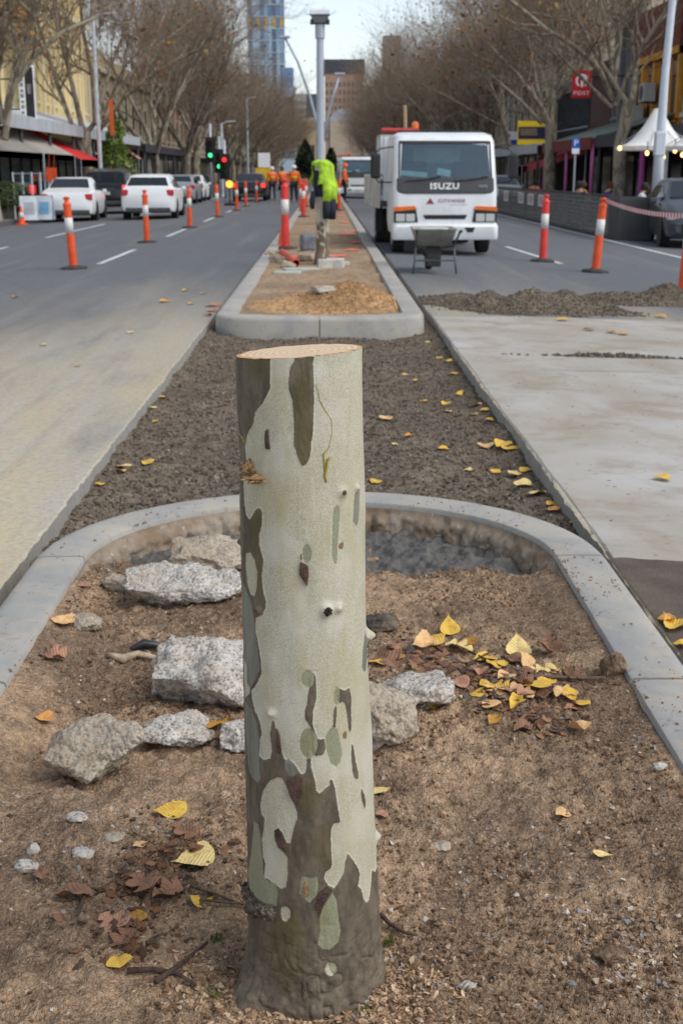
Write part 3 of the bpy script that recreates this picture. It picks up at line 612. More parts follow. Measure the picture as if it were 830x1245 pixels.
    TH, ZZ = np.meshgrid(th, zr); THs = np.where(TH > math.pi, TH - 2 * math.pi, TH); RR = fr(ZZ)
    z_top = ztop + 0.0065 * np.sin(THs) + 0.004 * np.cos(THs); tt = np.clip((ZZ - 0.9) / (ztop + 0.03 - 0.9), 0, 1); Zf = ZZ + tt * (z_top - (ztop + 0.03))   # top rows follow the slanted saw cut
    def sdf(polys, big=0.05):
        out = np.full(TH.shape, -big); rm = 0.103
        Q = np.stack([THs * rm, Zf], -1)
        for P in polys:
            P = P.copy(); P[:, 0] *= rm; lo, hi = P.min(0) - 0.012, P.max(0) + 0.012
            m = (Q[..., 0] > lo[0]) & (Q[..., 0] < hi[0]) & (Q[..., 1] > lo[1]) & (Q[..., 1] < hi[1])
            if not m.any(): continue
            q = Q[m]; d2 = np.full(len(q), 1e9); ins = np.zeros(len(q), bool)
            for a, b in zip(P, np.roll(P, -1, 0)):
                e = b - a; L = (e @ e) + 1e-12; t = np.clip(((q - a) @ e) / L, 0, 1); d2 = np.minimum(d2, ((q - a - t[:, None] * e) ** 2).sum(1))
                cr = ((a[1] <= q[:, 1]) != (b[1] <= q[:, 1])); xi = a[0] + (q[:, 1] - a[1]) / (b[1] - a[1] + 1e-12) * e[0]; ins ^= cr & (q[:, 0] < xi)
            s = np.where(ins, 1, -1) * np.sqrt(d2); out[m] = np.maximum(out[m], np.clip(s, -big, big))
        return out
    # unseen back of the trunk: the same kind of mottling from noise
    bx_ = 3.0 * np.sin(THs); by_ = 3.0 * np.cos(THs)
    back = sst(1.55, 1.75, np.abs(THs)); nb = fbm3(bx_ * 1.1, by_ * 1.1, ZZ * 9, 3, 7) * 0.02 + 0.012 * (0.55 - ZZ)
    wob = 0.0006 * fbm3(THs * 60, ZZ * 500, ZZ * 0, 2, 3)
    sD = sdf(dark) * (1 - back) + nb * back + wob; sL = sdf(light) * (1 - back) - 0.02 * back + wob; sS = sdf(sage) * (1 - back) + (nb - 0.012) * back + wob; sG = sdf(grey) * (1 - back) - 0.02 * back + wob; sO = sdf(olive)
    sD = np.minimum(sD, -sL)
    # ---- relief: old bark stands proud of the fresh bark
    rad = RR + 0.0016 * sst(-0.0007, 0.0007, sD) + 0.0005 * sst(-0.0006, 0.0006, sG) - 0.0006 * sst(-0.0006, 0.0006, sS)
    rad += 0.0012 * fbm3(np.sin(THs) * 3, np.cos(THs) * 3, ZZ * 9, 3, 15) + 0.0006 * sst(0, 0.003, sD) * fbm3(THs * 18, ZZ * 60, ZZ * 0, 3, 16)
    low = sst(0.24, 0.02, ZZ); crack = np.abs(vn(THs * 5 + 0.8 * vn(THs * 3, ZZ * 14, 4), ZZ * 34, 5)); rad += low * (0.004 * sst(0.0, 0.25, crack) - 0.003 + 0.003 * fbm3(THs * 8, ZZ * 50, ZZ * 0, 3, 19))
    rad += 0.012 * sst(0.12, -0.02, ZZ) ** 1.6 * (0.7 + 0.3 * np.cos(THs * 3 + 0.5))
    root_l = np.exp(-((THs + 1.0) / 0.35) ** 2); rad += root_l * 0.06 * sst(0.12, -0.02, ZZ) ** 1.5
    # knots and nubs
    def knot(c, x, y, r, h, hole=0.0):
        t0, z0 = tl(c[0] + x * c[2], c[1] + y * c[2]); d = np.hypot((THs - t0) * 0.103, ZZ - z0) / r
        return h * np.exp(-d ** 2 * 1.2) - hole * np.exp(-(d / 0.45) ** 2), d
    kd = np.full(TH.shape, 9.0); nub = np.zeros(TH.shape)
    for a in ((c3, 548, 205, 0.009, 0.011, 0.009), (c3, 615, 190, 0.008, 0.008, 0.0), (c2, 640, 178, 0.009, 0.007, 0.002), (c2, 725, 150, 0.006, 0.006, 0.0), (c3, 812, 400, 0.011, 0.016, 0.0), (c3, 145, 203, 0.006, 0.008, 0.003), (c4, 195, 130, 0.008, 0.008, 0.0), (c5, 798, 340, 0.010, 0.010, 0.0), (c2, 40, 520, 0.006, 0.007, 0.0)):
        dd, dist = knot(*a); nub += dd
        if a[5] > 0: kd = np.minimum(kd, dist)
    rad += nub
    xx = fx(Zf) + rad * np.sin(THs); yy = SY - rad * np.cos(THs)
    V = np.stack([xx, yy, Zf], -1).reshape(-1, 3)
    me = fastmesh('trunk', V, grid_faces(nu, nv, True), True)
    for nm, v in (('sd', sD), ('sl', sL), ('ss', sS), ('sg', sG), ('so', sO), ('kd', kd), ('low', low)): fattr(me, nm, v)
    n = NT('plane_bark'); co = n.coord((1, 1, 0.55)); co1 = n.coord()
    w = n.math('MULTIPLY', n.math('SUBTRACT', n.noise(co1, 260, 3), 0.5), 0.0016); e = lambda a, s=0.0008: n.smooth(n.math('ADD', n.attr(a), w), -s, s)
    sp = n.noise(co1, 420, 4, 0.7); st = n.noise(n.coord((1, 1, 0.12)), 60, 5, 0.6); bl = n.noise(co1, 12, 4)
    lc = n.mix(n.smooth(sp, 0.34, 0.66), S(166, 159, 134), S(202, 197, 178)); lc = n.mix(n.math('MULTIPLY', n.smooth(st, 0.48, 0.72), 0.55), lc, S(176, 164, 124)); lc = n.mix(n.math('MULTIPLY', n.smooth(bl, 0.45, 0.7), 0.5), lc, S(208, 205, 192)); lc = n.mix(n.math('MULTIPLY', n.smooth(n.noise(co, 7, 5, 0.6), 0.48, 0.7), 0.45), lc, S(172, 162, 122))
    lc = n.mix(n.smooth(n.voro(co1, 130, out='Color'), 0.972, 0.98), lc, S(132, 104, 76))
    dc = n.mix(n.smooth(n.noise(co, 34, 6, 0.6), 0.35, 0.68), S(84, 75, 62), S(116, 105, 89)); dc = n.mix(n.math('MULTIPLY', n.smooth(sp, 0.5, 0.7), 0.35), dc, S(130, 122, 106))
    dc = n.mix(n.math('MULTIPLY', n.smooth(n.attr('so'), -0.012, 0.012), 0.6), dc, S(92, 84, 48))
    lowc = n.mix(n.smooth(n.noise(co1, 40, 6, 0.65), 0.35, 0.65), S(92, 80, 66), S(142, 126, 106)); dc = n.mix(n.math('MULTIPLY', n.attr('low'), 0.45), dc, lowc)
    gc = n.mix(n.smooth(st, 0.35, 0.65), S(112, 112, 102), S(134, 132, 120)); sc = n.mix(n.smooth(sp, 0.38, 0.62), S(134, 134, 108), S(154, 152, 126)); sc = n.mix(n.math('MULTIPLY', n.smooth(n.attr('so'), -0.01, 0.01), 0.4), sc, S(130, 122, 72))
    c = n.mix(e('sd'), lc, dc)
    rim = n.math('SUBTRACT', 1.0, n.smooth(n.math('ABSOLUTE', n.math('ADD', n.math('SUBTRACT', n.attr('sd'), -0.0012), w)), 0.0, 0.0012)); c = n.mix(n.math('MULTIPLY', rim, 0.3), c, S(222, 220, 206))
    c = n.mix(e('sg'), c, gc); c = n.mix(e('ss'), c, sc); c = n.mix(e('sl'), c, lc)
    c = n.mix(n.math('SUBTRACT', 1.0, n.smooth(n.attr('kd'), 0.35, 0.7)), c, S(74, 60, 48))
    rv = n.math('MULTIPLY', n.noise(co1, 500, 4, 0.7), n.math('SUBTRACT', 1.0, n.math('MULTIPLY', n.smooth(n.attr('sd'), -0.0005, 0.0005), 0.5)))
    n.set(c, n.mix(e('sd'), (0.6, 0.6, 0.6, 1), (0.72, 0.72, 0.72, 1)), n.bump(n.math('ADD', rv, n.math('ADD', n.math('MULTIPLY', st, 0.6), n.math('MULTIPLY', n.math('MULTIPLY', n.noise(n.coord((1, 1, 2.2)), 90, 6, 0.7), n.attr('low')), 3.0))), 0.45, 0.002), spec=0.3)
    link('trunk', me, n.m, root)
    # ---- sawn top
    rim_ = V.reshape(nv, nu, 3)[-1]; cen = rim_.mean(0); nr = 14; W = np.zeros((nr + 1, nu, 3))
    for i in range(nr + 1):
        f0 = i / nr * 0.999; W[nr - i] = rim_ * (1 - f0) + cen * f0
    W[:, :, 2] += 0.0012 + 0.0007 * vn(W[:, :, 0] * 140 + W[:, :, 1] * 60, W[:, :, 1] * 40, 3); W[-1, :, 2] -= 0.0008
    me2 = fastmesh('cut_face', W.reshape(-1, 3), grid_faces(nu, nr + 1, True)[:, ::-1], True)
    fattr(me2, 'rad', np.linspace(0, 1, nr + 1)[:, None].repeat(nu, 1))
    n = NT('sawn_wood'); rg_ = n.math('MULTIPLY', n.math('ADD', n.attr('rad'), n.math('MULTIPLY', n.noise(n.coord(), 20, 3), 0.06)), 60.0)
    c = n.mix(n.smooth(n.math('SINE', rg_), -0.6, 1.0), S(224, 200, 168), S(204, 172, 136)); c = n.mix(n.smooth(n.attr('rad'), 0.9, 0.97), c, S(196, 158, 110)); c = n.mix(n.smooth(n.noise(n.coord((1, 9, 1)), 30, 4), 0.55, 0.75), c, S(232, 212, 190))
    n.set(c, 0.85, n.bump(n.noise(n.coord((1, 14, 1)), 60, 3), 0.4, 0.002), spec=0.2); link('cut_face', me2, n.m, root)
    # ---- parts standing off the bark
    def at(c, x, y, off=0.0):
        t, z = tl(c[0] + x * c[2], c[1] + y * c[2]); r = float(fr(z)) + off; return np.array([float(fx(z)) + r * math.sin(t), SY - r * math.cos(t), z])
    M_RED = pm('red_bark', S(92, 70, 60), 0.85, 0.3, 60, 0.6, 200, dirt=0.5, dirtcol=S(66, 50, 46)); M_TAN = pm('torn_wood', S(178, 142, 100), 0.85, 0.35, 90, 0.6, 260, dirt=0.8, dirtcol=S(66, 46, 30)); M_BURL = pm('burl_bark', S(126, 112, 98), 0.9, 0.4, 90, 0.9, 220, dirt=0.7, dirtcol=S(58, 48, 40))
    def flake(c, pts, lift, mat):
        P = [at(c, x, y, 0.0012) for x, y in pts]; cn = sum(P) / len(P); b = MB(); m = len(P); nrm = np.array([cn[0] - float(fx(cn[2])), cn[1] - SY, 0]); nrm /= np.linalg.norm(nrm)
        top = [p + nrm * (0.0014 + lift * (0.5 + 0.5 * math.sin(i * 1.7))) for i, p in enumerate(P)]; mid = cn + nrm * (0.002 + lift)
        b.add(P + top + [mid], [(i, (i + 1) % m, m + (i + 1) % m, m + i) for i in range(m)] + [(m + i, m + (i + 1) % m, 2 * m) for i in range(m)]); b.build('bark_flake', mat, root, bev=0)
    flake(c2, [(390, 600), (420, 612), (436, 625), (440, 680), (430, 745), (405, 705), (385, 670)], 0.001, M_RED)
    flake(c1, [(212, 556), (226, 545), (232, 600), (238, 665), (214, 660), (210, 600)], 0.001, M_RED)
    flake(c5, [(430, 690), (450, 610), (500, 570), (530, 592), (500, 640), (465, 700), (455, 755)], 0.001, M_RED)
    flake(c4, [(352, 490), (378, 510), (380, 600), (355, 670), (330, 640), (300, 590), (290, 530), (310, 515)], 0.003, M_RED)
    flake(c4, [(230, 220), (245, 260), (258, 350), (245, 370), (230, 330)], 0.001, M_RED)
    flake(c5, [(192, 240), (215, 225), (235, 255), (272, 340), (268, 368), (215, 340)], 0.001, M_RED)
    flake(C6, [(372, 470), (382, 520), (378, 570), (368, 608), (356, 600), (364, 520)], 0.002, M_BURL)
    flake(c5, [(375, 545), (390, 575), (392, 620), (378, 640), (358, 610), (362, 570)], 0.0008, M_TAN)
    # torn branch stub on the left
    def lump(name, p, d, mat, seed, amp=0.35, fr_=3.0):
        T, Tf = ICO3; nn = T * (1 + amp * fbm3(T[:, 0] * fr_ + seed, T[:, 1] * fr_, T[:, 2] * fr_, 4, seed)[:, None]); link(name, fastmesh(name, nn * np.array(d) + p, Tf, True), mat, root)
    lump('branch_stub', at(c2, 95, 50, 0.004), (0.011, 0.012, 0.012), M_TAN, 5, 0.5, 2.6); lump('branch_stub', at(c2, 140, 105, 0.004), (0.017, 0.012, 0.006), M_TAN, 9, 0.6, 2.4)
    for x, y, s, q in ((45, 620, 0.012, 1), (75, 690, 0.015, 2), (165, 725, 0.013, 3), (25, 660, 0.011, 4), (120, 715, 0.011, 8)): lump('burl', at(c5, x, y, 0.002), (s, s, s), M_BURL, 20 + q, 0.4, 4.0)
    lump('knot_core', at(c3, 545, 207, 0.007), (0.0055, 0.005, 0.006), pm('knot_dark', S(70, 58, 50), 0.9, 0.3, 120, 0.8, 300), 41, 0.5, 3)
    M_SAP = pm('sap', S(172, 150, 52), 0.4, 0.2, 80)
    b = MB(); b.tube([at(c1, x, y, 0.0008) for x, y in ((508, 275), (522, 330), (530, 375), (560, 430), (598, 490), (602, 560), (584, 655), (552, 692), (556, 740), (562, 825))], [0.0003, 0.0004, 0.0004, 0.0005, 0.0006, 0.0005, 0.0006, 0.0012, 0.0012, 0.0014], 5)
    b.tube([at(c1, x, y, 0.0012) for x, y in ((592, 712), (575, 725), (566, 790))] + [at(c2, x, y, 0.0012) for x, y in ((535, 90), (545, 128))], [0.0022, 0.0016, 0.002, 0.0022, 0.001], 5); b.build('sap_run', M_SAP, root, True)
    b = MB(); b.tube([at(c1, x, y, 0.001) for x, y in ((62, 575), (80, 600), (95, 632))], [0.001, 0.002, 0.001], 5); b.build('sap_run', M_SAP, root, True)
    return fx, fr, at
STF = stump()

# ================================================================== RUBBLE
def rock_mat(name, c0, c1, c2, c3):
    n = NT(name); co = n.coord()
    v = n.voro(co, 85, out='Color'); v2 = n.voro(co, 190, out='Color'); a = n.noise(co, 8, 5, 0.6); f = n.noise(co, 160, 4, 0.7)
    c = n.mix(n.smooth(a, 0.35, 0.65), c0, c1); c = n.mix(n.math('MULTIPLY', n.smooth(v, 0.55, 0.8), 0.6), c, c2); c = n.mix(n.math('MULTIPLY', n.smooth(v2, 0.62, 0.8), 0.75), c, c3); c = n.mix(n.math('MULTIPLY', f, 0.25), c, S(110, 102, 94))
    c = n.mix(n.math('MULTIPLY', n.smooth(n.noise(co, 14, 5, 0.65), 0.42, 0.62), 0.4), c, S(170, 148, 122)); h = n.math('ADD', n.math('SUBTRACT', 1.0, n.voro(co, 85)), n.math('MULTIPLY', f, 0.5)); n.set(c, 0.9, n.bump(h, 0.9, 0.006), spec=0.25); return n.m
M_RK = rock_mat('broken_concrete', S(194, 186, 174), S(222, 218, 210), S(158, 150, 142), S(96, 92, 88))
M_RT = rock_mat('tan_concrete', S(176, 160, 138), S(196, 186, 170), S(156, 140, 120), S(126, 112, 98))
M_RD = rock_mat('dark_rubble', S(64, 58, 54), S(84, 76, 70), S(54, 50, 46), S(40, 38, 36))
M_RB = rock_mat('soil_lump', S(104, 82, 62), S(126, 100, 76), S(90, 72, 56), S(74, 58, 44))
def rock(name, box, label, cat, seed, mat=M_RK, df=0.8, cuts=16, bury=0.12, rz=0.0, hi=True, fz=None, amp=1.0, planes=()):
    l, t, r, b = box; p = groundf((l + r) / 2, b, fz or soil_z); zc = float((p - CP) @ FW); w = (r - l) * zc / F; d = w * df
    ang = math.atan2(H - p[2], p[1]); h = max(0.25 * w * 0.6, ((b - t) * zc / F - d * 0.8 * math.sin(ang)) / math.cos(ang))
    T, Tf = ICO4 if hi else ICO3; rg = np.random.default_rng(seed); P = T.copy() * 1.25
    for _ in range(cuts):
        nn = rg.normal(size=3); nn /= np.linalg.norm(nn); dd = rg.uniform(0.72, 1.0); s = P @ nn - dd; P -= np.where(s > 0, s, 0)[:, None] * nn
    for ax_ in range(3):
        for sg in (-1, 1):
            s = P[:, ax_] * sg - 0.95; P[:, ax_] -= sg * np.where(s > 0, s, 0)
    for nn, dd in planes:
        nn = np.array(nn) / np.linalg.norm(nn); s = P @ nn - dd; P -= np.where(s > 0, s, 0)[:, None] * nn
    ex = P.max(0) - P.min(0); P = (P - (P.max(0) + P.min(0)) / 2) / ex * 2
    # broken surface: coarse breaks, then aggregate stones standing out of the broken faces
    Q = P * np.array([w, d, h]) / 2 + seed * 1.3; nr = P / np.linalg.norm(P, axis=1)[:, None]
    dv = 0.016 * min(1.0, w / 0.2) * fbm3(Q[:, 0] * 22, Q[:, 1] * 22, Q[:, 2] * 22, 3, seed + 1) * amp
    wc = worley3(Q[:, 0] * 75, Q[:, 1] * 75, Q[:, 2] * 75, seed); rough = 0.35 + 0.65 * sst(0.6, -0.1, nr[:, 2]); dv += 0.012 * rough * (np.sqrt(np.maximum(0, 1 - (wc / 0.85) ** 2)) - 0.5) * amp * min(1.0, w / 0.12)
    dv += 0.003 * fbm3(Q[:, 0] * 190, Q[:, 1] * 190, Q[:, 2] * 190, 2, seed + 4) * amp * min(1.0, w / 0.12)
    # exact stone-size pits, constant in metres
    V = P * np.array([w, d, h]) / 2 + nr * dv[:, None]; c_, s_ = math.cos(rz), math.sin(rz); V = np.stack([V[:, 0] * c_ - V[:, 1] * s_, V[:, 0] * s_ + V[:, 1] * c_, V[:, 2]], -1); V[:, 2] += h / 2 - bury * h
    o = link(name, fastmesh(name, V, Tf, True), mat, None, (float(p[0]), float(p[1] + d / 2), float(p[2]))); tag(o, label, cat); return o
rock('concrete_chunk', (183, 758, 314, 872), 'largest pale concrete chunk lying left of the stump', 'rubble', 3, df=0.8, cuts=8, rz=0.1, planes=[((-0.35, -0.35, 0.85), 0.66), ((-0.4, -0.7, -0.6), 0.6)])
rock('concrete_chunk', (150, 677, 288, 742), 'broad flat concrete chunk behind the largest one near the wet concrete', 'rubble', 8, df=0.6, cuts=10, planes=[((0, -0.35, 0.9), 0.6)])
rock('concrete_chunk', (206, 650, 297, 700), 'concrete chunk farthest back against the curved kerb', 'rubble', 14, M_RT, df=0.8, cuts=12)
rock('concrete_chunk', (56, 868, 172, 964), 'wedge shaped concrete chunk nearest the left kerb', 'rubble', 23, M_RT, df=0.6, cuts=8, planes=[((0.75, -0.3, -0.6), 0.42), ((-0.3, -0.5, 0.8), 0.62)])
rock('concrete_chunk', (172, 864, 258, 912), 'small flat topped concrete chunk between the wedge and the stump', 'rubble', 31, df=0.8, cuts=10, planes=[((0.75, 0, 0.55), 0.55), ((0, -0.3, 0.9), 0.6)])
rock('concrete_chunk', (270, 866, 325, 914), 'concrete lump half hidden behind the left side of the stump', 'rubble', 37, df=0.9)
rock('concrete_chunk', (460, 812, 550, 868), 'grey concrete chunk beside yellow leaves right of the stump', 'rubble', 45, df=0.8, cuts=10, rz=0.3)
rock('concrete_chunk', (425, 826, 502, 914), 'tan concrete chunk touching the right side of the stump under a dead leaf', 'rubble', 52, M_RT, df=0.7, cuts=10)
rock('stone', (82, 744, 119, 767), 'small rounded tan stone beside an orange leaf near left kerb', 'stone', 61, M_RT, hi=False)
rock('stone', (124, 694, 158, 720), 'small brownish stone left of the broad flat chunk', 'stone', 63, M_RT, hi=False)
rock('rubble_lump', (444, 744, 488, 770), 'black lump of asphalt right of the stump in brown soil', 'lump', 66, M_RD, hi=False)
rock('soil_lump', (732, 788, 762, 824), 'rounded dark soil lump against the inner right kerb', 'lump', 68, M_RB, hi=False, amp=0.6)
rock('bark_lump', (722, 1146, 776, 1170), 'dark brown crumbly bark lump alone in the lower right soil', 'lump', 71, M_RB, hi=False, df=0.5)
for i, (bx4, lb) in enumerate([((32, 1022, 48, 1040), 'round pale pebble above a flat stone at lower left'), ((14, 1040, 44, 1064), 'flat grey stone below the round pebble at far lower left'), ((80, 988, 106, 1000), 'thin flat grey stone left of the single yellow leaf'), ((84, 1028, 112, 1044), 'twin grey stones under the thin flat stone at lower left'), ((524, 1022, 548, 1036), 'blue grey stone right of the stump beside bare soil'), ((122, 1010, 150, 1026), 'brown stone half sunk in soil above the dead leaves'), ((560, 1192, 582, 1204), 'small bluish stone near wood chips right of the stump foot'), ((608, 818, 626, 828), 'tiny grey stone under the long stick'), ((795, 922, 812, 938), 'small grey stone near the right kerb')]):
    rock('pebble', bx4, lb, 'stone', 80 + i, M_RK if i not in (4, 5) else M_RT, hi=False, bury=0.25, amp=0.5)

# ================================================================== FALLEN LEAVES, TWIGS, CHIPS
def leaf_mat(name, c0, c1, c2):
    n = NT(name); co = n.coord(); v = n.noise(co, 60, 4); s = n.noise(co, 22, 5, 0.7)
    c = n.mix(n.smooth(v, 0.35, 0.65), c0, c1); c = n.mix(n.math('MULTIPLY', n.smooth(n.noise(co, 5, 6, 0.7), 0.5, 0.66), 0.7), c, c2); x_, y_, z_ = n.sep(n.coord()); vein = n.math('SINE', n.math('MULTIPLY', n.math('SUBTRACT', y_, n.math('MULTIPLY', n.math('ABSOLUTE', x_), 0.8)), 55.0)); c = n.mix(n.math('MULTIPLY', n.smooth(vein, 0.8, 1.0), 0.35), c, c2); c = n.mix(n.math('MULTIPLY', n.smooth(n.math('ABSOLUTE', x_), 0.02, 0.008), 0.5), c, c2); c = n.mix(n.smooth(n.voro(co, 9), 0.1, 0.06), c, S(110, 78, 46)); n.set(c, 0.6, n.bump(vein, 0.3, 0.004), spec=0.3)
    n.b.inputs['Subsurface Weight'].default_value = 0.0; return n.m
LM = {'y': leaf_mat('leaf_yellow', S(224, 180, 66), S(232, 194, 88), S(186, 134, 56)), 'p': leaf_mat('leaf_pale', S(230, 206, 132), S(238, 212, 146), S(204, 160, 104)), 't': leaf_mat('leaf_tan', S(224, 176, 120), S(232, 196, 140), S(190, 136, 92)), 'o': leaf_mat('leaf_ochre', S(178, 128, 48), S(196, 148, 64), S(132, 92, 44)), 'b': leaf_mat('leaf_brown', S(128, 92, 68), S(152, 112, 86), S(92, 66, 50)), 'r': leaf_mat('leaf_rose', S(178, 128, 100), S(192, 146, 118), S(142, 100, 80)), 'm': leaf_mat('leaf_orange', S(214, 150, 78), S(226, 168, 98), S(170, 112, 64))}
def leaf_mesh(seed, kind, curl):
    rg = np.random.default_rng(seed); nu, nv = 9, 15; V = np.zeros((nv, nu, 3))
    for j in range(nv):
        t = j / (nv - 1)
        if kind == 'd': w = 0.52 * (math.sin(math.pi * min(1, t * 1.12 + 0.0) ** 0.62)) ** 0.85 * (1 - 0.25 * t)        # rounded deltoid
        elif kind == 'l': w = 0.5 * (0.25 + 0.75 * abs(math.sin(math.pi * t * 2.6 + 0.3))) * math.sin(math.pi * min(1, t ** 0.7)) ** 0.6   # lobed plane leaf
        else: w = 0.3 * math.sin(math.pi * t) ** 0.8
        if j % 2: w *= 0.95
        for i in range(nu):
            u = i / (nu - 1) * 2 - 1; V[j, i] = (u * max(w, 0.012), t - 0.5, 0)
    x, y = V[..., 0].copy(), V[..., 1].copy(); a, b, c = rg.uniform(-1, 1, 3)
    V[..., 2] = curl * (0.75 * np.abs(x) * (0.6 + 0.5 * a) + 0.55 * y * y * (0.6 + b) + 0.25 * x * y * c * 2 + 0.12 * np.sin(x * 7 + a * 5) * np.cos(y * 6 + b * 5)); V[..., 2] -= V[..., 2].min()
    W = V.reshape(-1, 3); F0 = grid_faces(nu, nv); nn = len(W); W2 = W.copy(); W2[:, 2] -= 0.008
    b_ = [(i, i + 1) for i in range(nu - 1)]
    Fa = np.concatenate([F0, F0[:, ::-1] + nn]); me = fastmesh('leaf', np.concatenate([W, W2]), Fa, True); return me
LMESH = {}
def leaf(px, py, wpx, col, label, kind='d', rz=None, curl=0.35, group=None, fz=None, lift=0.0, cat='leaf', tilt=0.0):
    p = groundf(px, py, fz or soil_z); zc = float((p - CP) @ FW); s = wpx * zc / F
    rg = random.Random(int(px * 7 + py)); sd_ = rg.randrange(4); key = (sd_, kind, round(curl, 2), col)
    if key not in LMESH:
        me = leaf_mesh(sd_ + 17 * len(LMESH), kind, curl); me.materials.append(LM[col]); LMESH[key] = me
    o = bpy.data.objects.new('fallen_leaf', LMESH[key]); COL.objects.link(o); s = s * 1.22
    o.scale = (s, s, s); o.location = (float(p[0]), float(p[1]), float(p[2]) + 0.007 + lift); o.rotation_euler = (tilt + rg.uniform(-0.12, 0.12), rg.uniform(-0.15, 0.15), rg.uniform(0, 6.28) if rz is None else rz)
    tag(o, label, cat, group); return o
Lf = [(205, 989, 38, 'y', 'single bright yellow leaf lying on bare soil left of the stump', 'd', 1.5, .3), (235, 1046, 44, 'p', 'largest pale yellow leaf on the soil left of the stump', 'd', 1.9, .25), (243, 1096, 27, 'y', 'yellow leaf beside the thin twig touching the stump', 'd', 1.1, .3), (145, 1172, 28, 'y', 'small bright yellow leaf lowest at left', 'd', 0.3, .4), (166, 1116, 24, 'o', 'dull ochre leaf beside the rose brown leaf at left', 'd', 0.2, .2), (138, 1125, 36, 'r', 'flat rose brown leaf left of the ochre leaf', 'l', 0.9, .25),
  (75, 758, 27, 't', 'tan orange leaf leaning on the small rounded stone', 'd', 1.4, .4), (65, 802, 30, 'r', 'curled rose brown leaf near the left kerb', 'l', 1.2, .9), (52, 877, 21, 'm', 'orange leaf left of the wedge shaped chunk', 'd', 1.7, .5), (259, 884, 30, 'o', 'ochre leaf wedged between concrete chunks by the stump', 'd', 1.2, .7), (102, 714, 16, 'r', 'rose leaf on soil near the left curve of the kerb', 'd', 1.5, .3),
  (175, 1078, 40, 'b', 'crumpled brown leaf at the top of the dead leaf patch', 'l', 0.6, .8), (205, 1092, 34, 'b', 'crumpled brown leaf right end of the dead leaf patch', 'l', 2.0, .9), (50, 1068, 24, 'b', 'crumpled brown leaf alone at far left', 'l', 0.4, .9), (90, 1095, 40, 'b', 'brown leaf rolled along a root at left', 'e', 1.5, .9), (150, 1150, 32, 'b', 'brown leaf just above the lowest yellow leaf', 'l', 2.6, .6), (170, 1030, 18, 't', 'small tan leaf above the dead leaf patch', 'd', 0.5, .4), (225, 1015, 34, 'b', 'crumpled brown leaf behind the largest pale leaf', 'l', 1.0, .8),
  (521, 782, 32, 'y', 'broad yellow leaf at top of the litter pile', 'd', 1.1, .3), (545, 769, 22, 'y', 'upright yellow leaf behind the broad yellow leaf', 'd', 0.2, .5), (459, 808, 24, 'y', 'yellow leaf tucked right against the stump', 'd', 1.6, .4), (478, 803, 22, 'o', 'ochre leaf next to the leaf tucked against the stump', 'd', 2.1, .4), (628, 790, 28, 'p', 'tallest pale leaf standing over the litter pile', 'd', 0.1, .6), (637, 808, 22, 't', 'tan leaf under the tallest pale leaf', 'd', 0.9, .5), (650, 838, 32, 'y', 'yellow leaf right of the litter pile by the stick', 'd', 1.5, .35), (587, 804, 26, 'y', 'yellow leaf in the middle of the litter pile', 'd', 1.8, .5), (580, 848, 28, 'y', 'yellow leaf at the lower front of the litter pile', 'd', 1.7, .3), (594, 858, 22, 't', 'tan leaf touching the yellow leaf at the front of the pile', 'd', 0.4, .4), (704, 859, 22, 'y', 'yellow tan leaf farthest right of the litter pile', 'd', 1.2, .4), (694, 864, 22, 'r', 'rose leaf under the farthest right yellow leaf', 'd', 2.0, .4), (556, 834, 24, 'r', 'rosy leaf just right of the grey chunk', 'd', 1.3, .4), (566, 786, 22, 'o', 'ochre leaf behind the sticks of the litter pile', 'd', 1.0, .5), (612, 826, 22, 't', 'tan leaf beneath the long stick', 'd', 2.3, .4), (540, 842, 18, 'o', 'small ochre leaf beside the grey chunk', 'd', 0.8, .6), (536, 800, 24, 'b', 'brown leaf under the broad yellow leaf', 'l', 1.9, .7), (612, 842, 18, 'r', 'rose brown leaf in front of the long stick', 'd', 0.7, .5),
  (470, 852, 40, 'b', 'large dead brown leaf draped on the tan chunk by the stump', 'l', 0.5, .9), (461, 964, 20, 'p', 'pale leaf just right of the stump in bare soil', 'd', 0.6, .4), (463, 994, 15, 'r', 'small rose leaf below the pale leaf right of the stump', 'd', 1.4, .4), (681, 993, 18, 't', 'small tan leaf alone in the right hand soil', 'd', 2.2, .5), (732, 1044, 21, 'p', 'small pale yellow curled leaf alone at lower right', 'e', 1.4, .5)]
for q in range(38):
    rq = random.Random(900 + q); bx = rq.uniform(495, 700); Lf.append((bx, rq.gauss(830, 20) + (bx - 600) * 0.12, rq.uniform(16, 30), ('bbbrbt' if q < 26 else 'yyypyo')[rq.randrange(6)], 'dry curled leaf mixed into the litter pile right of the stump' if q < 26 else 'yellowed leaf mixed loosely into the litter pile right of the stump', rq.choice('lde'), rq.uniform(0, 6.2), rq.uniform(.5, 1.0)))
for q in Lf:
    o = leaf(q[0], q[1], q[2], q[3], q[4], q[5], q[6], q[7], group='fallen leaves on the stump island')
    if 'draped' in q[4]: o.location.z += 0.10
    if 'upright' in q[4] or 'tallest' in q[4]: o.rotation_euler.x = 0.9; o.location.z += 0.012
dz = lambda x, y: 0.006 - 0.028 * np.maximum(0, x - 1.1)
leaf(818, 762, 34, 'y', 'large yellow leaf on dark dirt at the right edge outside the kerb', 'd', 0.4, .6, fz=dz); leaf(806, 757, 24, 'm', 'orange tan leaf touching the outer right kerb', 'd', 1.6, .5, fz=dz); leaf(828, 786, 22, 'y', 'bright yellow leaf at the frame edge below the large one', 'd', 1.0, .5, fz=dz)
leaf(803, 582, 20, 'y', 'single yellow leaf on the bare concrete slab', 'd', 1.6, .3, fz=lambda x, y: dz(x, y) + 0.006)
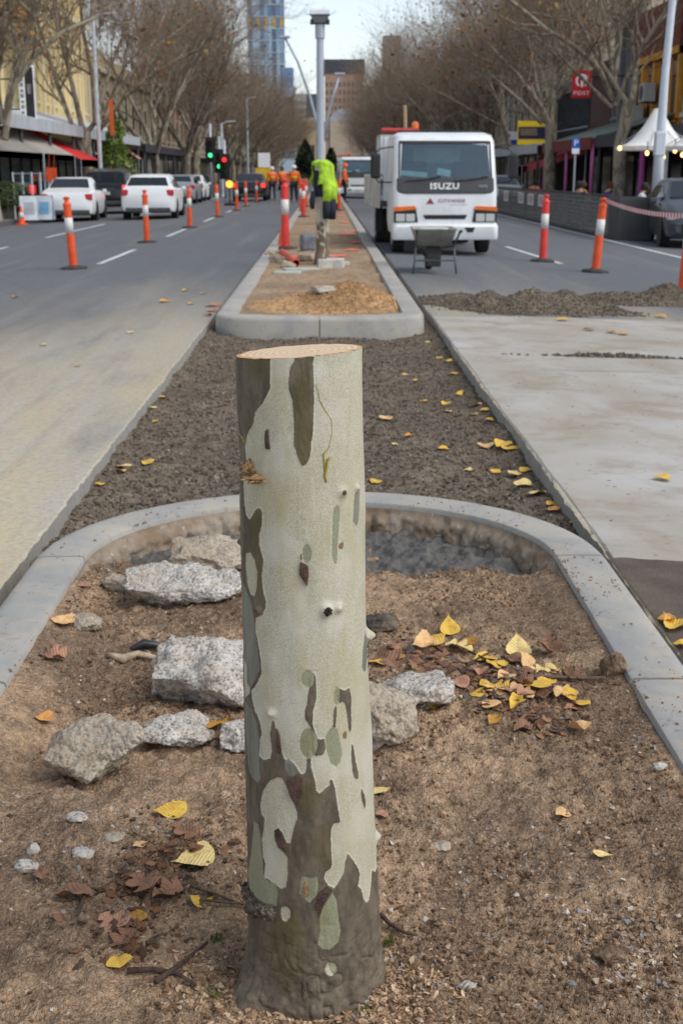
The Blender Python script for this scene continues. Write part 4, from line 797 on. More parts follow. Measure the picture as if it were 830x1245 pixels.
for i, (a, b) in enumerate([(714, 401), (801, 385), (682, 389), (742, 404), (755, 406)]): leaf(a, b, 14, 'tmy'[i % 3], 'small tan leaf on the slab in front of the gravel heaps', 'd', 1.5, .3, 'small leaves before the gravel heaps', lambda x, y: dz(x, y) + 0.006)
tr = [(148, 569, 16, 'p'), (178, 564, 13, 'y'), (121, 590, 10, 'y'), (145, 574, 12, 't'), (200, 485, 9, 'y'), (186, 497, 8, 'p'), (188, 514, 7, 'y'), (617, 547, 22, 'y'), (608, 543, 18, 'y'), (591, 545, 16, 't'), (640, 573, 14, 'y'), (629, 577, 17, 'p'), (638, 590, 18, 'p'), (650, 602, 20, 'p'), (675, 617, 17, 'y'), (670, 622, 14, 'm'), (696, 638, 12, 'y'), (603, 575, 12, 'y'), (568, 573, 9, 'p'), (540, 548, 13, 'y'), (498, 531, 9, 'm'), (481, 541, 7, 'p'), (470, 510, 13, 't'), (540, 493, 10, 'y'), (545, 502, 9, 'p'), (560, 481, 13, 'y'), (552, 455, 9, 'y'), (547, 440, 8, 'y'), (565, 447, 8, 'p'), (577, 494, 12, 't'), (590, 500, 10, 'y'), (596, 512, 9, 'y'), (503, 464, 6, 'y'), (493, 456, 6, 'p'), (535, 436, 7, 'y'), (520, 417, 6, 'p'), (575, 505, 8, 'y'), (455, 588, 12, 'y'), (515, 489, 7, 'y')]
for a, b, w, c in tr:
    side = 'right slab edge' if a > 440 else 'left cut edge'
    leaf(a, b, w * 1.15, c, 'small %s leaf scattered on the trench gravel near the %s' % ({'y': 'yellow', 'p': 'pale yellow', 't': 'tan', 'm': 'orange'}[c], side), 'd', None, .45, 'small leaves in the gravel trench', trench_z)
for i, (a, b, w, c) in enumerate([(202, 367, 13, 'm'), (225, 354, 9, 'y'), (248, 357, 8, 'y'), (232, 370, 8, 'm'), (262, 372, 18, 'r'), (258, 378, 14, 'r'), (252, 384, 10, 'b'), (160, 405, 8, 'p'), (95, 445, 8, 'y'), (52, 420, 9, 'p'), (20, 362, 8, 'm')]): leaf(a, b, w, c, 'small dry leaf blown onto the left lane beside the works', 'd', None, .4, 'small leaves on the left lane', lambda x, y: -0.028 * np.maximum(0, np.abs(x) - 1.1) + 0.003)
M_TWIG = pm('twig', S(112, 90, 72), 0.85, 0.25, 60, 0.5, 200); M_TWIG2 = pm('dark_twig', S(84, 66, 54), 0.85, 0.25, 60, 0.5, 200)
def twig(pts, r, label, mat=M_TWIG, lift=0.011, taper=0.5):
    P = []
    for a, b in pts: p = groundf(a, b, soil_z); P.append((p[0], p[1], p[2] + lift))
    m = MB(); m.tube(P, [r * (1 - (1 - taper) * i / (len(P) - 1)) for i in range(len(P))], 7); o = m.build('twig', mat, None, True); tag(o, label, 'twig')
twig([(735, 829), (705, 830), (680, 828), (650, 827), (620, 823), (598, 815)], 0.006, 'long bare stick lying across the leaf litter pile')
twig([(520, 840), (545, 822), (575, 808), (600, 795)], 0.005, 'thin stick crossing under the broad yellow leaf', M_TWIG2)
twig([(555, 788), (585, 803), (610, 815), (640, 822)], 0.004, 'thin dark stick in the middle of the litter pile', M_TWIG2); twig([(608, 803), (640, 802), (668, 797)], 0.004, 'short stick behind the tallest pale leaf')
twig([(232, 1083), (262, 1092), (290, 1104), (300, 1106)], 0.004, 'thin tan twig pointing at the stump from the left'); twig([(246, 1100), (275, 1103), (296, 1105)], 0.003, 'second thin twig under the tan twig by the stump')
twig([(155, 1187), (185, 1185), (215, 1190), (238, 1204)], 0.006, 'bent root like stick below the lowest yellow leaf', M_TWIG2); twig([(190, 1200), (225, 1175), (252, 1152)], 0.0055, 'straight dark stick rising towards the stump foot', M_TWIG2); twig([(462, 1118), (475, 1130), (492, 1140), (506, 1143)], 0.005, 'short dark root stub right of the stump foot', M_TWIG2)
twig([(105, 1085), (100, 1105), (95, 1118)], 0.005, 'dark root piece beside the rolled brown leaf', M_TWIG2)
def stuff_flakes(name, boxes, N, size, cols, label, cat, seed, thin=0.12, elong=1.0):
    rg = np.random.default_rng(seed); P = []; per = N // len(boxes)
    for (cx_, cy_, rx, ry) in boxes:
        c = groundf(cx_, cy_, soil_z); a = groundf(cx_ + rx, cy_, soil_z); e = abs(a[0] - c[0]); f0 = abs(gz(cx_, cy_ + ry, c[2])[1] - c[1])
        x = c[0] + rg.normal(0, 0.5, per) * e; y = c[1] + rg.normal(0, 0.5, per) * f0; P.append(np.stack([x, y], -1))
    P = np.concatenate(P); k = (P[:, 1] > 1.3) & (P[:, 0] > -0.8) & (P[:, 0] < 0.77); P = P[k]; z = soil_z(P[:, 0], P[:, 1]); T = np.array([[-1, -.6, 0], [0.2, -.8, 0.1], [1, -.1, 0], [0.4, .7, 0.15], [-.7, .6, 0], [-1, -.6, -thin], [0.2, -.8, -thin], [1, -.1, -thin], [0.4, .7, -thin], [-.7, .6, -thin]]) * np.array([elong, 1, 1]); Tf = np.array([[0, 1, 2], [0, 2, 3], [0, 3, 4], [7, 6, 5], [8, 7, 5], [9, 8, 5], [0, 5, 6], [0, 6, 1], [1, 6, 7], [1, 7, 2], [2, 7, 8], [2, 8, 3], [3, 8, 9], [3, 9, 4], [4, 9, 5], [4, 5, 0]])
    sz = size * (0.35 + rg.random(len(P)) ** 1.5); ti = np.array([S(*c)[:3] for c in cols])[rg.integers(0, len(cols), len(P))] * rg.uniform(0.8, 1.15, (len(P), 1))
    q = rg.normal(size=(len(P), 3)) * np.array([0.35, 0.35, 3.1]); V = []
    ca, sa = np.cos(q[:, 2]), np.sin(q[:, 2]); A = T[None] * sz[:, None, None] * rg.uniform(0.7, 1.2, (len(P), len(T), 1)); x = A[..., 0] * ca[:, None] - A[..., 1] * sa[:, None]; y = A[..., 0] * sa[:, None] + A[..., 1] * ca[:, None]; zz = A[..., 2] + x * q[:, :1] + y * q[:, 1:2]
    V = np.stack([x + P[:, :1], y + P[:, 1:2], zz + (z + sz * 0.25)[:, None]], -1); Fc = (Tf[None] + (np.arange(len(P)) * len(T))[:, None, None]).reshape(-1, 3)
    me = fastmesh(name, V.reshape(-1, 3), Fc); cattr(me, 'tint', np.repeat(ti, len(T), 0)); o = link(name, me, M_CLOD); tag(o, label, cat, kind='stuff')
stuff_flakes('leaf_litter', [(540, 815, 50, 22), (600, 830, 50, 25), (630, 855, 55, 20), (500, 800, 30, 18), (655, 875, 40, 12)], 700, 0.012, [(120, 88, 66), (142, 104, 80), (96, 72, 58), (104, 96, 92), (160, 122, 90)], 'brown broken leaf litter heaped right of the stump', 'leaf litter', 201)
stuff_flakes('leaf_litter', [(170, 1085, 60, 30), (150, 1140, 60, 40), (215, 1030, 60, 25)], 420, 0.010, [(118, 86, 64), (138, 100, 76), (92, 70, 56), (104, 84, 66)], 'brown broken leaf litter on the soil left of the stump', 'leaf litter', 203)
stuff_flakes('wood_chips', [(250, 1200, 70, 40), (380, 1240, 110, 25), (500, 1200, 60, 50), (470, 1225, 60, 30)], 2400, 0.0038, [(196, 162, 126), (176, 142, 110), (214, 186, 154), (150, 120, 94)], 'pale saw chips sprinkled around the foot of the stump', 'wood chips', 205, 0.3, 1.6)
stuff_flakes('wood_chips', [(780, 1160, 60, 70), (120, 1000, 160, 90), (600, 1050, 200, 120)], 900, 0.0035, [(206, 190, 168), (176, 170, 164), (150, 146, 142)], 'pale grit and splinters strewn over the open soil', 'grit', 207, 0.4, 1.5)
def moss(label, boxes, N, seed):
    rg = np.random.default_rng(seed); b = MB()
    for (cx_, cy_, rx, ry) in boxes:
        for _ in range(N // len(boxes)):
            p = groundf(cx_ + rg.normal() * rx * 0.5, cy_ + rg.normal() * ry * 0.5, soil_z); a = rg.uniform(0, 6.28); l = 0.004 + 0.008 * rg.random(); d = np.array([math.cos(a), math.sin(a)]) * 0.004
            b.add([(p[0] - d[1] * .3, p[1] + d[0] * .3, p[2] - 0.002), (p[0] + d[1] * .3, p[1] - d[0] * .3, p[2] - 0.002), (p[0] + d[0], p[1] + d[1], p[2] + l)], [(0, 1, 2)])
    o = b.build('moss', pm('moss', S(98, 118, 48), 0.8, 0.35, 60)); tag(o, label, 'moss', kind='stuff')
moss('green moss sprouts around the foot of the stump', [(474, 1148, 8, 10), (262, 1142, 12, 6), (395, 1232, 30, 6), (262, 1210, 8, 8), (440, 1230, 16, 8)], 420, 211)
b = MB(); P0 = [groundf(a, b_, soil_z) for a, b_ in ((132, 800), (150, 806), (168, 800), (190, 804))]; b.tube([(p[0], p[1], p[2] + 0.012) for p in P0], [0.008, 0.014, 0.012, 0.006], 7); o = b.build('rag', pm('rag', S(188, 168, 140), 0.9, 0.2, 40, 0.5, 120), None, True); tag(o, 'crumpled cream rag beside black plastic left of the largest chunk', 'rag')
b = MB(); P0 = [groundf(a, b_, soil_z) for a, b_ in ((160, 793), (175, 787), (195, 790))]; b.tube([(p[0], p[1], p[2] + 0.012) for p in P0], [0.006, 0.016, 0.008], 7); o = b.build('plastic_scrap', pm('black_plastic', S(52, 52, 56), 0.35, 0.2, 30), None, True); tag(o, 'scrap of black plastic behind the cream rag', 'plastic')
# ================================================================== STREET WORKS: bollards, cones, tape
M_ORG = pm('orange_plastic', S(232, 88, 40), 0.5, 0.1, 6, dirt=0.25, dirtcol=S(150, 70, 44)); M_RDP = pm('red_plastic', S(222, 66, 56), 0.5, 0.1, 6, dirt=0.25, dirtcol=S(150, 60, 50)); M_REF = pm('reflective_band', S(214, 212, 206), 0.5, 0.08, 8, dirt=0.4, dirtcol=S(160, 154, 146)); M_RUB = pm('black_rubber', S(58, 56, 54), 0.8, 0.15, 8, dirt=0.5, dirtcol=S(96, 90, 82))
def bollard_proto(mat):
    t = thing('bollard', 'x', 'bollard', group='bollards around the street works')
    b = MB(); b.lathe([(0.215, 0), (0.22, 0.015), (0.205, 0.035), (0.10, 0.05), (0.085, 0.06)], 8); b.build('base', M_RUB, t, auto=30)
    b = MB(); b.lathe([(0.066, 0.05), (0.062, 0.5), (0.060, 0.985), (0.066, 0.99), (0.066, 1.01), (0.058, 1.02), (0.05, 1.03)], 16); b.build('post', mat, t, auto=40)
    b = MB(); b.lathe([(0.050, 1.025), (0.036, 1.04), (0.030, 1.075), (0.044, 1.085), (0.046, 1.105), (0.028, 1.125)], 14); b.box((0, 0, 1.095), (0.10, 0.035, 0.03)); b.build('handle', mat, t, auto=40)
    b = MB(); b.lathe([(0.0645, 0.56), (0.0645, 0.80)], 16); b.build('reflective_band', M_REF, t, True)
    return t
PB = {}
def bollard(px, py, label, red=False, tilt=(0, 0), s=1.0, fz=None, rz=0.3):
    p = groad(px, py) if fz is None else groundf(px, py, fz)
    if red not in PB: PB[red] = o = bollard_proto(M_RDP if red else M_ORG)
    else: o = copy_tree(PB[red])
    o.location = (p[0], p[1], p[2] - 0.002); o.rotation_euler = (tilt[0], tilt[1], rz); o.scale = (s, s, s); o['label'] = label; return o
bollard(90, 327, 'nearest orange bollard on the left lane line', tilt=(0, -0.05)); bollard(179, 295, 'second orange bollard along the left lane line', tilt=(0, -0.01)); bollard(231, 277, 'third orange bollard along the left lane line'); bollard(265, 264, 'fourth left lane bollard with two white bands', tilt=(0, -0.03)); bollard(288, 256, 'fifth orange bollard along the left lane line'); bollard(299, 251, 'sixth orange bollard along the left lane line'); bollard(312, 246, 'farthest orange bollard of the left lane line behind the dark car')
bollard(659, 318, 'reddish bollard beside the white line in front of the cafe barrier', True, tilt=(0, 0.02)); bollard(723, 331, 'orange bollard leaning right with striped tape tied to it', tilt=(0, 0.07)); bollard(829, 361, 'orange bollard cut off by the right frame edge behind the gravel', tilt=(0, 0.05), s=1.08)
bollard(347, 303, 'red bollard standing on the far island left of the jacket', True, fz=isl_z, s=1.12); bollard(369, 264, 'red bollard on the far island just left of the jacket trunk', True, fz=isl_z); bollard(366, 258, 'orange bollard in the row behind the jacket trunk', False, fz=isl_z); bollard(372, 251, 'farther orange bollard in the row behind the jacket trunk', False, fz=isl_z); bollard(412, 256, 'orange bollard right of the jacket near the second truck', False, fz=isl_z)
def cone(p, s, label, white=True):
    t = thing('traffic_cone', label, 'cone', p, group='small traffic cones'); b = MB(); b.box((0, 0, 0.02 * s), (0.36 * s, 0.36 * s, 0.04 * s)); b.build('base', M_ORG, t, bev=0.01)
    b = MB(); b.lathe([(0.13 * s, 0.035 * s), (0.08 * s, 0.3 * s), (0.03 * s, 0.62 * s), (0.025 * s, 0.64 * s)], 14); b.build('body', M_ORG, t, auto=40)
    if white: b = MB(); b.lathe([(0.098 * s, 0.24 * s), (0.064 * s, 0.42 * s)], 14); b.build('band', M_REF, t, True)
p = groundf(342, 300, isl_z); cone(p, 0.55, 'small orange cone half behind the red island bollard', False); p = groad(38, 267); cone((-9.9, 41.5, road_z(-9.9)), 0.95, 'orange and white cone in the gutter beside the board signs'); p = groundf(354, 256, isl_z); cone((p[0] - 0.3, p[1], p[2]), 0.7, 'orange cone by the kerb behind the red island bollard', False)
# striped tape from the leaning bollard to the right
def tape():
    a = Vector(gy(737, 244, float(groad(723, 331)[1]))); b_ = Vector(gy(836, 262, float(groad(829, 361)[1]))); n_ = 60; root = thing('barrier_tape', 'red and white striped tape sagging from the leaning bollard to the right', 'tape')
    for i in range(n_):
        q = []
        for t in (i / n_, (i + 1) / n_):
            p = a.lerp(b_, t); p.z -= 0.24 * t * (1 - t); q.append(p)
        m = MB(); d = Vector((0, .0008, 0)); u = Vector((0, 0, .03)); m.add([q[0] - d - u, q[1] - d - u, q[1] - d + u, q[0] - d + u, q[0] + d - u, q[1] + d - u, q[1] + d + u, q[0] + d + u], [(0, 1, 2, 3), (7, 6, 5, 4)]); m.build('red_stripe' if i % 2 else 'white_stripe', pm('tape_red', S(206, 56, 58), 0.5, 0.05) if i % 2 else pm('tape_white', S(232, 228, 226), 0.5, 0.05), root)
tape()

# ================================================================== FAR ISLAND OBJECTS
P2 = groundf(392, 321, isl_z)
def stump2():
    x0, y0, z0 = P2; zt = float(gy(392, 197, y0)[2]); root = thing('tree_stump', 'tall cut trunk on the far island with a jacket hung over it', 'tree stump', (x0, y0, z0))
    th = np.linspace(0, 2 * math.pi, 41)[:-1]; zz = np.linspace(-0.03, zt - z0, 60); TH, Z = np.meshgrid(th, zz)
    r = 0.098 + 0.05 * sst(0.25, 0.0, Z) * (1 + 0.3 * np.cos(3 * TH)) + 0.004 * fbm3(np.cos(TH) * 2, np.sin(TH) * 2, Z * 4, 3, 5) + 0.02 * sst(1.2, 1.5, Z)
    x = r * np.cos(TH) - 0.03 * (1 - Z / 1.5) * 0 + 0.035 * Z * 0.0; y = r * np.sin(TH)
    n = NT('plane_bark_far'); co = n.coord((1, 1, 0.5)); v = n.noise(co, 9, 3, 0.5, 1.2); zc_ = n.sep(n.coord())[2]
    k = n.smooth(n.math('ADD', v, n.math('MULTIPLY', n.math('SUBTRACT', zc_, 0.6), 0.35)), 0.45, 0.47); n.set(n.mix(k, n.mix(n.noise(n.coord(), 30), S(100, 86, 72), S(132, 116, 98)), S(190, 184, 162)), 0.8, n.bump(n.noise(n.coord(), 60), 0.4, 0.006), spec=0.2)
    link('trunk', fastmesh('trunk', np.stack([x, y, Z], -1).reshape(-1, 3), grid_faces(40, 60, True), True), n.m, root)
    b = MB(); b.lathe([(0.118, zt - z0 - 0.002), (0.06, zt - z0 + 0.003), (0.002, zt - z0 + 0.004)], 24); b.build('cut_face', pm('cut_far', S(206, 170, 136), 0.8), root)
    # jacket: a hi-vis hooded jacket draped over the top
    j = thing('jacket', 'lime hi-vis jacket with navy cuffs hanging on the cut trunk', 'jacket', (x0, y0, z0)); hz = zt - z0
    M_HV = pm('hi_vis_lime', S(168, 204, 52), 0.8, 0.2, 10, 0.5, 90); M_NV = pm('navy_fabric', S(36, 38, 50), 0.85, 0.15, 10, 0.5, 90)
    nt_, nr = 72, 30; th = np.linspace(0, 2 * math.pi, nt_ + 1)[:-1]; u = np.linspace(0, 1, nr); TH, U = np.meshgrid(th, u)
    right = 0.5 + 0.5 * np.cos(TH - 0.15); drop = 0.30 + 0.40 * right ** 1.8 + 0.05 * np.sin(TH * 5)
    rr = (0.02 + 0.125 * sst(0, 0.18, U)) + 0.03 * U + 0.036 * np.cos(TH * 5 + 2.5 * U) * sst(0.15, 0.8, U) + 0.012 * fbm3(np.cos(TH) * 4, np.sin(TH) * 4, U * 5, 3, 9) + 0.02 * right * sst(0.2, 0.7, U)
    Z = hz + 0.03 - drop * np.maximum(0, U - 0.06) / 0.94 - 0.02 * U; X = rr * np.cos(TH) + 0.01; Yv = rr * np.sin(TH) * 0.85
    open_ = (np.abs(((TH - 3.75 + math.pi) % (2 * math.pi)) - math.pi) < 0.62) & (U > 0.28)                       # the open front shows the dark lining
    Fc = grid_faces(nt_, nr, True); Fc = Fc[~open_.ravel()[Fc].all(1)]
    o = link('body', fastmesh('body', np.stack([X, Yv, Z], -1).reshape(-1, 3), Fc, True), M_HV, j); sm = o.modifiers.new('s', 'SOLIDIFY'); sm.thickness = 0.008
    b = MB(); b.lathe([(0.128, hz - 0.5), (0.135, hz - 0.3), (0.11, hz - 0.1)], 24, cap=False); b.build('lining', M_NV, j, True)
    def sleeve(pts, rad, navy):
        b = MB(); b.tube(pts, rad, 12); s = b.build('sleeve', M_HV, j, True); e = Vector(pts[-1]); d = (e - Vector(pts[-2])).normalized(); c = MB(); c.tube([e - d * 0.02, e + d * navy * 0.5, e + d * navy], [rad[-1] * 1.02, rad[-1] * 1.0, rad[-1] * 0.85], 12); c.build('cuff', M_NV, s, True)
    sleeve([(0.06, -0.12, hz - 0.2), (0.08, -0.17, hz - 0.4), (0.07, -0.17, hz - 0.58)], [0.06, 0.075, 0.062], 0.24)
    sleeve([(0.12, -0.06, hz - 0.22), (0.15, -0.12, hz - 0.42), (0.15, -0.13, hz - 0.56)], [0.06, 0.07, 0.06], 0.27)
    b = MB(); b.tube([(0.14, 0.02, hz - 0.3), (0.17, 0.02, hz - 0.5), (0.18, -0.02, hz - 0.68)], [0.05, 0.06, 0.05], 10); b.build('hem_panel', M_NV, j, True)
    b = MB(); b.tube([(-0.13, -0.1, hz - 0.42), (-0.15, -0.12, hz - 0.58), (-0.145, -0.12, hz - 0.68)], [0.04, 0.045, 0.03], 10); b.build('hem_panel', M_NV, j, True)
stump2()
def dbox(name, px, py, d, mat, label, cat, rz=0.0, rx=0.0, bev=0.01, fz=None):
    p = groundf(px, py, fz or isl_z); b = MB(); b.box((0, 0, d[2] / 2), d, 0, rx); o = b.build(name, mat, None, bev=bev, loc=(p[0], p[1] + d[1] / 2, p[2] - 0.012), rot=(0, 0, rz)); tag(o, label, cat)
M_PALE = pm('pale_concrete', S(198, 196, 188), 0.85, 0.12, 8, 0.3, 60, dirt=0.4, dirtcol=S(150, 136, 116))
dbox('concrete_block', 395, 326, (0.2, 0.16, 0.13), M_PALE, 'white concrete block against the foot of the jacket trunk', 'block', 0.1); dbox('concrete_block', 407, 326, (0.26, 0.2, 0.14), M_PALE, 'white broken block right of the jacket trunk', 'block', -0.12, 0.08); dbox('concrete_block', 419, 322, (0.12, 0.12, 0.06), M_PALE, 'smallest pale block at the right end of the debris', 'block', 0.3)
dbox('paving_slab', 366, 330, (0.5, 0.3, 0.05), pm('green_slab', S(178, 182, 170), 0.8, 0.1, 6), 'pale flat slab in front of the red pipe', 'slab', 0.15); dbox('paving_slab', 349, 333, (0.36, 0.22, 0.04), pm('green_slab', S(178, 182, 170)), 'smaller pale slab left of the flat slab', 'slab', -0.1)
dbox('plastic_tub', 374, 305, (0.26, 0.22, 0.30), pm('grey_bag', S(112, 114, 122), 0.6, 0.2, 8, 0.5, 30), 'grey plastic tub left of the jacket trunk', 'tub', 0.3, bev=0.05)
M_PIPE = pm('red_pipe', S(214, 70, 50), 0.45, 0.1, 8)
a = groundf(343, 311, isl_z); b_ = groundf(360, 325, isl_z); b = MB()
dv = Vector((b_[0] - a[0], b_[1] - a[1], 0.0)); e1 = Vector((a[0], a[1], a[2] + 0.06)); e2 = Vector((b_[0], b_[1] - 0.03, b_[2] + 0.06)); t_ = (e2 - e1).normalized(); s_ = t_.orthogonal().normalized(); u_ = t_.cross(s_); nn = 20; V = []; Fq = []
for rr_, en in ((0.055, e1), (0.055, e2), (0.045, e2), (0.045, e1)):
    for k in range(nn): an = 2 * math.pi * k / nn; V.append(en + (s_ * math.cos(an) + u_ * math.sin(an)) * rr_)
for q in range(4):
    for k in range(nn): Fq.append((q * nn + k, q * nn + (k + 1) % nn, ((q + 1) % 4) * nn + (k + 1) % nn, ((q + 1) % 4) * nn + k))
b.add(V, Fq); o = b.build('pipe_offcut', M_PIPE, None, auto=40); tag(o, 'short red plastic pipe lying with its open end to the front', 'pipe')
for i, (px, py, w, lb) in enumerate([(338, 320, 22, 'dark rubble lump left of the red pipe'), (350, 326, 18, 'small rubble lump under the red pipe end'), (372, 318, 20, 'grey rubble lump between the pipe and the jacket trunk'), (330, 312, 16, 'small rubble lump behind the red bollard foot')]): rock('rubble_lump', (px - w / 2, py - w * 0.55, px + w / 2, py), lb, 'rubble', 300 + i, M_RT, hi=False, fz=isl_z)
rock('concrete_chunk', (378, 347, 410, 358), 'flat grey chunk resting on top of the sand heap', 'rubble', 310, M_RK, hi=False, fz=sand_z)
M_SPRAY = pm('spray_paint', S(246, 112, 84), 0.8, 0.15, 12, dirt=0.7, dirtcol=S(196, 130, 100))
def blob(px, py, w, hgt, seed):
    p = groundf(px, py, isl_z); rg = np.random.default_rng(seed); n_ = 14; zc = float((p - CP) @ FW); rx = w * zc / F / 2; ry = rx * hgt; V = [(p[0], p[1], p[2])]
    for k in range(n_): a = 2 * math.pi * k / n_; q = rg.uniform(0.55, 1.1); V.append((p[0] + rx * q * math.cos(a), p[1] + ry * q * math.sin(a), 0))
    V = [(x, y, float(isl_z(np.array([x]), np.array([y]))[0]) + 0.012) for x, y, _ in V]; b = MB(); b.add(V, [(0, 1 + k, 1 + (k + 1) % n_) for k in range(n_)]); o = b.build('spray_mark', M_SPRAY); tag(o, 'orange pink sprayed marking on the far island soil right of the trunk', 'paint mark', 'sprayed markings on the far island')
for i, (a, b_, w, h_) in enumerate([(410, 311, 34, 1.6), (428, 296, 22, 2.2), (420, 285, 20, 3), (418, 271, 16, 3), (414, 262, 12, 4), (426, 305, 20, 1.5), (402, 317, 16, 1.2), (432, 281, 10, 4), (372, 287, 14, 2.5), (358, 312, 14, 2)]): blob(a, b_, w, h_, i)
M_GALV = pm('galvanised', S(176, 182, 190), 0.45, 0.06, 2, metal=0.3)
def flood_pole():
    p = np.array(gy(390, 300, 34.0)); p[2] = 0.06; root = thing('light_pole', 'tall pale grey light pole behind the jacket with a boxy lamp head', 'light pole', p); sc = 34.0 / F
    zt = float(gy(389, 30, 34)[2]) - p[2]
    b = MB(); b.lathe([(0.17, -0.05), (0.17, 0.02), (0.115, 0.03), (0.105, 2.5), (0.09, zt)], 20); b.build('pole', M_GALV, root, auto=40)
    b = MB(); b.lathe([(0.115, zt - 0.34), (0.125, zt - 0.33), (0.125, zt + 0.0), (0.09, zt + 0.02)], 20); b.build('collar', M_GALV, root, auto=40)
    b = MB(); b.box((0, 0, zt + 0.12), (0.44, 0.34, 0.2)); b.build('lamp_box', pm('lamp_grey', S(96, 98, 100), 0.6), root, bev=0.02); b = MB(); b.box((0, 0, zt + 0.29), (0.52, 0.42, 0.13)); b.build('lamp_cap', pm('lamp_white', S(228, 232, 236), 0.5), root, bev=0.02)
    for s in (-1, 1):
        b = MB(); b.box((s * 0.2, -0.02, zt + 0.06), (0.1, 0.3, 0.1)); b.build('floodlight', pm('lamp_dark', S(70, 66, 62), 0.6), root, bev=0.01)
        b = MB(); b.tube([(s * 0.24, 0, zt + 0.22), (s * 0.42, 0, zt + 0.33)], 0.008, 5); b.build('bird_spike', M_GALV, root)
flood_pole()
def double_arm():
    Y = 62.0; root = thing('street_lamp', 'slender street lamp with two long curved arms beyond the light pole', 'street lamp', (float(gy(390, 200, Y)[0]), Y, 0.05)); o_ = np.array([float(gy(390, 200, Y)[0]), Y, 0.05])
    b = MB(); b.tube([(0, 0, 0), (0, 0, 4)], [0.1, 0.08], 12); b.build('pole', M_GALV, root, True)
    for pts in ([(388, 178), (385, 150), (376, 115), (362, 75), (346, 45)], [(391, 180), (396, 150), (404, 120), (413, 90)]):
        b = MB(); b.tube([np.array(gy(a, c, Y)) - o_ for a, c in pts], [0.09, 0.08, 0.07, 0.06, 0.05][:len(pts)], 10); b.build('arm', M_GALV, root, True)
        e = np.array(gy(*pts[-1], Y)) - o_; b = MB(); b.box(e, (0.5, 0.22, 0.12)); b.build('lamp_head', M_GALV, root, bev=0.03)
double_arm()

# ================================================================== TRUCKS
M_WHT = pm('white_paint', S(228, 230, 230), 0.3, 0.05, 1.5, spec=0.5, dirt=0.18, dirtcol=S(176, 170, 158)); M_DWH = pm('dirty_white', S(206, 202, 192), 0.6, 0.1, 1.5, dirt=0.5, dirtcol=S(150, 140, 124)); M_BLK = pm('black_trim', S(38, 38, 40), 0.5, 0.1, 4); M_DGR = pm('dark_grey_trim', S(70, 70, 72), 0.5, 0.1, 4); M_LENS = glass('lamp_lens', S(190, 192, 190), 0.12); M_AMB = pm('amber_lens', S(226, 112, 36), 0.25, 0.08, 10, spec=0.6); M_CHR = pm('chrome', S(190, 192, 194), 0.2, 0.05, 4, metal=0.9); M_TYR = pm('tyre', S(40, 39, 38), 0.9, 0.15, 8, 0.4, 60, dirt=0.4, dirtcol=S(86, 80, 72)); M_RIM = pm('steel_rim', S(160, 160, 158), 0.5, 0.1, 8)
def wind_mat():
    n = NT('windscreen'); tr_ = n.n('ShaderNodeBsdfTransparent'); tr_.inputs[0].default_value = (0.74, 0.88, 0.88, 1); gl = n.n('ShaderNodeBsdfGlossy'); gl.inputs['Roughness'].default_value = 0.04; gl.inputs[0].default_value = (0.9, 0.95, 1, 1)
    fr = n.n('ShaderNodeFresnel'); fr.inputs[0].default_value = 1.6; mx = n.n('ShaderNodeMixShader'); n.l(n.math('ADD', n.math('MULTIPLY', fr.outputs[0], 0.7), 0.07), mx.inputs[0]); n.l(tr_.outputs[0], mx.inputs[1]); n.l(gl.outputs[0], mx.inputs[2]); n.l(mx.outputs[0], n.out.inputs[0]); return n.m
M_WIND = wind_mat()
def rrect(w, y0, y1, r, z, k=4):
    hw = w / 2; P = []
    for cx_, cy_, a0 in ((hw - r, y0 + r, -90), (hw - r, y1 - r, 0), (-hw + r, y1 - r, 90), (-hw + r, y0 + r, 180)):
        for i in range(k + 1): a = R(a0 + 90 * i / k); P.append((cx_ + r * math.cos(a), cy_ + r * math.sin(a), z))
    return P
def wheel(par, x, y, r, w, name='wheel', dual=False):
    M = Matrix.Rotation(R(90), 3, 'Y'); b = MB(); b.lathe([(r * 0.62, -w / 2), (r * 0.95, -w / 2), (r, -w * 0.4), (r, w * 0.4), (r * 0.95, w / 2), (r * 0.62, w / 2)], 28, (x, y, r), True, M); t = b.build(name, M_TYR, par, auto=35)
    sg = 1 if x > 0 else -1; c = MB(); c.lathe([(r * 0.6, 0.0), (r * 0.55, -0.02), (r * 0.2, -0.05), (r * 0.15, 0.0), (0.01, 0.0)], 20, (x + sg * (w / 2 + 0.004), y, r), True, M if sg > 0 else Matrix.Rotation(R(-90), 3, 'Y')); c.build('rim', M_RIM, t, auto=35)
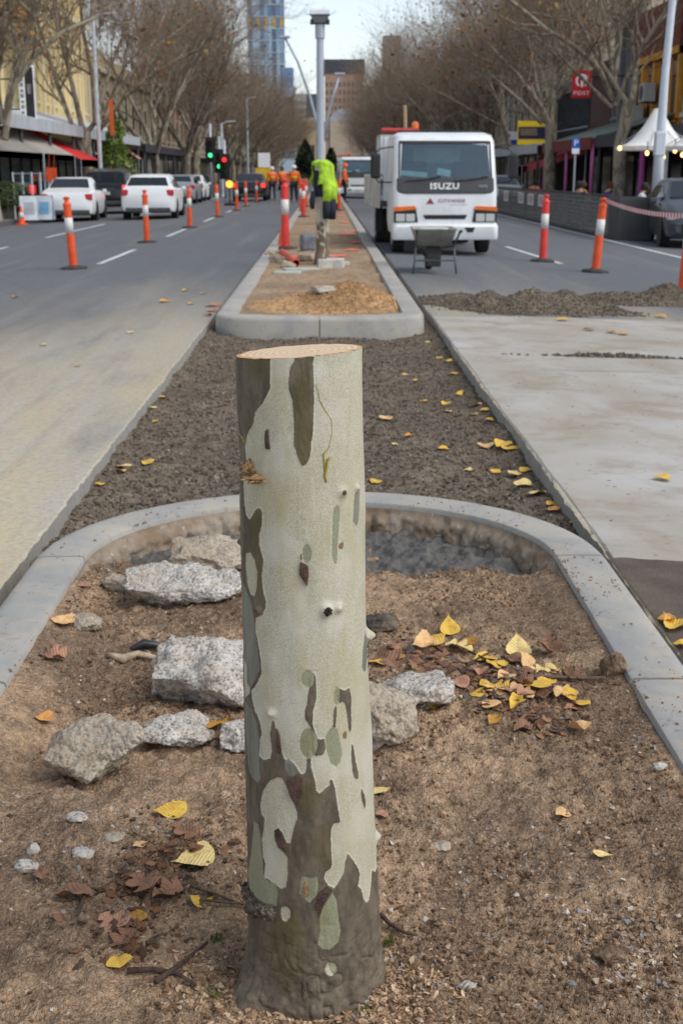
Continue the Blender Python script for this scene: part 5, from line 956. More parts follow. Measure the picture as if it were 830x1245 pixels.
def truck(loc, rz, label, letters, mirrors=True):
    t = thing('flatbed_truck', label, 'truck', loc, rz); prof = [(0.40, 1.94, 0.05), (0.62, 2.0, 0.0), (1.15, 2.0, 0.03), (1.42, 1.98, 0.09), (2.11, 1.93, 0.33), (2.22, 1.88, 0.42), (2.285, 1.70, 0.62)]
    fy = lambda z: float(np.interp(z, [q[0] for q in prof], [q[2] for q in prof]))
    rings = [rrect(w, y0, 1.6 if i < 6 else 1.45, (0.13, 0.13, 0.13, 0.13, 0.15, 0.20, 0.26)[i], z, 4) for i, (z, w, y0) in enumerate(prof)]
    n_ = len(rings[0]); b = MB(); vs = [p for r in rings for p in r]; fs = []
    for i in range(len(rings) - 1):
        for k in range(n_):
            if i == 3 and k == n_ - 1: continue                                    # windscreen opening
            fs.append((i * n_ + k, i * n_ + (k + 1) % n_, (i + 1) * n_ + (k + 1) % n_, (i + 1) * n_ + k))
    fs += [tuple(range(n_ - 1, -1, -1)), tuple(range((len(rings) - 1) * n_, len(rings) * n_))]; b.add(vs, fs); cab = b.build('cab', M_WHT, t, auto=28)
    def panel(name, x0, x1, z0, z1, off, mat, par=t, thick=0.012, xt0=None, xt1=None, m=6, bev=0):
        xt0 = x0 if xt0 is None else xt0; xt1 = x1 if xt1 is None else xt1; b = MB(); F_, B_ = [], []
        for j in range(m + 1):
            u = j / m; z = z0 + (z1 - z0) * u; a, c = x0 + (xt0 - x0) * u, x1 + (xt1 - x1) * u; F_.append([(a, fy(z) - off, z), (c, fy(z) - off, z)]); B_.append([(a, fy(z) - off + thick, z), (c, fy(z) - off + thick, z)])
        b.loft([[f[0], f[1], k[1], k[0]] for f, k in zip(F_, B_)]); return b.build(name, mat, par, bev=bev)
    def rpanel(name, z0, z1, h0, h1, r0, r1, off, mat, thick=0.012, m=28):
        b = MB(); rows = []
        for j in range(m + 1):
            z = z0 + (z1 - z0) * j / m; hw = h0 + (h1 - h0) * j / m
            if z - z0 < r0: hw -= r0 - math.sqrt(max(0, r0 * r0 - (r0 - z + z0) ** 2))
            if z1 - z < r1: hw -= r1 - math.sqrt(max(0, r1 * r1 - (r1 - z1 + z) ** 2))
            ex = 0.014; rows.append([(-hw, fy(z) - off + ex, z), (-hw * 0.9, fy(z) - off, z), (hw * 0.9, fy(z) - off, z), (hw, fy(z) - off + ex, z), (hw, fy(z) - off + thick + ex, z), (-hw, fy(z) - off + thick + ex, z)])
        b.loft(rows); return b.build(name, mat, t, auto=40)
    rpanel('lower_band', 1.15, 1.435, 0.93, 0.925, 0.10, 0.0, 0.012, M_DGR)
    for s in (-1, 1): panel('pillar_trim', min(s * 0.895, s * 0.865), max(s * 0.895, s * 0.865), 1.43, 2.10, 0.010, M_BLK, xt0=min(s * 0.875, s * 0.845), xt1=max(s * 0.875, s * 0.845))
    panel('top_trim', -0.875, 0.875, 2.075, 2.125, 0.012, M_BLK, xt0=-0.87, xt1=0.87, m=1)
    rpanel('windscreen', 1.437, 2.085, 0.885, 0.85, 0.0, 0.07, 0.006, M_WIND, 0.004)
    b = MB(); b.bx(-0.9, 0.9, 0.45, 0.75, 1.1, 1.40); b.build('dashboard', M_DGR, t, bev=0.03)
    b = MB(); b.bx(-0.9, 0.9, 1.25, 1.3, 1.1, 2.1); b.build('rear_wall', pm('cab_lining', S(120, 126, 126), 0.8), t); b = MB(); b.bx(-0.5, 0.42, 1.235, 1.247, 1.72, 2.0); b.build('rear_window', pm('rear_window', S(176, 188, 190), 0.3), t)
    for s in (-0.5, 0.5): b = MB(); b.bx(s - 0.24, s + 0.24, 1.0, 1.14, 1.1, 1.75); b.build('seat', M_BLK, t, bev=0.05)
    b = MB(); b.box((-0.6, 0.36, 1.515), (0.56, 0.02, 0.10), 0, -0.5, 0.09); b.build('papers', pm('paper', S(214, 226, 232), 0.7), t); b = MB(); b.box((0.0, 0.38, 1.54), (0.26, 0.02, 0.14), 0, -0.5, 0.2); b.build('papers', pm('paper', S(214, 226, 232)), t)
    M = Matrix.Rotation(R(90), 3, 'X') @ Matrix.Identity(3); b = MB(); b.lathe([(0.17, 0), (0.18, 0.015), (0.19, 0)], 20, (0.5, 0.78, 1.5), False, Matrix.Rotation(R(35), 3, 'X')); b.build('steering_wheel', M_BLK, t)
    b = MB(); b.loft([rrect(2.0, -0.1, 0.25, 0.08, 0.30), rrect(2.03, -0.13, 0.25, 0.1, 0.36), rrect(2.03, -0.13, 0.25, 0.1, 0.54), rrect(2.0, -0.09, 0.25, 0.08, 0.59)]); bp = b.build('bumper', M_WHT, t, auto=35)
    for s in (-1, 1):
        b = MB(); b.prism([(s * 0.56, 0.53), (s * 0.36, 0.53), (s * 0.42, 0.44), (s * 0.52, 0.44)] if s < 0 else [(0.36, 0.53), (0.56, 0.53), (0.52, 0.44), (0.42, 0.44)], 0.128, 0.138, MXZ); b.build('fog_slot', M_BLK, bp)
        x0, x1 = (0.50, 0.985) if s > 0 else (-0.985, -0.50); hl = MB(); hl.prism([(x0 + (0.02 if s > 0 else 0), 0.62), (x1 - (0.02 if s < 0 else 0), 0.62), (x1, 0.86) if s > 0 else (x1 - 0.06, 0.86), (x0 + 0.06, 0.86) if s > 0 else (x0, 0.86)], 0.012, -0.02, MXZ); h_ = hl.build('headlight', M_BLK, t, bev=0.008)
        for q in (0.13, 0.32):
            b = MB(); b.box((s * (0.5 + q + 0.04), -0.018, 0.71), (0.17, 0.02, 0.14)); b.build('lens', M_LENS, h_, bev=0.02)
        b = MB(); b.prism([(s * 0.54, 0.86), (s * 0.99, 0.82), (s * 0.99, 0.91), (s * 0.58, 0.925)][::s], 0.016, -0.02, MXZ); b.build('indicator', M_AMB, t, bev=0.006)
        if mirrors:
            mr = MB(); mr.box((s * 1.32, 0.28, 1.66), (0.19, 0.09, 0.46)); m_ = mr.build('mirror', M_BLK, t, bev=0.04); a = MB(); a.tube([(s * 0.95, 0.45, 2.02), (s * 1.22, 0.32, 1.98), (s * 1.32, 0.30, 1.90)], 0.014, 6); a.build('arm', M_BLK, m_); a = MB(); a.tube([(s * 0.98, 0.42, 1.36), (s * 1.25, 0.32, 1.36), (s * 1.32, 0.30, 1.44)], 0.014, 6); a.build('arm', M_BLK, m_)
        b = MB(); b.tube([(s * 0.45 - 0.3, fy(1.385) - 0.03, 1.385), (s * 0.45 + 0.1, fy(1.42) - 0.03, 1.42), (s * 0.45 + 0.36, fy(1.47) - 0.03, 1.47)], 0.012, 5); b.build('wiper', M_BLK, t)
        b = MB(); b.prism([(0.42, 1.5), (1.3, 1.5), (1.3, 2.05), (0.62, 2.05)], 0, 0.01, Matrix(((0, 0, s), (1, 0, 0), (0, 1, 0)))); o = b.build('side_window', glass('side_glass', S(40, 48, 50)), t, loc=(s * 0.925, 0, 0)); o.rotation_euler = (0, s * R(-5.5), 0); o.location = (s * (0.925 + 0.148), 0, 0)
    b = MB(); b.prism([(-0.42, 0.76), (0.42, 0.76), (0.38, 0.68), (-0.38, 0.68)][::-1], 0.008, -0.03, MXZ); b.build('grille', M_BLK, t)
    b = MB(); b.bx(-0.19, 0.19, -0.142, -0.131, 0.38, 0.49); b.build('number_plate', pm('plate', S(206, 208, 200), 0.5), t)
    if letters:
        rt_ = (R(90), 0, 0); text_mesh('lettering', 'ISUZU', 0.155, pm('letter_white', S(244, 244, 244), 0.4), t, (-0.02, fy(1.285) - 0.03, 1.285), rt_, 0.004, 1.2, 0.006); text_mesh('lettering', 'CITYWIDE', 0.085, pm('letter_red', S(150, 40, 66), 0.5), t, (0.12, fy(1.02) - 0.012, 1.02), rt_, 0.003, 1.2); text_mesh('lettering', 'NPR', 0.07, pm('letter_grey', S(190, 192, 194), 0.4), t, (0.72, fy(1.285) - 0.03, 1.285), rt_, 0.003, 1.2)
        b = MB(); b.prism([(-0.29, 0.985), (-0.17, 0.985), (-0.23, 1.07)], 0.0, 0.004, MXZ); b.box((-0.23, -0.006, 0.975), (0.15, 0.004, 0.015)); b.build('emblem', pm('letter_red', S(150, 40, 66)), t, loc=(-0.06, fy(1.02) - 0.008, 0)); b = MB(); b.bx(0.1, 0.42, -0.006, -0.002, 0.945, 0.955); b.build('strapline', pm('letter_grey', S(190, 192, 194)), t, loc=(0, fy(0.95), 0))
    # chassis, tray, headboard
    b = MB(); b.bx(-0.4, -0.28, 0.3, 6.2, 0.5, 0.72); b.bx(0.28, 0.4, 0.3, 6.2, 0.5, 0.72); b.bx(-0.8, 0.8, 0.5, 0.7, 0.36, 0.5); b.bx(-0.8, 0.8, 4.3, 4.5, 0.36, 0.5); b.bx(-0.6, 0.6, 0.25, 1.5, 0.42, 0.62); b.build('chassis', M_BLK, t)
    b = MB(); b.bx(-1.12, 1.12, 1.75, 6.4, 0.86, 0.98); b.build('tray', M_DGR, t, bev=0.01)
    for s in (-1, 1):
        b = MB(); b.bx(min(s * 1.12, s * 1.16), max(s * 1.12, s * 1.16), 1.75, 6.4, 0.84, 1.5)
        sp = b.build('side_board', M_DWH, t, bev=0.008)
        for k in range(5): q = MB(); q.bx(min(s * 1.16, s * 1.19), max(s * 1.16, s * 1.19), 1.85 + k * 1.05, 1.95 + k * 1.05, 0.84, 1.5); q.build('rib', M_DWH, sp)
        b = MB(); b.bx(min(s * 1.06, s * 1.12), max(s * 1.06, s * 1.12), 1.76, 3.0, 1.502, 2.24); b.build('box_side', M_WHT, t, bev=0.01)
        b = MB(); b.bx(min(s * 0.95, s * 1.1), max(s * 0.95, s * 1.1), 3.5, 3.52, 0.3, 0.84); b.build('mud_flap', M_BLK, t)
    b = MB(); b.bx(-1.059, 1.059, 1.74, 1.80, 0.985, 2.24); hb = b.build('headboard', M_WHT, t, bev=0.01); b = MB(); b.bx(-0.92, -0.62, 1.72, 1.735, 1.75, 2.25)
    b.build('vent_panel', M_DGR, hb)
    for k in range(5): q = MB(); q.bx(-0.92 + k * 0.07, -0.90 + k * 0.07, 1.70, 1.718, 1.75, 2.25); q.build('bar', M_WHT, hb)
    b = MB(); b.bx(-1.12, 1.12, 1.8, 3.0, 2.245, 2.28); b.build('box_roof', M_DWH, t); b = MB(); b.tube([(-1.1, 1.78, 2.36), (-0.35, 1.78, 2.36)], 0.045, 8); b.build('red_rail', pm('red_rail', S(176, 60, 56), 0.5), t)
    b = MB(); b.tube([(-0.8, 1.2, 2.33), (0.85, 1.2, 2.33)], 0.014, 6)
    for s in (-0.75, 0, 0.8): b.tube([(s, 1.2, 2.26), (s, 1.2, 2.33)], 0.012, 5)
    b.build('roof_rack', M_BLK, t); b = MB(); b.lathe([(0.07, 2.28), (0.075, 2.34), (0.07, 2.50), (0.03, 2.53)], 14, (-0.42, 1.85, 0)); b.build('beacon', M_AMB, t, auto=40)
    b = MB(); b.tube([(-0.6, 2.0, 2.27), (-0.62, 2.0, 2.85)], 0.035, 8); b.build('handle_pole', pm('timber', S(176, 150, 118), 0.8), t)
    for x in (-0.84, 0.84): wheel(t, x, 0.85, 0.385, 0.22)
    for x in (-0.86, 0.86): wheel(t, x, 4.3, 0.385, 0.36)
    return t
p = groad(537, 309); o = truck((2.13, p[1] - 0.35, road_z(2.13)), R(1.6), 'white works truck with lettering and amber lamps beside the far island', True); o.scale = (0.93, 0.93, 0.93)
truck((1.85, 72.0, road_z(1.85)), R(0.5), 'second white truck farther back behind the lettered truck', False)
def barrow():
    p = groad(527, 333); t = thing('wheelbarrow', 'grey wheelbarrow parked in front of the lettered truck', 'wheelbarrow', (p[0], p[1], p[2]), 0.0); MG = pm('barrow_tray', S(168, 166, 160), 0.55, 0.15, 4, metal=0.3, dirt=0.6, dirtcol=S(132, 122, 108))
    rings = [rrect(0.46, -0.1, 0.55, 0.06, 0.40), rrect(0.60, -0.22, 0.72, 0.08, 0.62), rrect(0.63, -0.25, 0.75, 0.08, 0.64)]; b = MB(); b.loft(rings, cap=False); b.add(rings[0], [tuple(range(len(rings[0]) - 1, -1, -1))]); o = b.build('tray', MG, t, auto=40); s = o.modifiers.new('s', 'SOLIDIFY'); s.thickness = 0.006
    b = MB(); b.loft([rrect(0.56, -0.18, 0.68, 0.08, 0.585), rrect(0.4, 0.0, 0.5, 0.08, 0.645)]); b.build('load', pm('dry_cement', S(190, 188, 182), 0.9, 0.1, 8, 0.4, 40), t)
    MF = pm('barrow_frame', S(92, 96, 94), 0.5, 0.1, 6, metal=0.4)
    for s in (-1, 1):
        b = MB(); b.tube([(s * 0.3, -0.62, 0.62), (s * 0.27, -0.1, 0.40), (s * 0.16, 0.6, 0.34), (s * 0.06, 0.95, 0.2)], 0.016, 7); b.build('handle', MF, t, True); b = MB(); b.tube([(s * 0.27, -0.1, 0.40), (s * 0.29, -0.14, 0.2), (s * 0.31, -0.16, 0.012)], 0.014, 7); b.build('leg', MF, t, True)
        b = MB(); b.tube([(s * 0.30, -0.62, 0.62), (s * 0.305, -0.72, 0.635)], 0.022, 8); b.build('grip', M_BLK, t)
    b = MB(); b.tube([(-0.29, -0.14, 0.2), (0.29, -0.14, 0.2)], 0.012, 6); b.build('cross_bar', MF, t); b = MB(); b.lathe([(0.1, -0.045), (0.185, -0.05), (0.2, -0.02), (0.2, 0.02), (0.185, 0.05), (0.1, 0.045)], 20, (0, 0.95, 0.2), True, Matrix.Rotation(R(90), 3, 'Y')); b.build('wheel', M_TYR, t, auto=40); b = MB(); b.bx(-0.1, 0.1, -0.02, 0.2, 0.1, 0.38); b.build('bucket', M_RUB, t, bev=0.02)
barrow()

# ================================================================== CARS (local: front +Y, origin on the ground)
CAR = {'sedan': [(-2.36, .70, .36, .80, .82, .60), (-2.30, .84, .26, .96, .99, .76), (-1.85, .90, .22, 1.0, 1.06, .76), (-1.42, .91, .2, 1.0, 1.10, .72), (-.78, .91, .2, .98, 1.43, .60), (0, .91, .2, .96, 1.47, .62), (.45, .91, .2, .95, 1.42, .60), (1.2, .90, .2, .95, 1.03, .74), (1.8, .88, .2, .87, .93, .72), (2.24, .80, .24, .72, .78, .62), (2.34, .66, .34, .58, .60, .5)],
  'wagon': [(-2.38, .72, .40, .86, .88, .62), (-2.32, .86, .28, 1.02, 1.06, .76), (-2.18, .90, .24, 1.02, 1.10, .74), (-1.80, .91, .22, 1.02, 1.40, .62), (-1.4, .92, .2, 1.0, 1.47, .64), (-.2, .92, .2, .98, 1.50, .64), (.35, .92, .2, .97, 1.44, .62), (1.15, .91, .2, .98, 1.08, .74), (1.8, .89, .2, .92, .98, .72), (2.26, .82, .26, .76, .82, .62), (2.36, .68, .36, .6, .62, .5)],
  'suv': [(-2.35, .76, .45, .95, .97, .68), (-2.3, .90, .34, 1.1, 1.16, .80), (-2.22, .93, .32, 1.14, 1.24, .80), (-2.05, .94, .30, 1.14, 1.66, .70), (-1.6, .95, .28, 1.12, 1.76, .70), (-.2, .95, .28, 1.1, 1.80, .70), (.3, .95, .28, 1.08, 1.72, .68), (1.0, .94, .28, 1.06, 1.2, .80), (1.7, .92, .3, 1.02, 1.1, .78), (2.25, .86, .34, .9, .95, .7), (2.35, .74, .42, .7, .72, .56)],
  'hatch': [(-2.05, .70, .38, .86, .88, .6), (-1.98, .84, .26, 1.0, 1.04, .74), (-1.88, .88, .22, 1.02, 1.12, .72), (-1.45, .9, .2, 1.0, 1.42, .60), (-.9, .90, .2, .98, 1.48, .62), (0, .90, .2, .96, 1.49, .62), (.4, .90, .2, .95, 1.43, .6), (1.15, .89, .2, .95, 1.04, .72), (1.75, .87, .2, .88, .95, .7), (2.12, .80, .24, .74, .80, .62), (2.22, .66, .34, .6, .62, .5)]}
def ring(y, w, zb, zbelt, zt, wt):
    h = [(w * .78, zb), (w * .95, zb + .03), (w, zb + .18), (w * 1.0, zb + (zbelt - zb) * .62), (w * .965, zbelt - 0.02), (w * .93, zbelt + .02 if zt > zbelt + .05 else zbelt), (wt + (w * .93 - wt) * 0.12, zt - .10 * (zt - zbelt)), (wt * .93, zt - .012), (wt * .5, zt)]
    return [(x, y, z) for x, z in h] + [(-x, y, z) for x, z in h[::-1]]
def car(kind, loc, rz, paint, label, group='cars along the street', tail=(190, 36, 40), lit=False, detail=True):
    t = thing('parked_car', label, 'car', loc, rz, group); st = CAR[kind]; b = MB(); b.loft([ring(*s) for s in st]); body = b.build('body', paint, t, auto=32); G = glass('car_glass', S(30, 36, 40))
    def patch(name, ia, ib, u0, u1, par=t):
        a, c = st[ia], st[ib]; q = []
        for u in (u0, u1):
            y = a[0] + (c[0] - a[0]) * u; z = a[4] + (c[4] - a[4]) * u; w = (a[5] + (c[5] - a[5]) * u) * .94; q.append((w, y, z))
        n_ = Vector((0, -(c[4] - a[4]), c[0] - a[0])).normalized(); n_ = n_ if n_.z > 0 else -n_; o_ = n_ * 0.012; m = MB(); P = [Vector((-q[0][0], q[0][1], q[0][2])), Vector((q[0][0], q[0][1], q[0][2])), Vector((q[1][0], q[1][1], q[1][2])), Vector((-q[1][0], q[1][1], q[1][2]))]
        m.add([p + o_ for p in P] + [p - o_ for p in P], [(0, 1, 2, 3), (7, 6, 5, 4), (0, 4, 5, 1), (1, 5, 6, 2), (2, 6, 7, 3), (3, 7, 4, 0)]); m.build(name, G, par)
    ri = {'sedan': 3, 'wagon': 2, 'suv': 2, 'hatch': 2}[kind]; patch('rear_window', ri, ri + 1, 0.06, 0.93); wi = {'sedan': 6, 'wagon': 6, 'suv': 6, 'hatch': 6}[kind]; patch('windscreen', wi + 1, wi, 0.06, 0.94)
    # side windows
    for s in (-1, 1):
        spans = [(-1.02, -0.12), (-0.04, 0.82)] if kind == 'sedan' else [(-1.75, -1.05), (-0.97, -0.1), (-0.02, 0.78)]
        ys = [q[0] for q in st]
        for (y0, y1) in spans:
            m = MB(); P = []
            def sec(y, f):
                w, zb, ze, zt, wt = [float(np.interp(y, ys, [q[k] for q in st])) for k in (1, 2, 3, 4, 5)]; a = (w * .93, ze + .03); c = (wt + (w * .93 - wt) * .12, zt - .10 * (zt - ze)); f = min(f, max(0.15, (zt - ze - .14) / max(.05, zt - ze))); return Vector((s * (a[0] + (c[0] - a[0]) * f + 0.012), y, a[1] + (c[1] - a[1]) * f))
            P = [sec(y0, 0.08), sec(y1, 0.08), sec(y1, 0.9), sec(y0, 0.9)]; i_ = Vector((-s * 0.02, 0, 0)); m.add(P + [p + i_ for p in P], [(0, 1, 2, 3), (7, 6, 5, 4), (0, 4, 5, 1), (1, 5, 6, 2), (2, 6, 7, 3), (3, 7, 4, 0)]); m.build('side_window', G, t)
        m = MB(); m.box((s * (st[5][1] + 0.07), 0.62, st[5][3] + 0.03), (0.14, 0.1, 0.12)); m.build('mirror', paint, t, bev=0.03)
        M_T = glow('tail_lit', S(255, 50, 40), 1.6) if lit else pm('tail_lens', S(*tail), 0.25, 0.1, 10, spec=0.6)
        zt_ = st[1][3]; m = MB(); m.box((s * (st[1][1] - 0.10), st[1][0] - 0.015, zt_ - 0.13), (0.24, 0.10, 0.2 if kind != 'suv' else 0.34)); m.build('tail_light', M_T, t, bev=0.03)
        m = MB(); m.box((s * (st[-2][1] - 0.13), st[-2][0] + 0.0, st[-2][3] - 0.06), (0.34, 0.14, 0.13)); m.build('headlight', M_LENS, t, bev=0.04)
        for yy in (-1.38, 1.42): wheel(t, s * (st[5][1] - 0.115), yy, 0.32 if kind != 'suv' else 0.37, 0.21); m = MB(); m.lathe([(0.39 if kind != 'suv' else 0.44, -0.01), (0.36, 0.012)], 24, (s * (st[5][1] - 0.006), yy, 0.33 if kind != 'suv' else 0.38), True, Matrix.Rotation(R(90), 3, 'Y')); m.build('wheel_arch', M_BLK, t)
    m = MB(); m.box((0, st[1][0] - 0.0, 0.33 if kind != 'suv' else 0.45), (1.5, 0.16, 0.16)); m.build('rear_bumper', M_DGR, t, bev=0.04); m = MB(); m.box((0, st[1][0] - 0.045, zt_ - 0.27), (0.38, 0.012, 0.12)); m.build('number_plate', pm('plate', S(206, 208, 200)), t)
    m = MB(); m.box((0, st[-1][0] - 0.05, 0.45), (1.05, 0.14, 0.2)); m.build('grille', M_BLK, t, bev=0.03)
    m = MB(); m.box((0, st[1][0] - 0.03, zt_ - 0.10), (0.7, 0.02, 0.03)); m.build('trim_strip', M_CHR, t)
    return t
P_WH = pm('car_white', S(234, 236, 236), 0.25, 0.03, 1, spec=0.6); P_BK = pm('car_black', S(32, 34, 38), 0.2, 0.05, 1, spec=0.6); P_SV = pm('car_silver', S(168, 174, 180), 0.3, 0.04, 1, metal=0.4); P_GR = pm('car_grey', S(74, 78, 84), 0.25, 0.05, 1, spec=0.6, metal=0.3)
def at_px(px, Y): x = (px - VX) / F * Y * 1.0; return (x, Y + 2.3, road_z(x))
a = at_px(86, 43.0); car('sedan', a, R(4), P_WH, 'white sedan parked at the left kerb beside the board signs'); a = at_px(184, 43.0); car('wagon', a, R(2), P_WH, 'white wagon in the left lane in front of a black car', tail=(150, 60, 66)); a = at_px(135, 51.0); car('suv', a, R(2), P_BK, 'black four wheel drive between the white sedan and white wagon', lit=True)
a = at_px(222, 66.0); car('hatch', a, 0, P_SV, 'silver hatchback behind the white wagon'); a = at_px(234, 72.0); car('sedan', a, 0, P_WH, 'white sedan behind the silver hatchback'); a = at_px(246, 82.0); car('hatch', a, 0, P_BK, 'dark hatchback farthest of the left parked row')
a = at_px(306, 68.0); o = car('sedan', a, 0, P_BK, 'dark sedan driving away behind the left lane bollards', lit=True); a = at_px(352, 112.0); car('wagon', a, 0, P_SV, 'pale distant car beyond the road workers')
car('hatch', (8.44, 29.1, road_z(8.2)), R(172), P_GR, 'dark grey hatchback facing forward at the right edge'); car('hatch', (8.6, 62.5, road_z(8.2)), R(180), P_SV, 'silver car parked beyond the cafe barrier')

# ================================================================== PEOPLE
def skin(name, pts, edges, radii, mat, par, sub=1, root=0):
    me = bpy.data.meshes.new(name); me.from_pydata([tuple(p) for p in pts], edges, []); o = link(name, me, mat, par); md = o.modifiers.new('skin', 'SKIN'); md.use_smooth_shade = True
    for i, v in enumerate(me.skin_vertices[0].data): r = radii[i]; v.radius = (r, r) if isinstance(r, (int, float)) else r; v.use_root = (i == root)
    s = o.modifiers.new('sub', 'SUBSURF'); s.levels = sub; s.render_levels = sub; return o
M_SKIN = pm('skin', S(206, 160, 134), 0.6, 0.06, 20); M_TRO = pm('dark_trousers', S(44, 46, 56), 0.85, 0.12, 8)
def person(label, loc, rz, vest, trousers=M_TRO, hat=None, hair=None, pose='stand', band=None, group=None):
    """local: facing -Y"""
    t = thing('person', label, 'person', loc, rz, group)
    J = {'pel': (0, 0, .95), 'wai': (0, .0, 1.12), 'che': (0, .0, 1.33), 'nec': (0, .01, 1.49), 'hea': (0, -.01, 1.58), 'top': (0, -.01, 1.70)}
    for s, q in ((-1, 'l'), (1, 'r')):
        J.update({'sh' + q: (s * .19, .01, 1.42), 'el' + q: (s * .27, .02, 1.14), 'wr' + q: (s * .27, -.08, .90), 'ha' + q: (s * .265, -.11, .82), 'hi' + q: (s * .10, 0, .92), 'kn' + q: (s * .12, -.02, .50), 'an' + q: (s * .13, .02, .09), 'to' + q: (s * .14, -.13, .045)})
    if pose == 'bend':
        for k in ('wai', 'che', 'nec', 'hea', 'top', 'shl', 'shr', 'ell', 'elr', 'wrl', 'wrr', 'hal', 'har'):
            x, y, z = J[k]; d = z - .95; J[k] = (x, y - d * .85, .95 + d * .42)
        for s, q in ((-1, 'l'), (1, 'r')): J['el' + q] = (s * .24, -.45, .85); J['wr' + q] = (s * .18, -.52, .62); J['ha' + q] = (s * .16, -.54, .54)
    if pose == 'sit':
        dz = -.47
        for k in list(J):
            x, y, z = J[k]
            if k == 'top' or k[:2] not in ('kn', 'an', 'to'): J[k] = (x, y, z + dz)
        for k in ('wai', 'che', 'nec', 'hea', 'top', 'shl', 'shr'): x, y, z = J[k]; J[k] = (x, y - (z - .48) * .35, z)
        for s, q in ((-1, 'l'), (1, 'r')): J['kn' + q] = (s * .14, -.42, .50); J['an' + q] = (s * .14, -.42, .09); J['to' + q] = (s * .14, -.55, .045); J['el' + q] = (s * .27, -.28, .70); J['wr' + q] = (s * .16, -.46, .74); J['ha' + q] = (s * .12, -.53, .75)
    if pose == 'walk':
        J['knl'] = (-.11, -.16, .52); J['anl'] = (-.12, -.12, .1); J['tol'] = (-.12, -.26, .06); J['anr'] = (.12, .22, .12); J['tor'] = (.12, .1, .05)
    N_ = list(J); ix = {k: i for i, k in enumerate(N_)}; E_ = [('pel', 'wai'), ('wai', 'che'), ('che', 'nec'), ('nec', 'hea'), ('hea', 'top')]
    for q in 'lr': E_ += [('che', 'sh' + q), ('sh' + q, 'el' + q), ('el' + q, 'wr' + q), ('wr' + q, 'ha' + q), ('pel', 'hi' + q), ('hi' + q, 'kn' + q), ('kn' + q, 'an' + q), ('an' + q, 'to' + q)]
    rad = {'pel': .13, 'wai': .12, 'che': .145, 'nec': .055, 'hea': .088, 'top': .07}
    for q in 'lr': rad.update({'sh' + q: .07, 'el' + q: .045, 'wr' + q: .03, 'ha' + q: .035, 'hi' + q: .095, 'kn' + q: .06, 'an' + q: .042, 'to' + q: .036})
    skin('body', [J[k] for k in N_], [(ix[a], ix[b]) for a, b in E_], [rad[k] for k in N_], M_SKIN, t)
    def sub(nm, keys, edges, g, mat): skin(nm, [J[k] for k in keys], [(keys.index(a), keys.index(b)) for a, b in edges], [rad[k] * g for k in keys], mat, t)
    ks = ['pel', 'wai', 'che', 'shl', 'ell', 'wrl', 'shr', 'elr', 'wrr']; sub('top', ks, [('pel', 'wai'), ('wai', 'che'), ('che', 'shl'), ('shl', 'ell'), ('ell', 'wrl'), ('che', 'shr'), ('shr', 'elr'), ('elr', 'wrr')], 1.22, vest)
    ks = ['pel', 'hil', 'knl', 'anl', 'hir', 'knr', 'anr']; sub('trousers', ks, [('pel', 'hil'), ('hil', 'knl'), ('knl', 'anl'), ('pel', 'hir'), ('hir', 'knr'), ('knr', 'anr')], 1.2, trousers)
    for q in 'lr': skin('boot', [J['an' + q], J['to' + q]], [(0, 1)], [.055, .046], M_BLK, t)
    h = Vector(J['hea']).lerp(Vector(J['top']), .35); fw = Vector((0, -1, 0)) if pose != 'bend' else Vector((0, -.5, -.85))
    if hat: b = MB(); b.lathe([(.15, 0), (.125, .01), (.12, .06), (.085, .12), (.02, .14)], 16, h + Vector((0, 0, .02))); b.build('helmet', hat, t, True)
    if hair: T, Tf = ICO3; V = T * np.array([.105, .115, .125]) * (1 + .06 * fbm3(T[:, 0] * 4, T[:, 1] * 4, T[:, 2] * 4, 3, 4)[:, None]); V[:, 1] += .025; V[:, 2] += .02; V = V + np.array(h); link('hair', fastmesh('hair', V, Tf, True), hair, t)
    b = MB(); T, Tf = ICO0; f0 = h + fw * .085; b.add([Vector(v) * .016 + f0 for v in T], [tuple(f) for f in Tf]); b.build('nose', M_SKIN, t)
    if band: b = MB(); c = Vector(J['wai']).lerp(Vector(J['che']), .45); b.lathe([(.178, -.03), (.178, .03)], 16, c, False); b.build('reflective_band', band, t)
    return t
M_HO = pm('hi_vis_orange', S(244, 112, 40), 0.7, 0.08, 8); M_HY = pm('hi_vis_yellow', S(236, 206, 60), 0.7, 0.08, 8); M_HAT = pm('white_helmet', S(232, 234, 236), 0.35, 0.04)
def wk(px, Y): x = (px - VX) / F * Y; return (x, Y, road_z(x))
G_ = 'road workers in orange vests'
person('worker in orange vest and white helmet standing in the left lane', wk(333, 68), R(200), M_HO, hat=M_HAT, pose='stand', band=M_HY, group=G_); person('worker in orange standing with back turned near the left lane', wk(345, 72), R(20), M_HO, hair=pm('brown_hair', S(74, 56, 44), 0.8), pose='walk', group=G_); person('worker in white helmet bending over by the far island', wk(358, 70), R(10), M_HO, hat=M_HAT, pose='bend', band=M_HY, group=G_); person('worker in white helmet and orange vest behind the red island bollards', (-1.5, 62, road_z(-1.5)), R(0), M_HO, hat=M_HAT, pose='stand', band=M_HY, group=G_); person('worker in orange vest beside the second truck', (0.9, 58, 0.05), R(90), M_HO, hat=M_HO, pose='stand', group=G_)
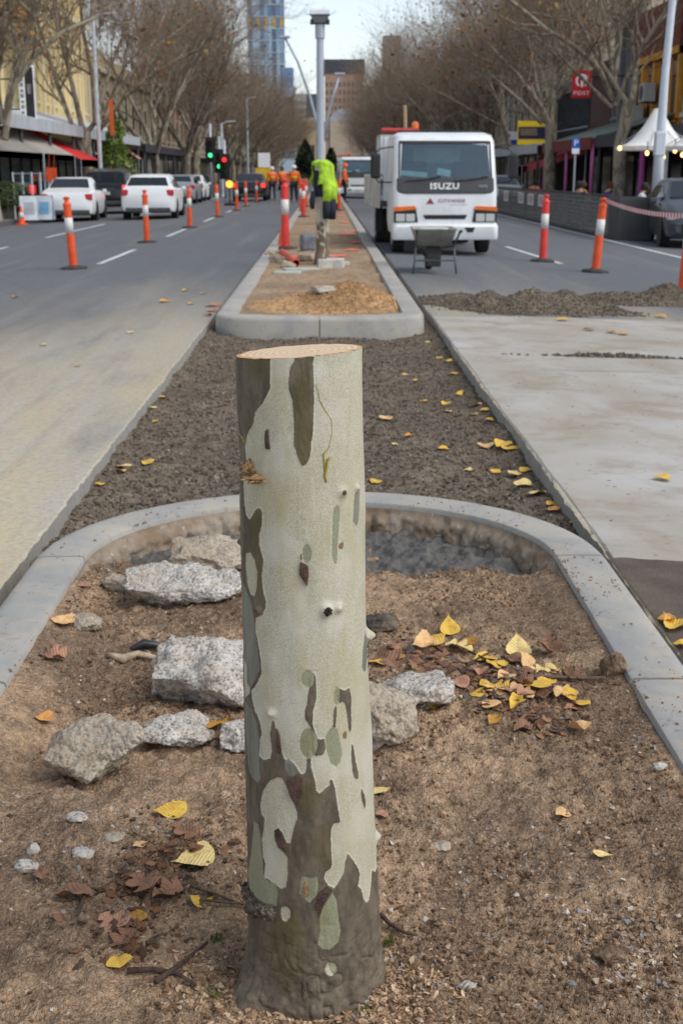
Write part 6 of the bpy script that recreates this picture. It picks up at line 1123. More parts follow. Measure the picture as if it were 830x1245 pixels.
# ================================================================== FOOTPATHS, STREET EDGES
M_FOOT = pm('footpath', S(138, 134, 128), 0.85, 0.12, 1.0, 0.2, 40, dirt=0.3); M_BLUE = pm('bluestone', S(96, 96, 98), 0.75, 0.12, 2.0, 0.2, 30)
for s, x0 in ((-1, 10.25), (1, 10.35)):
    z = road_z(x0); b = MB(); b.bx(min(s * (x0 + 0.3), s * 40), max(s * (x0 + 0.3), s * 40), -5, 520, z - 0.5, z + 0.13); o = b.build('footpath', M_FOOT); tag(o, kind='structure')
    kb = thing('kerb', None, None, kind='structure')
    for k in range(60): b = MB(); b.bx(min(s * x0, s * (x0 + 0.3)), max(s * x0, s * (x0 + 0.3)), 10 + k * 3.0, 12.99 + k * 3.0, z - 0.5, z + 0.134); b.build('kerb_stone', M_BLUE, kb)
FZ = road_z(10.3) + 0.13

# ================================================================== PLANE TREES
def tree_meshes(seed, height=12.0, limbs=None, fork=2.6, r0=0.30, twigs=1.0, spread=1.0, leafy=1.0):
    rg = random.Random(seed); T = MB(); K = MB(); L = []
    def grow(p, d, r, ln, lev):
        """one branch: wandering polyline, then children along it"""
        seg = 5 if lev < 2 else (4 if lev < 3 else (3 if lev < 4 else 2)); pts = [p]; dd = d.copy(); rad = [r]
        for i in range(seg):
            dd = (dd + Vector((rg.gauss(0, .11), rg.gauss(0, .11), rg.gauss(0.05, .08))) * (1 + 0.35 * lev)).normalized(); pts.append(pts[-1] + dd * (ln / seg)); rad.append(max(r * (1 - 0.62 * (i + 1) / seg), 0.005))
        (T if lev < 3 else K).tube(pts, rad, (8, 6, 5, 3, 3)[lev], cap=False)
        if lev >= 4:
            if rg.random() < 0.30 * leafy: L.append(pts[-1].copy())
            return
        nchild = (5, 7, 8, int(12 * twigs))[lev] if lev < 4 else 0
        for k in range(nchild):
            f = 0.25 + 0.75 * (k + rg.random()) / nchild; i = min(int(f * seg), seg - 1); q = pts[i].lerp(pts[i + 1], f * seg - i); az = rg.uniform(0, 6.28); ax = dd.orthogonal().normalized(); ax.rotate(Matrix.Rotation(az, 3, dd)); nd = (dd * rg.uniform(.55, 1.0) + ax * rg.uniform(.5, .95) * spread + Vector((0, 0, .16))).normalized(); rr = max(rad[i] * rg.uniform(.42, .62), 0.007)
            grow(q, nd, rr, ln * rg.uniform(.50, .72), lev + 1)
    trunk = [Vector((0, 0, -0.1)), Vector((0, 0, 0.35)), Vector((rg.gauss(0, .06), rg.gauss(0, .06), fork * .6)), Vector((rg.gauss(0, .1), rg.gauss(0, .1), fork))]; T.tube(trunk, [r0 * 1.35, r0 * 1.02, r0 * .92, r0 * .95], 14, cap=False)
    if limbs:
        for pts, r in limbs:
            pts = [Vector(p) for p in pts]; m = len(pts); r *= .8; rad = [r * (1 - .55 * i / (m - 1)) for i in range(m)]; T.tube(pts, rad, 8, cap=False)
            for k in range(7):
                f = .3 + .7 * (k + rg.random()) / 7; i = min(int(f * (m - 1)), m - 2); q = pts[i].lerp(pts[i + 1], f * (m - 1) - i); d = (pts[i + 1] - pts[i]).normalized(); ax = d.orthogonal().normalized(); ax.rotate(Matrix.Rotation(rg.uniform(0, 6.28), 3, d)); grow(q, (d * .7 + ax * .8 + Vector((0, 0, .1))).normalized(), rad[i] * .5, rg.uniform(1.6, 2.6), 2)
    n0 = 5 if not limbs else 2
    for k in range(n0):
        a = 2 * math.pi * (k + rg.random() * .6) / n0; tilt = rg.uniform(.28, .75) * spread; d = Vector((math.cos(a) * tilt, math.sin(a) * tilt, 1)).normalized(); grow(trunk[-1] - Vector((0, 0, .25)), d, r0 * rg.uniform(.42, .62), (height - fork) * rg.uniform(.55, .8), 1)
    me_t = T.mesh('trunk', True); me_k = K.mesh('twigs', True); P = np.array([p[:] for p in L]) if L else np.zeros((1, 3)); rgn = np.random.default_rng(seed)
    pal = np.array([S(138, 84, 46)[:3], S(166, 104, 50)[:3], S(116, 106, 56)[:3], S(140, 124, 62)[:3], S(110, 80, 56)[:3], S(176, 128, 52)[:3]]); tpl = (np.array([[-1, 0, 0], [0, -.7, .15], [1, 0, 0], [0, .8, .2]]), np.array([[0, 1, 2], [0, 2, 3]]))
    me_l = scatter_mesh('leaves', P, rgn.uniform(.05, .12, len(P)), rgn, pal[rgn.choice(6, len(P), p=[.3, .15, .15, .1, .2, .1])], tmpl=tpl); return me_t, me_k, me_l
n = NT('tree_bark'); co = n.coord((1, 1, .5)); v = n.noise(co, 3.2, 4, .5, 1.0); c = n.mix(n.smooth(v, .46, .54), S(124, 113, 98), S(168, 157, 138)); c = n.mix(n.math('MULTIPLY', n.noise(co, 25, 4), .35), c, S(106, 96, 84)); n.set(c, .85, n.bump(n.noise(co, 20, 4), .4, .02), spec=.2); M_BARK = n.m
M_TWG = pm('tree_twigs', S(138, 121, 103), .9, .14, .8); n = NT('tree_leaves'); n.set(n.attr('tint', 'Color'), .7, spec=.2); M_LVS = n.m
def put_tree(meshes, x, y, z, rz, s, label, group):
    t = thing('plane_tree', label, 'tree', (x, y, z), rz, group); t.scale = (s, s, s)
    for nm, me, mt in zip(('trunk', 'crown', 'leaves'), meshes, (M_BARK, M_TWG, M_LVS)):
        if not me.materials: me.materials.append(mt)
        o = bpy.data.objects.new(nm, me); COL.objects.link(o); o.parent = t
        if nm == 'crown': cr = o
    return t
def pxl(pts, Y, org, dy=0.0):
    return [np.array(gy(a, b, Y + dy * i)) - np.array(org) for i, (a, b) in enumerate(pts)]
VAR = [tree_meshes(101 + k, 14.0, fork=2.4 + .3 * k, r0=.27 + .02 * k) for k in range(3)]
# nearest trees carry the limbs the photograph shows
Y1 = 42.0; X1 = (4 - VX) / F * Y1; o1 = (X1, Y1, FZ)
TR1 = tree_meshes(211, 11, [(pxl([(6, 170), (14, 110), (40, 70), (78, 38), (120, 20)], Y1, o1, .3), .15), (pxl([(4, 150), (20, 95), (38, 40), (52, -10)], Y1, o1, -.4), .13), (pxl([(3, 150), (-8, 80), (-10, 0)], Y1, o1, .5), .14), (pxl([(8, 130), (22, 60), (10, 10), (14, -60)], Y1, o1, .5), .11)], fork=2.9, r0=.27, twigs=.5); put_tree(TR1, *o1, 0, 1, 'bare plane tree at the left frame edge beside the grey awning', 'plane trees lining the street')
Y2 = 60.0; X2 = (118 - VX) / F * Y2; o2 = (X2, Y2, FZ)
TR2 = tree_meshes(223, 12, [(pxl([(108, 205), (96, 175), (80, 130), (66, 90), (54, 50), (40, 10)], Y2, o2, -.3), .16), (pxl([(120, 160), (150, 118), (190, 88), (225, 68), (255, 55)], Y2, o2, -.5), .14), (pxl([(118, 150), (112, 90), (100, 30), (96, -40)], Y2, o2, .4), .16), (pxl([(119, 140), (135, 80), (160, 20), (170, -30)], Y2, o2, .5), .13)], fork=3.4, r0=.31); put_tree(TR2, *o2, 0, 1, 'bare plane tree with a long leaning stem behind the white sedan', 'plane trees lining the street')
Y3 = 46.0; X3 = (742 - VX) / F * Y3; o3 = (X3, Y3, FZ)
TR3 = tree_meshes(237, 11, [(pxl([(744, 120), (728, 84), (700, 58), (664, 36), (630, 8), (600, -14)], Y3, o3, -.5), .13), (pxl([(742, 130), (716, 104), (690, 78), (678, 66)], Y3, o3, -.6), .10), (pxl([(748, 128), (764, 88), (782, 54), (806, 18), (820, -10)], Y3, o3, -.4), .12), (pxl([(745, 110), (742, 70), (735, 30), (726, -20)], Y3, o3, .3), .13), (pxl([(746, 100), (752, 60), (756, 10), (760, -40)], Y3, o3, .5), .13)], fork=4.0, r0=.25, twigs=.35); put_tree(TR3, *o3, 0, 1, 'bare plane tree with spreading limbs in front of the orange shop', 'plane trees lining the street')
Y4 = 61.0; X4 = (660 - VX) / F * Y4; o4 = (X4, Y4, FZ)
TR4 = tree_meshes(251, 12, [(pxl([(658, 150), (634, 124), (606, 100), (590, 88)], Y4, o4, -.4), .12), (pxl([(662, 150), (672, 100), (690, 50), (700, 0)], Y4, o4, .4), .14), (pxl([(658, 140), (650, 90), (640, 40), (622, -10)], Y4, o4, .4), .15)], fork=3.8, r0=.30); put_tree(TR4, *o4, 0, 1, 'bare plane tree in front of the dark glazed post office', 'plane trees lining the street')
rgt = random.Random(5); near_l = ['third plane tree of the left row behind the white wagon', 'fourth plane tree of the left row near the traffic lights', 'fifth plane tree of the left row past the traffic lights']; near_r = ['third plane tree of the right row behind the truck', 'fourth plane tree of the right row above the truck box']
yl = [84, 100, 114]; ORD = 'first second third fourth fifth sixth seventh eighth ninth tenth eleventh twelfth thirteenth fourteenth fifteenth sixteenth seventeenth eighteenth nineteenth twentieth twenty-first twenty-second twenty-third twenty-fourth twenty-fifth'.split()
for i, y in enumerate(yl + list(range(128, 330, 13))): put_tree(VAR[i % 3], -11.1 + rgt.uniform(-.3, .3), y, FZ, rgt.uniform(0, 6.28), rgt.uniform(.95, 1.15), near_l[i] if i < 3 else '%s plane tree from the camera in the left hand row' % ORD[i + 2], 'plane trees lining the street')
for i, y in enumerate([76, 90] + list(range(104, 330, 13))): put_tree(VAR[(i + 1) % 3], 11.3 + rgt.uniform(-.3, .3), y, FZ, rgt.uniform(0, 6.28), rgt.uniform(.95, 1.15), near_r[i] if i < 2 else '%s plane tree from the camera in the right hand row' % ORD[i + 2], 'plane trees lining the street')

# leafy trees: many small leaves spread through a crown volume
def leafy(name, label, x, y, z, h, w, cols, N, cone=False, seed=1, ls=.09, trunk=.3):
    rg = np.random.default_rng(seed); t = thing(name, label, 'tree', (x, y, z)); b = MB(); b.tube([(0, 0, -.05), (.03, 0, h * .5), (0, 0, h * .9)], [.06 * h / 3, .045 * h / 3, .01], 8); hh = h * (1 - trunk)
    for k in range(9): a = k * 2.4; f = .25 + .07 * k; b.tube([(0, 0, h * f), (math.cos(a) * w * .3, math.sin(a) * w * .3, h * (f + .1))], [.02, .006], 5)
    b.build('trunk', M_BARK, t, True); u = rg.random(N); th = rg.uniform(0, 6.28, N); cl = fbm3(np.cos(th) * 2, np.sin(th) * 2, u * 5, 3, seed); pr = (1 - u) ** .8 if cone else np.sqrt(np.maximum(0, 1 - (2 * u - 1) ** 2)); r = w / 2 * pr * (1 + .45 * cl) * rg.uniform(.35, 1, N) ** .5
    P = np.stack([r * np.cos(th), r * np.sin(th), h * trunk + u * hh], -1); pal = np.array([S(*c)[:3] for c in cols]); tpl = (np.array([[-1, 0, 0], [0, -.6, .15], [1, 0, 0], [0, .6, .15]]), np.array([[0, 1, 2], [0, 2, 3]])); link('crown', scatter_mesh('crown', P, rg.uniform(.6, 1.2, N) * ls, rg, pal[rg.integers(0, len(pal), N)] * rg.uniform(.7, 1.2, (N, 1)), tmpl=tpl), M_LVS, t)
leafy('small_tree', 'small bright green leafy tree on the left footpath behind the black car', (152 - VX) / F * 66, 66, FZ, 4.4, 2.1, [(112, 132, 54), (138, 152, 68), (88, 110, 48)], 3200, True, 3, .085, .25)
leafy('cypress', 'dark green cypress behind the light pole at the end of the street', (372 - VX) / F * 240, 240, -.3, 7.5, 5.5, [(66, 76, 58), (54, 70, 48), (34, 46, 34)], 3500, True, 5, .4, .1); leafy('cypress', 'second dark green cypress right of the light pole', (402 - VX) / F * 240, 243, -.3, 6, 4.4, [(66, 76, 58), (58, 72, 48), (34, 46, 34)], 3000, True, 6, .4, .1)
leafy('shrub', 'green potted shrub behind the board signs', -10.75, 43.2, FZ, 1.25, 1.3, [(86, 104, 62), (104, 120, 74), (66, 82, 50)], 1200, False, 8, .05, .35)

# ================================================================== BUILDINGS
M_CREAM = pm('cream_render', S(230, 206, 146), .85, .1, .4, .15, 6, dirt=.45, dirtcol=S(178, 150, 100)); M_STONE = pm('pale_stone', S(204, 194, 170), .85, .1, .4, .15, 6, dirt=.3, dirtcol=S(150, 138, 116)); M_WIN = glass('shop_glass', S(34, 36, 38), .1); M_DARK = pm('dark_interior', S(36, 34, 33), .9, .2, 1); M_AWN = pm('awning_grey', S(152, 144, 134), .8, .1, 1); M_IRON = pm('verandah_iron', S(186, 190, 194), .6, .1, .8, stretch=(1, 6, 1)); M_DKIRON = pm('dark_iron', S(62, 62, 64), .7, .15, 1)
def building(name, label, side, y0, y1, h, mat, rows, bay, parapet=0.5, winmat=None, frame=None, pil=None, ver=3.2, setback=0.0, win=(0.95, 1.9), base=None, shop=True, depth=14, gap=None):
    """a street front at x=side*FX, between y0 and y1; rows = list of window sill heights"""
    FX = 14.2 + setback; s = side; t = thing(name, label, 'building', (s * FX, (y0 + y1) / 2, FZ)); L = y1 - y0; inn = lambda a, b: (min(s * a, s * b), max(s * a, s * b))
    b = MB(); b.bx(*inn(0.0, depth), -L / 2 + .02, L / 2 - .02, ver, h); b.build('wall', mat, t); nb = max(1, int(round(L / bay)))
    b = MB(); b.bx(*inn(-.28, .3), -L / 2 + .02, L / 2 - .02, h + .002, h + .30); b.build('cornice', pil or mat, t, bev=.03); b = MB(); b.bx(*inn(0.02, .35), -L / 2 + .02, L / 2 - .02, h + .302, h + .302 + parapet); b.build('parapet', mat, t)
    b = MB(); b.bx(*inn(-.12, -.002), -L / 2 + .02, L / 2 - .02, ver + .45, ver + .62); b.build('string_course', pil or mat, t)
    for k in range(nb):
        yc = -L / 2 + (k + .5) * L / nb
        for zr in rows:
            f = MB(); f.bx(*inn(-.05, -.004), yc - win[0] / 2 - .12, yc + win[0] / 2 + .12, zr - .1, zr + win[1] + .16); w_ = f.build('window', frame or pil or mat, t); g = MB(); g.bx(*inn(-.058, -.052), yc - win[0] / 2, yc + win[0] / 2, zr, zr + win[1]); g.build('pane', winmat or M_WIN, w_); g = MB(); g.bx(*inn(-.16, -.06), yc - win[0] / 2 - .18, yc + win[0] / 2 + .18, zr - .2, zr - .102); g.build('sill', pil or mat, w_)
        if pil:
            p = MB(); p.bx(*inn(-.16, -.004), yc - L / nb / 2 + .06, yc - L / nb / 2 + .42, ver + .63, h - .02); p.build('pilaster', pil, t)
    if shop:
        b = MB(); b.bx(*inn(.3, depth), -L / 2 + .02, L / 2 - .02, 0, ver - .002); b.build('ground_floor', base or M_DARK, t)
        for k in range(nb):
            yc = -L / 2 + (k + .5) * L / nb; g = MB(); g.bx(*inn(.24, .298), yc - L / nb * .38, yc + L / nb * .38, .45, 2.6); g.build('shop_window', M_WIN, t)
    return t
def verandah(label, side, y0, y1, z, mat, posts=3, drop=.55, x_out=10.9, post_mat=None, fascia=None):
    s = side; t = thing('verandah', label, 'verandah', (0, 0, 0)); a, c = 14.15, x_out; th = .06; b = MB(); b.add([(s * a, y0, z + drop), (s * a, y1, z + drop), (s * c, y1, z), (s * c, y0, z), (s * a, y0, z + drop + th), (s * a, y1, z + drop + th), (s * c, y1, z + th), (s * c, y0, z + th)], [(0, 1, 2, 3), (7, 6, 5, 4), (0, 4, 5, 1), (1, 5, 6, 2), (2, 6, 7, 3), (3, 7, 4, 0)]); b.build('roof', mat, t)
    b = MB(); b.bx(min(s * c, s * (c - .06)), max(s * c, s * (c - .06)), y0, y1, z - .38, z + .1); b.build('fascia', fascia or mat, t)
    for k in range(posts): y = y0 + .2 + (y1 - y0 - .4) * k / max(1, posts - 1); b = MB(); b.tube([(s * (c + .08), y, FZ), (s * (c + .08), y, z)], .07, 10); b.build('post', post_mat or M_DKIRON, t, True)
# ---- left side
building('shop_building', 'ornate yellow rendered shop building with tall pilasters on the left', -1, 36, 78, 9.6, M_CREAM, [5.0], 2.1, 1.4, pil=pm('cream_trim', S(230, 214, 172), .85, .08, .5, dirt=.3, dirtcol=S(186, 158, 110)), frame=pm('cream_trim', S(230, 214, 172)), win=(.95, 3.0), winmat=pm('cream_blind', S(206, 186, 138), .8, .1, 1)); verandah('long iron verandah roof along the yellow building', -1, 38, 78, 3.35, M_IRON, 9, .9, 11.2, fascia=M_IRON)
building('shop_building', 'plain buff two storey shop building past the yellow one', -1, 78, 104, 7.6, pm('buff_render', S(188, 170, 136), .85, .1, .4), [4.3], 3.4, .8, pil=M_STONE); verandah('dark iron verandah past the yellow building', -1, 78.2, 104, 3.0, M_DKIRON, 6, .6)
building('shop_building', 'brick shop building in the far left terrace', -1, 104, 140, 8.6, pm('brown_brick', S(138, 98, 76), .9, .15, 2), [4.3], 3.6, .9, pil=M_STONE); building('office_block', 'tall pale office block behind the left row of trees', -1, 140, 190, 12, pm('pale_office', S(196, 186, 166), .85, .1, .3), [4.2, 7.4, 10.4], 4.0, .8, pil=M_STONE); building('office_block', 'grey office block at the far left end', -1, 190, 300, 11, pm('grey_office', S(150, 146, 142), .85, .1, .3), [4.2, 7.6], 4.5, .8, pil=M_STONE)
def awning(name, label, pts, mat, val=.25, cat='awning', frame=True):
    """pts: back-left, back-right, front-right, front-left corners"""
    t = thing(name, label, cat); P = [Vector(p) for p in pts]; n_ = (P[1] - P[0]).cross(P[3] - P[0]).normalized() * .02; b = MB(); nu = 8; top = []
    for j in range(5):
        v = j / 4; a = P[0].lerp(P[3], v); c = P[1].lerp(P[2], v); top += [a.lerp(c, i / nu) + Vector((0, 0, -.05 * math.sin(math.pi * i / nu * 4) ** 2 * v)) for i in range(nu + 1)]
    m = len(top); Fq = [tuple(f) for f in grid_faces(nu + 1, 5)]; b.add(top + [p - Vector((0, 0, .03)) for p in top], Fq + [tuple(i + m for i in f[::-1]) for f in Fq]); b.build('canopy', mat, t, True)
    b = MB(); b.add([P[3], P[2], P[2] - Vector((0, 0, val)), P[3] - Vector((0, 0, val))] + [p + Vector((0, .02, 0)) for p in (P[3], P[2], P[2] - Vector((0, 0, val)), P[3] - Vector((0, 0, val)))], [(0, 1, 2, 3), (7, 6, 5, 4), (0, 3, 7, 4), (1, 5, 6, 2), (0, 4, 5, 1), (3, 2, 6, 7)]); b.build('valance', mat, t)
    for p in (P[2], P[3]): b = MB(); b.tube([(p.x, p.y + .05, FZ), (p.x, p.y + .05, p.z)], .025, 6); b.build('pole', M_GALV, t)
def G(px, py, Y): return tuple(float(c) for c in gy(px, py, Y))
awning('cafe_awning', 'grey canvas cafe awning at the far left over outdoor seating', [(-12.9, 42.4, 3.35), (-12.9, 48, 3.35), (-10.5, 48, 2.1), (-10.5, 41.0, 2.1)], M_AWN, .22); awning('cafe_awning', 'second grey canvas awning joined behind the first at left', [(-12.9, 48.1, 3.35), (-12.9, 54, 3.35), (-10.5, 54, 2.1), (-10.5, 48.1, 2.1)], pm('awning_grey2', S(164, 156, 146), .8, .1, 1), .22)
awning('shop_awning', 'red sloping shop awning behind the grey awnings', [(-13.2, 54.3, 3.3), (-13.2, 59, 3.3), (-10.3, 59, 1.95), (-10.3, 54.3, 1.95)], pm('awning_red', S(206, 46, 44), .7, .08, 1), .3); awning('shop_awning', 'tan sloping shop awning beside the green tree', [(-13.5, 72, 3.6), (-13.5, 73.6, 3.6), (-11.0, 73.6, 1.7), (-11.0, 72, 1.7)], pm('awning_tan', S(206, 186, 138), .8, .08, 1), .1); awning('shop_awning', 'pink sloping shop awning beside the tan one', [(-13.5, 76, 3.9), (-13.5, 77.5, 3.9), (-11.0, 77.5, 2.2), (-11.0, 76, 2.2)], pm('awning_pink', S(206, 140, 146), .8, .08, 1), .1); awning('shop_awning', 'white shop awning between red and tan awnings', [(-13.5, 62, 3.1), (-13.5, 65, 3.1), (-11.3, 65, 2.3), (-11.3, 62, 2.3)], pm('awning_white', S(206, 206, 204), .8, .08, 1), .2)
def blade_sign():
    t = thing('hanging_sign', 'tall white and black blade sign fixed to the yellow building', 'sign', G(35, 146, 50)); s = 50 / F; w, h = 18 * s, 60 * s; b = MB(); b.bx(-w / 2, w / 2, 0, .14, 0, h); b.build('cabinet', pm('sign_white', S(232, 234, 236), .5), t, bev=.02); b = MB(); b.bx(-w * .08, w / 2 - .03, -.012, -.002, .08, h - .08); b.build('dark_panel', pm('sign_dark', S(44, 42, 44), .4, .2, 2), t)
    for k in range(9): b = MB(); b.bx(-w * .40, -w * .22, -.008, -.002, .22 + k * .2, .22 + k * .2 + .1 + .03 * (k % 2)); b.build('letter', pm('sign_grey', S(120, 124, 128), .5), t)
    b = MB(); b.bx(-.02, .02, .02, .1, h * .3, h * .3 + .05); b.build('bracket_stub', M_DKIRON, t); b = MB(); b.tube([(0, .07, h * .75), (-1.9, .07, h * .75)], .03, 6); b.build('bracket', M_DKIRON, t); b = MB(); b.tube([(0, .07, h * .2), (-1.9, .07, h * .2)], .03, 6); b.build('bracket', M_DKIRON, t)
    b = MB(); b.bx(w * .05, w * .3, -.02, -.013, h * .48, h * .66); b.build('picture', pm('sign_pic', S(130, 132, 136), .5, .3, 4), t)
blade_sign()
def aboard(x, y, rz, label, blue):
    t = thing('board_sign', label, 'sign', (x, y, FZ), rz); t.scale = (.78, .78, .78)
    for s in (-1, 1):
        b = MB(); b.box((0, s * .16, .52), (.72, .03, 1.0), 0, s * R(9)); pn = b.build('panel', pm('board_white', S(206, 212, 218), .6), t)
        for k in range(5): q = MB(); q.box((0, -.185 + .0 - (.16 - .155) + (.5 - .3 - .12 * k) * .0, .85 - .12 * k), (.5 - .05 * (k % 2), .004, .035)); 
    b = MB(); b.box((0.02, -.185, .52), (.42, .006, .5), 0, R(-9)); b.build('print', pm('board_blue' if blue else 'board_grey', S(120, 170, 206) if blue else S(170, 172, 178), .6), t)
    b = MB(); b.bx(-.36, .36, -.02, .02, 1.0, 1.03); b.build('hinge', M_DKIRON, t)
aboard(G(32, 200, 42)[0], 42, R(8), 'white board sign with grey print next to the left tree', False); aboard(G(50, 200, 42.2)[0], 42.4, R(-5), 'white board sign with blue print beside the white sedan', True)
def screen():
    t = thing('glass_screen', 'clear cafe wind screen with white posts under the grey awning', 'screen', (-10.6, 0, FZ))
    for k in range(6): b = MB(); b.tube([(0, 43.6 + k * 1.4, 0), (0, 43.6 + k * 1.4, 1.55)], .03, 8); b.build('post', pm('post_white', S(214, 216, 218), .5), t)
    b = MB(); b.tube([(0, 43.6, 1.5), (0, 50.6, 1.5)], .015, 6); b.build('rail', M_GALV, t)
    for k in range(5): b = MB(); b.bx(-.006, .006, 43.66 + k * 1.4, 44.94 + k * 1.4, .12, 1.45); b.build('pane', M_WIND, t)
screen()
for k, (px, Y, lb) in enumerate([(60, 48, 'orange heater sign hanging under the grey awning'), (66, 49, 'second orange tag hanging under the grey awning')]): b = MB(); b.box(G(px, 212, Y), (.2, .05, .5)); b.tube([G(px, 204, Y), G(px, 186, Y)], .01, 5); o = b.build('hanging_tag', M_ORG); tag(o, lb, 'sign')
# ---- right side
M_ORF = pm('orange_render', S(206, 146, 58), .85, .1, .5, dirt=.2, dirtcol=S(150, 100, 50)); M_MAR = pm('maroon_brick', S(124, 66, 56), .9, .15, 3, .3, 20); M_GRB = pm('grey_render', S(112, 112, 116), .85, .1, .5); M_BRB = pm('dark_brown_brick', S(92, 72, 66), .9, .15, 4, .3, 20)
building('shop_building', 'cream rendered shop building at the upper right edge', 1, 38, 51.4, 8.3, M_STONE, [4.3], 2.6, .9, pil=pm('cream_trim2', S(214, 202, 176), .85, .08, .5), win=(.8, 2.2)); building('shop_building', 'orange fronted shop with a maroon brick parapet', 1, 51.6, 59.4, 6.1, M_ORF, [3.7], 1.95, 2.0, pil=pm('orange_trim', S(220, 160, 66), .8), frame=pm('maroon_paint', S(96, 40, 40), .7), win=(.75, 2.2), winmat=glass('dark_red_glass', S(50, 24, 24)))
b = MB(); b.bx(13.98, 14.18, 51.62, 59.38, 6.1 + FZ, 8.3 + FZ); o = b.build('brick_parapet', M_MAR); tag(o, 'maroon brick parapet wall on top of the orange shop', 'parapet')
building('shop_building', 'narrow grey rendered building between orange shop and post office', 1, 59.6, 64.2, 8.2, M_GRB, [4.2], 2.2, .4, pil=pm('grey_trim', S(132, 132, 136), .8)); building('post_office', 'dark brown brick wing of the post office', 1, 64.4, 69.2, 6.4, M_BRB, [], 2.4, .3, pil=None); building('shop_building', 'tall cream ornate building beyond the post office', 1, 79.4, 106, 12.0, pm('cream_right', S(214, 204, 176), .85, .1, .4, dirt=.3), [4.4, 8.2], 2.9, 1.0, pil=M_STONE, win=(1.0, 2.2)); building('shop_building', 'red brick building in the far right terrace', 1, 106, 140, 9.5, pm('red_brick_far', S(150, 92, 74), .9, .12, 2), [4.3], 3.6, .9, pil=M_STONE); building('office_block', 'brown office block far along the right side', 1, 140, 190, 14, pm('brown_office', S(136, 118, 106), .85, .1, .3), [4.2, 7.5, 10.8], 4.0, .6, pil=M_STONE); building('office_block', 'grey block at the far right end of the street', 1, 190, 300, 12, pm('grey_office2', S(158, 152, 146), .85, .1, .3), [4.2, 7.6], 4.5, .6, pil=M_STONE)
def glazed():
    t = thing('post_office', 'dark glazed post office front with close vertical mullions', 'building', (14.2, 74.3, FZ)); b = MB(); b.bx(.1, 14, -4.9, 4.9, 0, 6.3); b.build('wall', M_DARK, t); b = MB(); b.bx(-.1, .098, -4.9, 4.9, 6.0, 6.6); b.build('coping', pm('pale_coping', S(170, 172, 174), .7), t)
    for k in range(14):
        y = -4.85 + k * .7; b = MB(); b.bx(-.06, .04, y, y + .09, 2.9, 5.99); b.build('mullion', pm('mullion', S(88, 90, 94), .5), t); b = MB(); b.bx(.05, .08, y + .1, y + .69, 2.95, 5.95); b.build('pane', glass('tinted', S(28, 30, 34), .08), t)
    b = MB(); b.bx(-.09, -.062, -4.9, 4.9, 3.9, 3.98); b.build('rail', M_GALV, t); b = MB(); b.bx(-2.9, .0, -4.9, 4.9, 2.5, 2.86); b.build('canopy', pm('canopy_grey', S(150, 150, 150), .7), t)
glazed()
verandah('green corrugated verandah roof over the pink posts', 1, 52, 63.5, 2.7, pm('green_iron', S(108, 124, 114), .6, .15, 1, stretch=(1, 8, 1)), 3, 1.0, 10.8, pm('pink_paint', S(206, 112, 176), .6), pm('dark_red_board', S(120, 48, 40), .7))
verandah('grey verandah below the cream building at far right', 1, 66, 100, 2.75, M_IRON, 8, .5)
awning('shop_awning', 'maroon sloping awning over the shopfront behind the cafe barrier', [(13.6, 57, 3.0), (13.6, 70, 3.0), (10.8, 70, 1.75), (11.6, 57, 2.55)], pm('awning_maroon', S(176, 66, 74), .75, .1, 1), .35); awning('shop_awning', 'pink striped awning end by the maroon awning', [(12.6, 68.8, 2.0), (12.6, 71, 2.0), (10.6, 71, 1.75), (10.6, 68.8, 1.75)], pm('awning_pink2', S(214, 130, 178), .75, .1, 1), .5)
def boxsign(name, label, l, t_, r, b_, X, parts, frame=S(60, 60, 62)):
    Y = X * F / ((l + r) / 2 - VX); c = G((l + r) / 2, b_, Y); s = Y / F; w, h = (r - l) * s, (b_ - t_) * s * .98; t = thing(name, label, 'sign', c); b = MB(); b.bx(-w / 2, w / 2, 0, .15, 0, h); b.build('cabinet', pm('sgn_%d' % int(l), frame, .5, .04), t, bev=.01)
    b = MB(); b.tube([(w / 2, .08, h * .8), (14.2 - c[0], .08, h * .8)], .04, 6); b.build('bracket', M_DKIRON, t); return t, w, h
t, w, h = boxsign('post_sign', 'red post office sign with white emblem and lettering', 695, 88, 717, 119, 12.2, None, S(190, 30, 38)); M_SW = pm('sign_pure_white', S(240, 240, 240), .5, .02)
text_mesh('lettering', 'POST', .23, M_SW, t, (0, -.006, h * .17), (R(90), 0, 0), .004, 1.25)
b = MB(); n_ = 28; ro, ri_ = w * .33, w * .24; V = []
for rr in (ro, ri_):
    for k in range(n_ + 1): a = R(-60 + 300 * k / n_); V.append((rr * math.cos(a), -.006, rr * math.sin(a)))
b.add(V + [(x, -.001, z) for x, _, z in V], [(k, k + 1, n_ + 2 + k, n_ + 1 + k)[::-1] for k in range(n_)]); b.build('emblem_ring', M_SW, t, loc=(0, 0, h * .62)); b = MB(); b.prism([(-.05 * w, -ro * .95), (.06 * w, -ro * .95), (.06 * w, -.05 * w), (.2 * w, 0), (.2 * w, .16 * w), (.06 * w, .2 * w), (-.05 * w, .2 * w)], .002, .008, MXZ); b.build('emblem_letter', M_SW, t, loc=(0, 0, h * .62))
t, w, h = boxsign('shop_sign', 'yellow and navy shop sign hanging above the far right footpath', 629, 149, 662, 176, 12.0, None, S(236, 200, 40)); b = MB(); b.bx(-w * .47, w * .47, -.012, -.002, h * .24, h * .76); b.build('navy_panel', pm('sign_navy', S(36, 38, 66), .5), t)
for k, (a, c) in enumerate([(.30, .62), (.30, .52), (.36, .42)]): b = MB(); b.bx(-w * .40, w * (.02 + a * .5), -.018, -.013, h * c, h * (c + .04)); b.build('text_line', pm('sign_tan', S(176, 150, 96), .5), t)
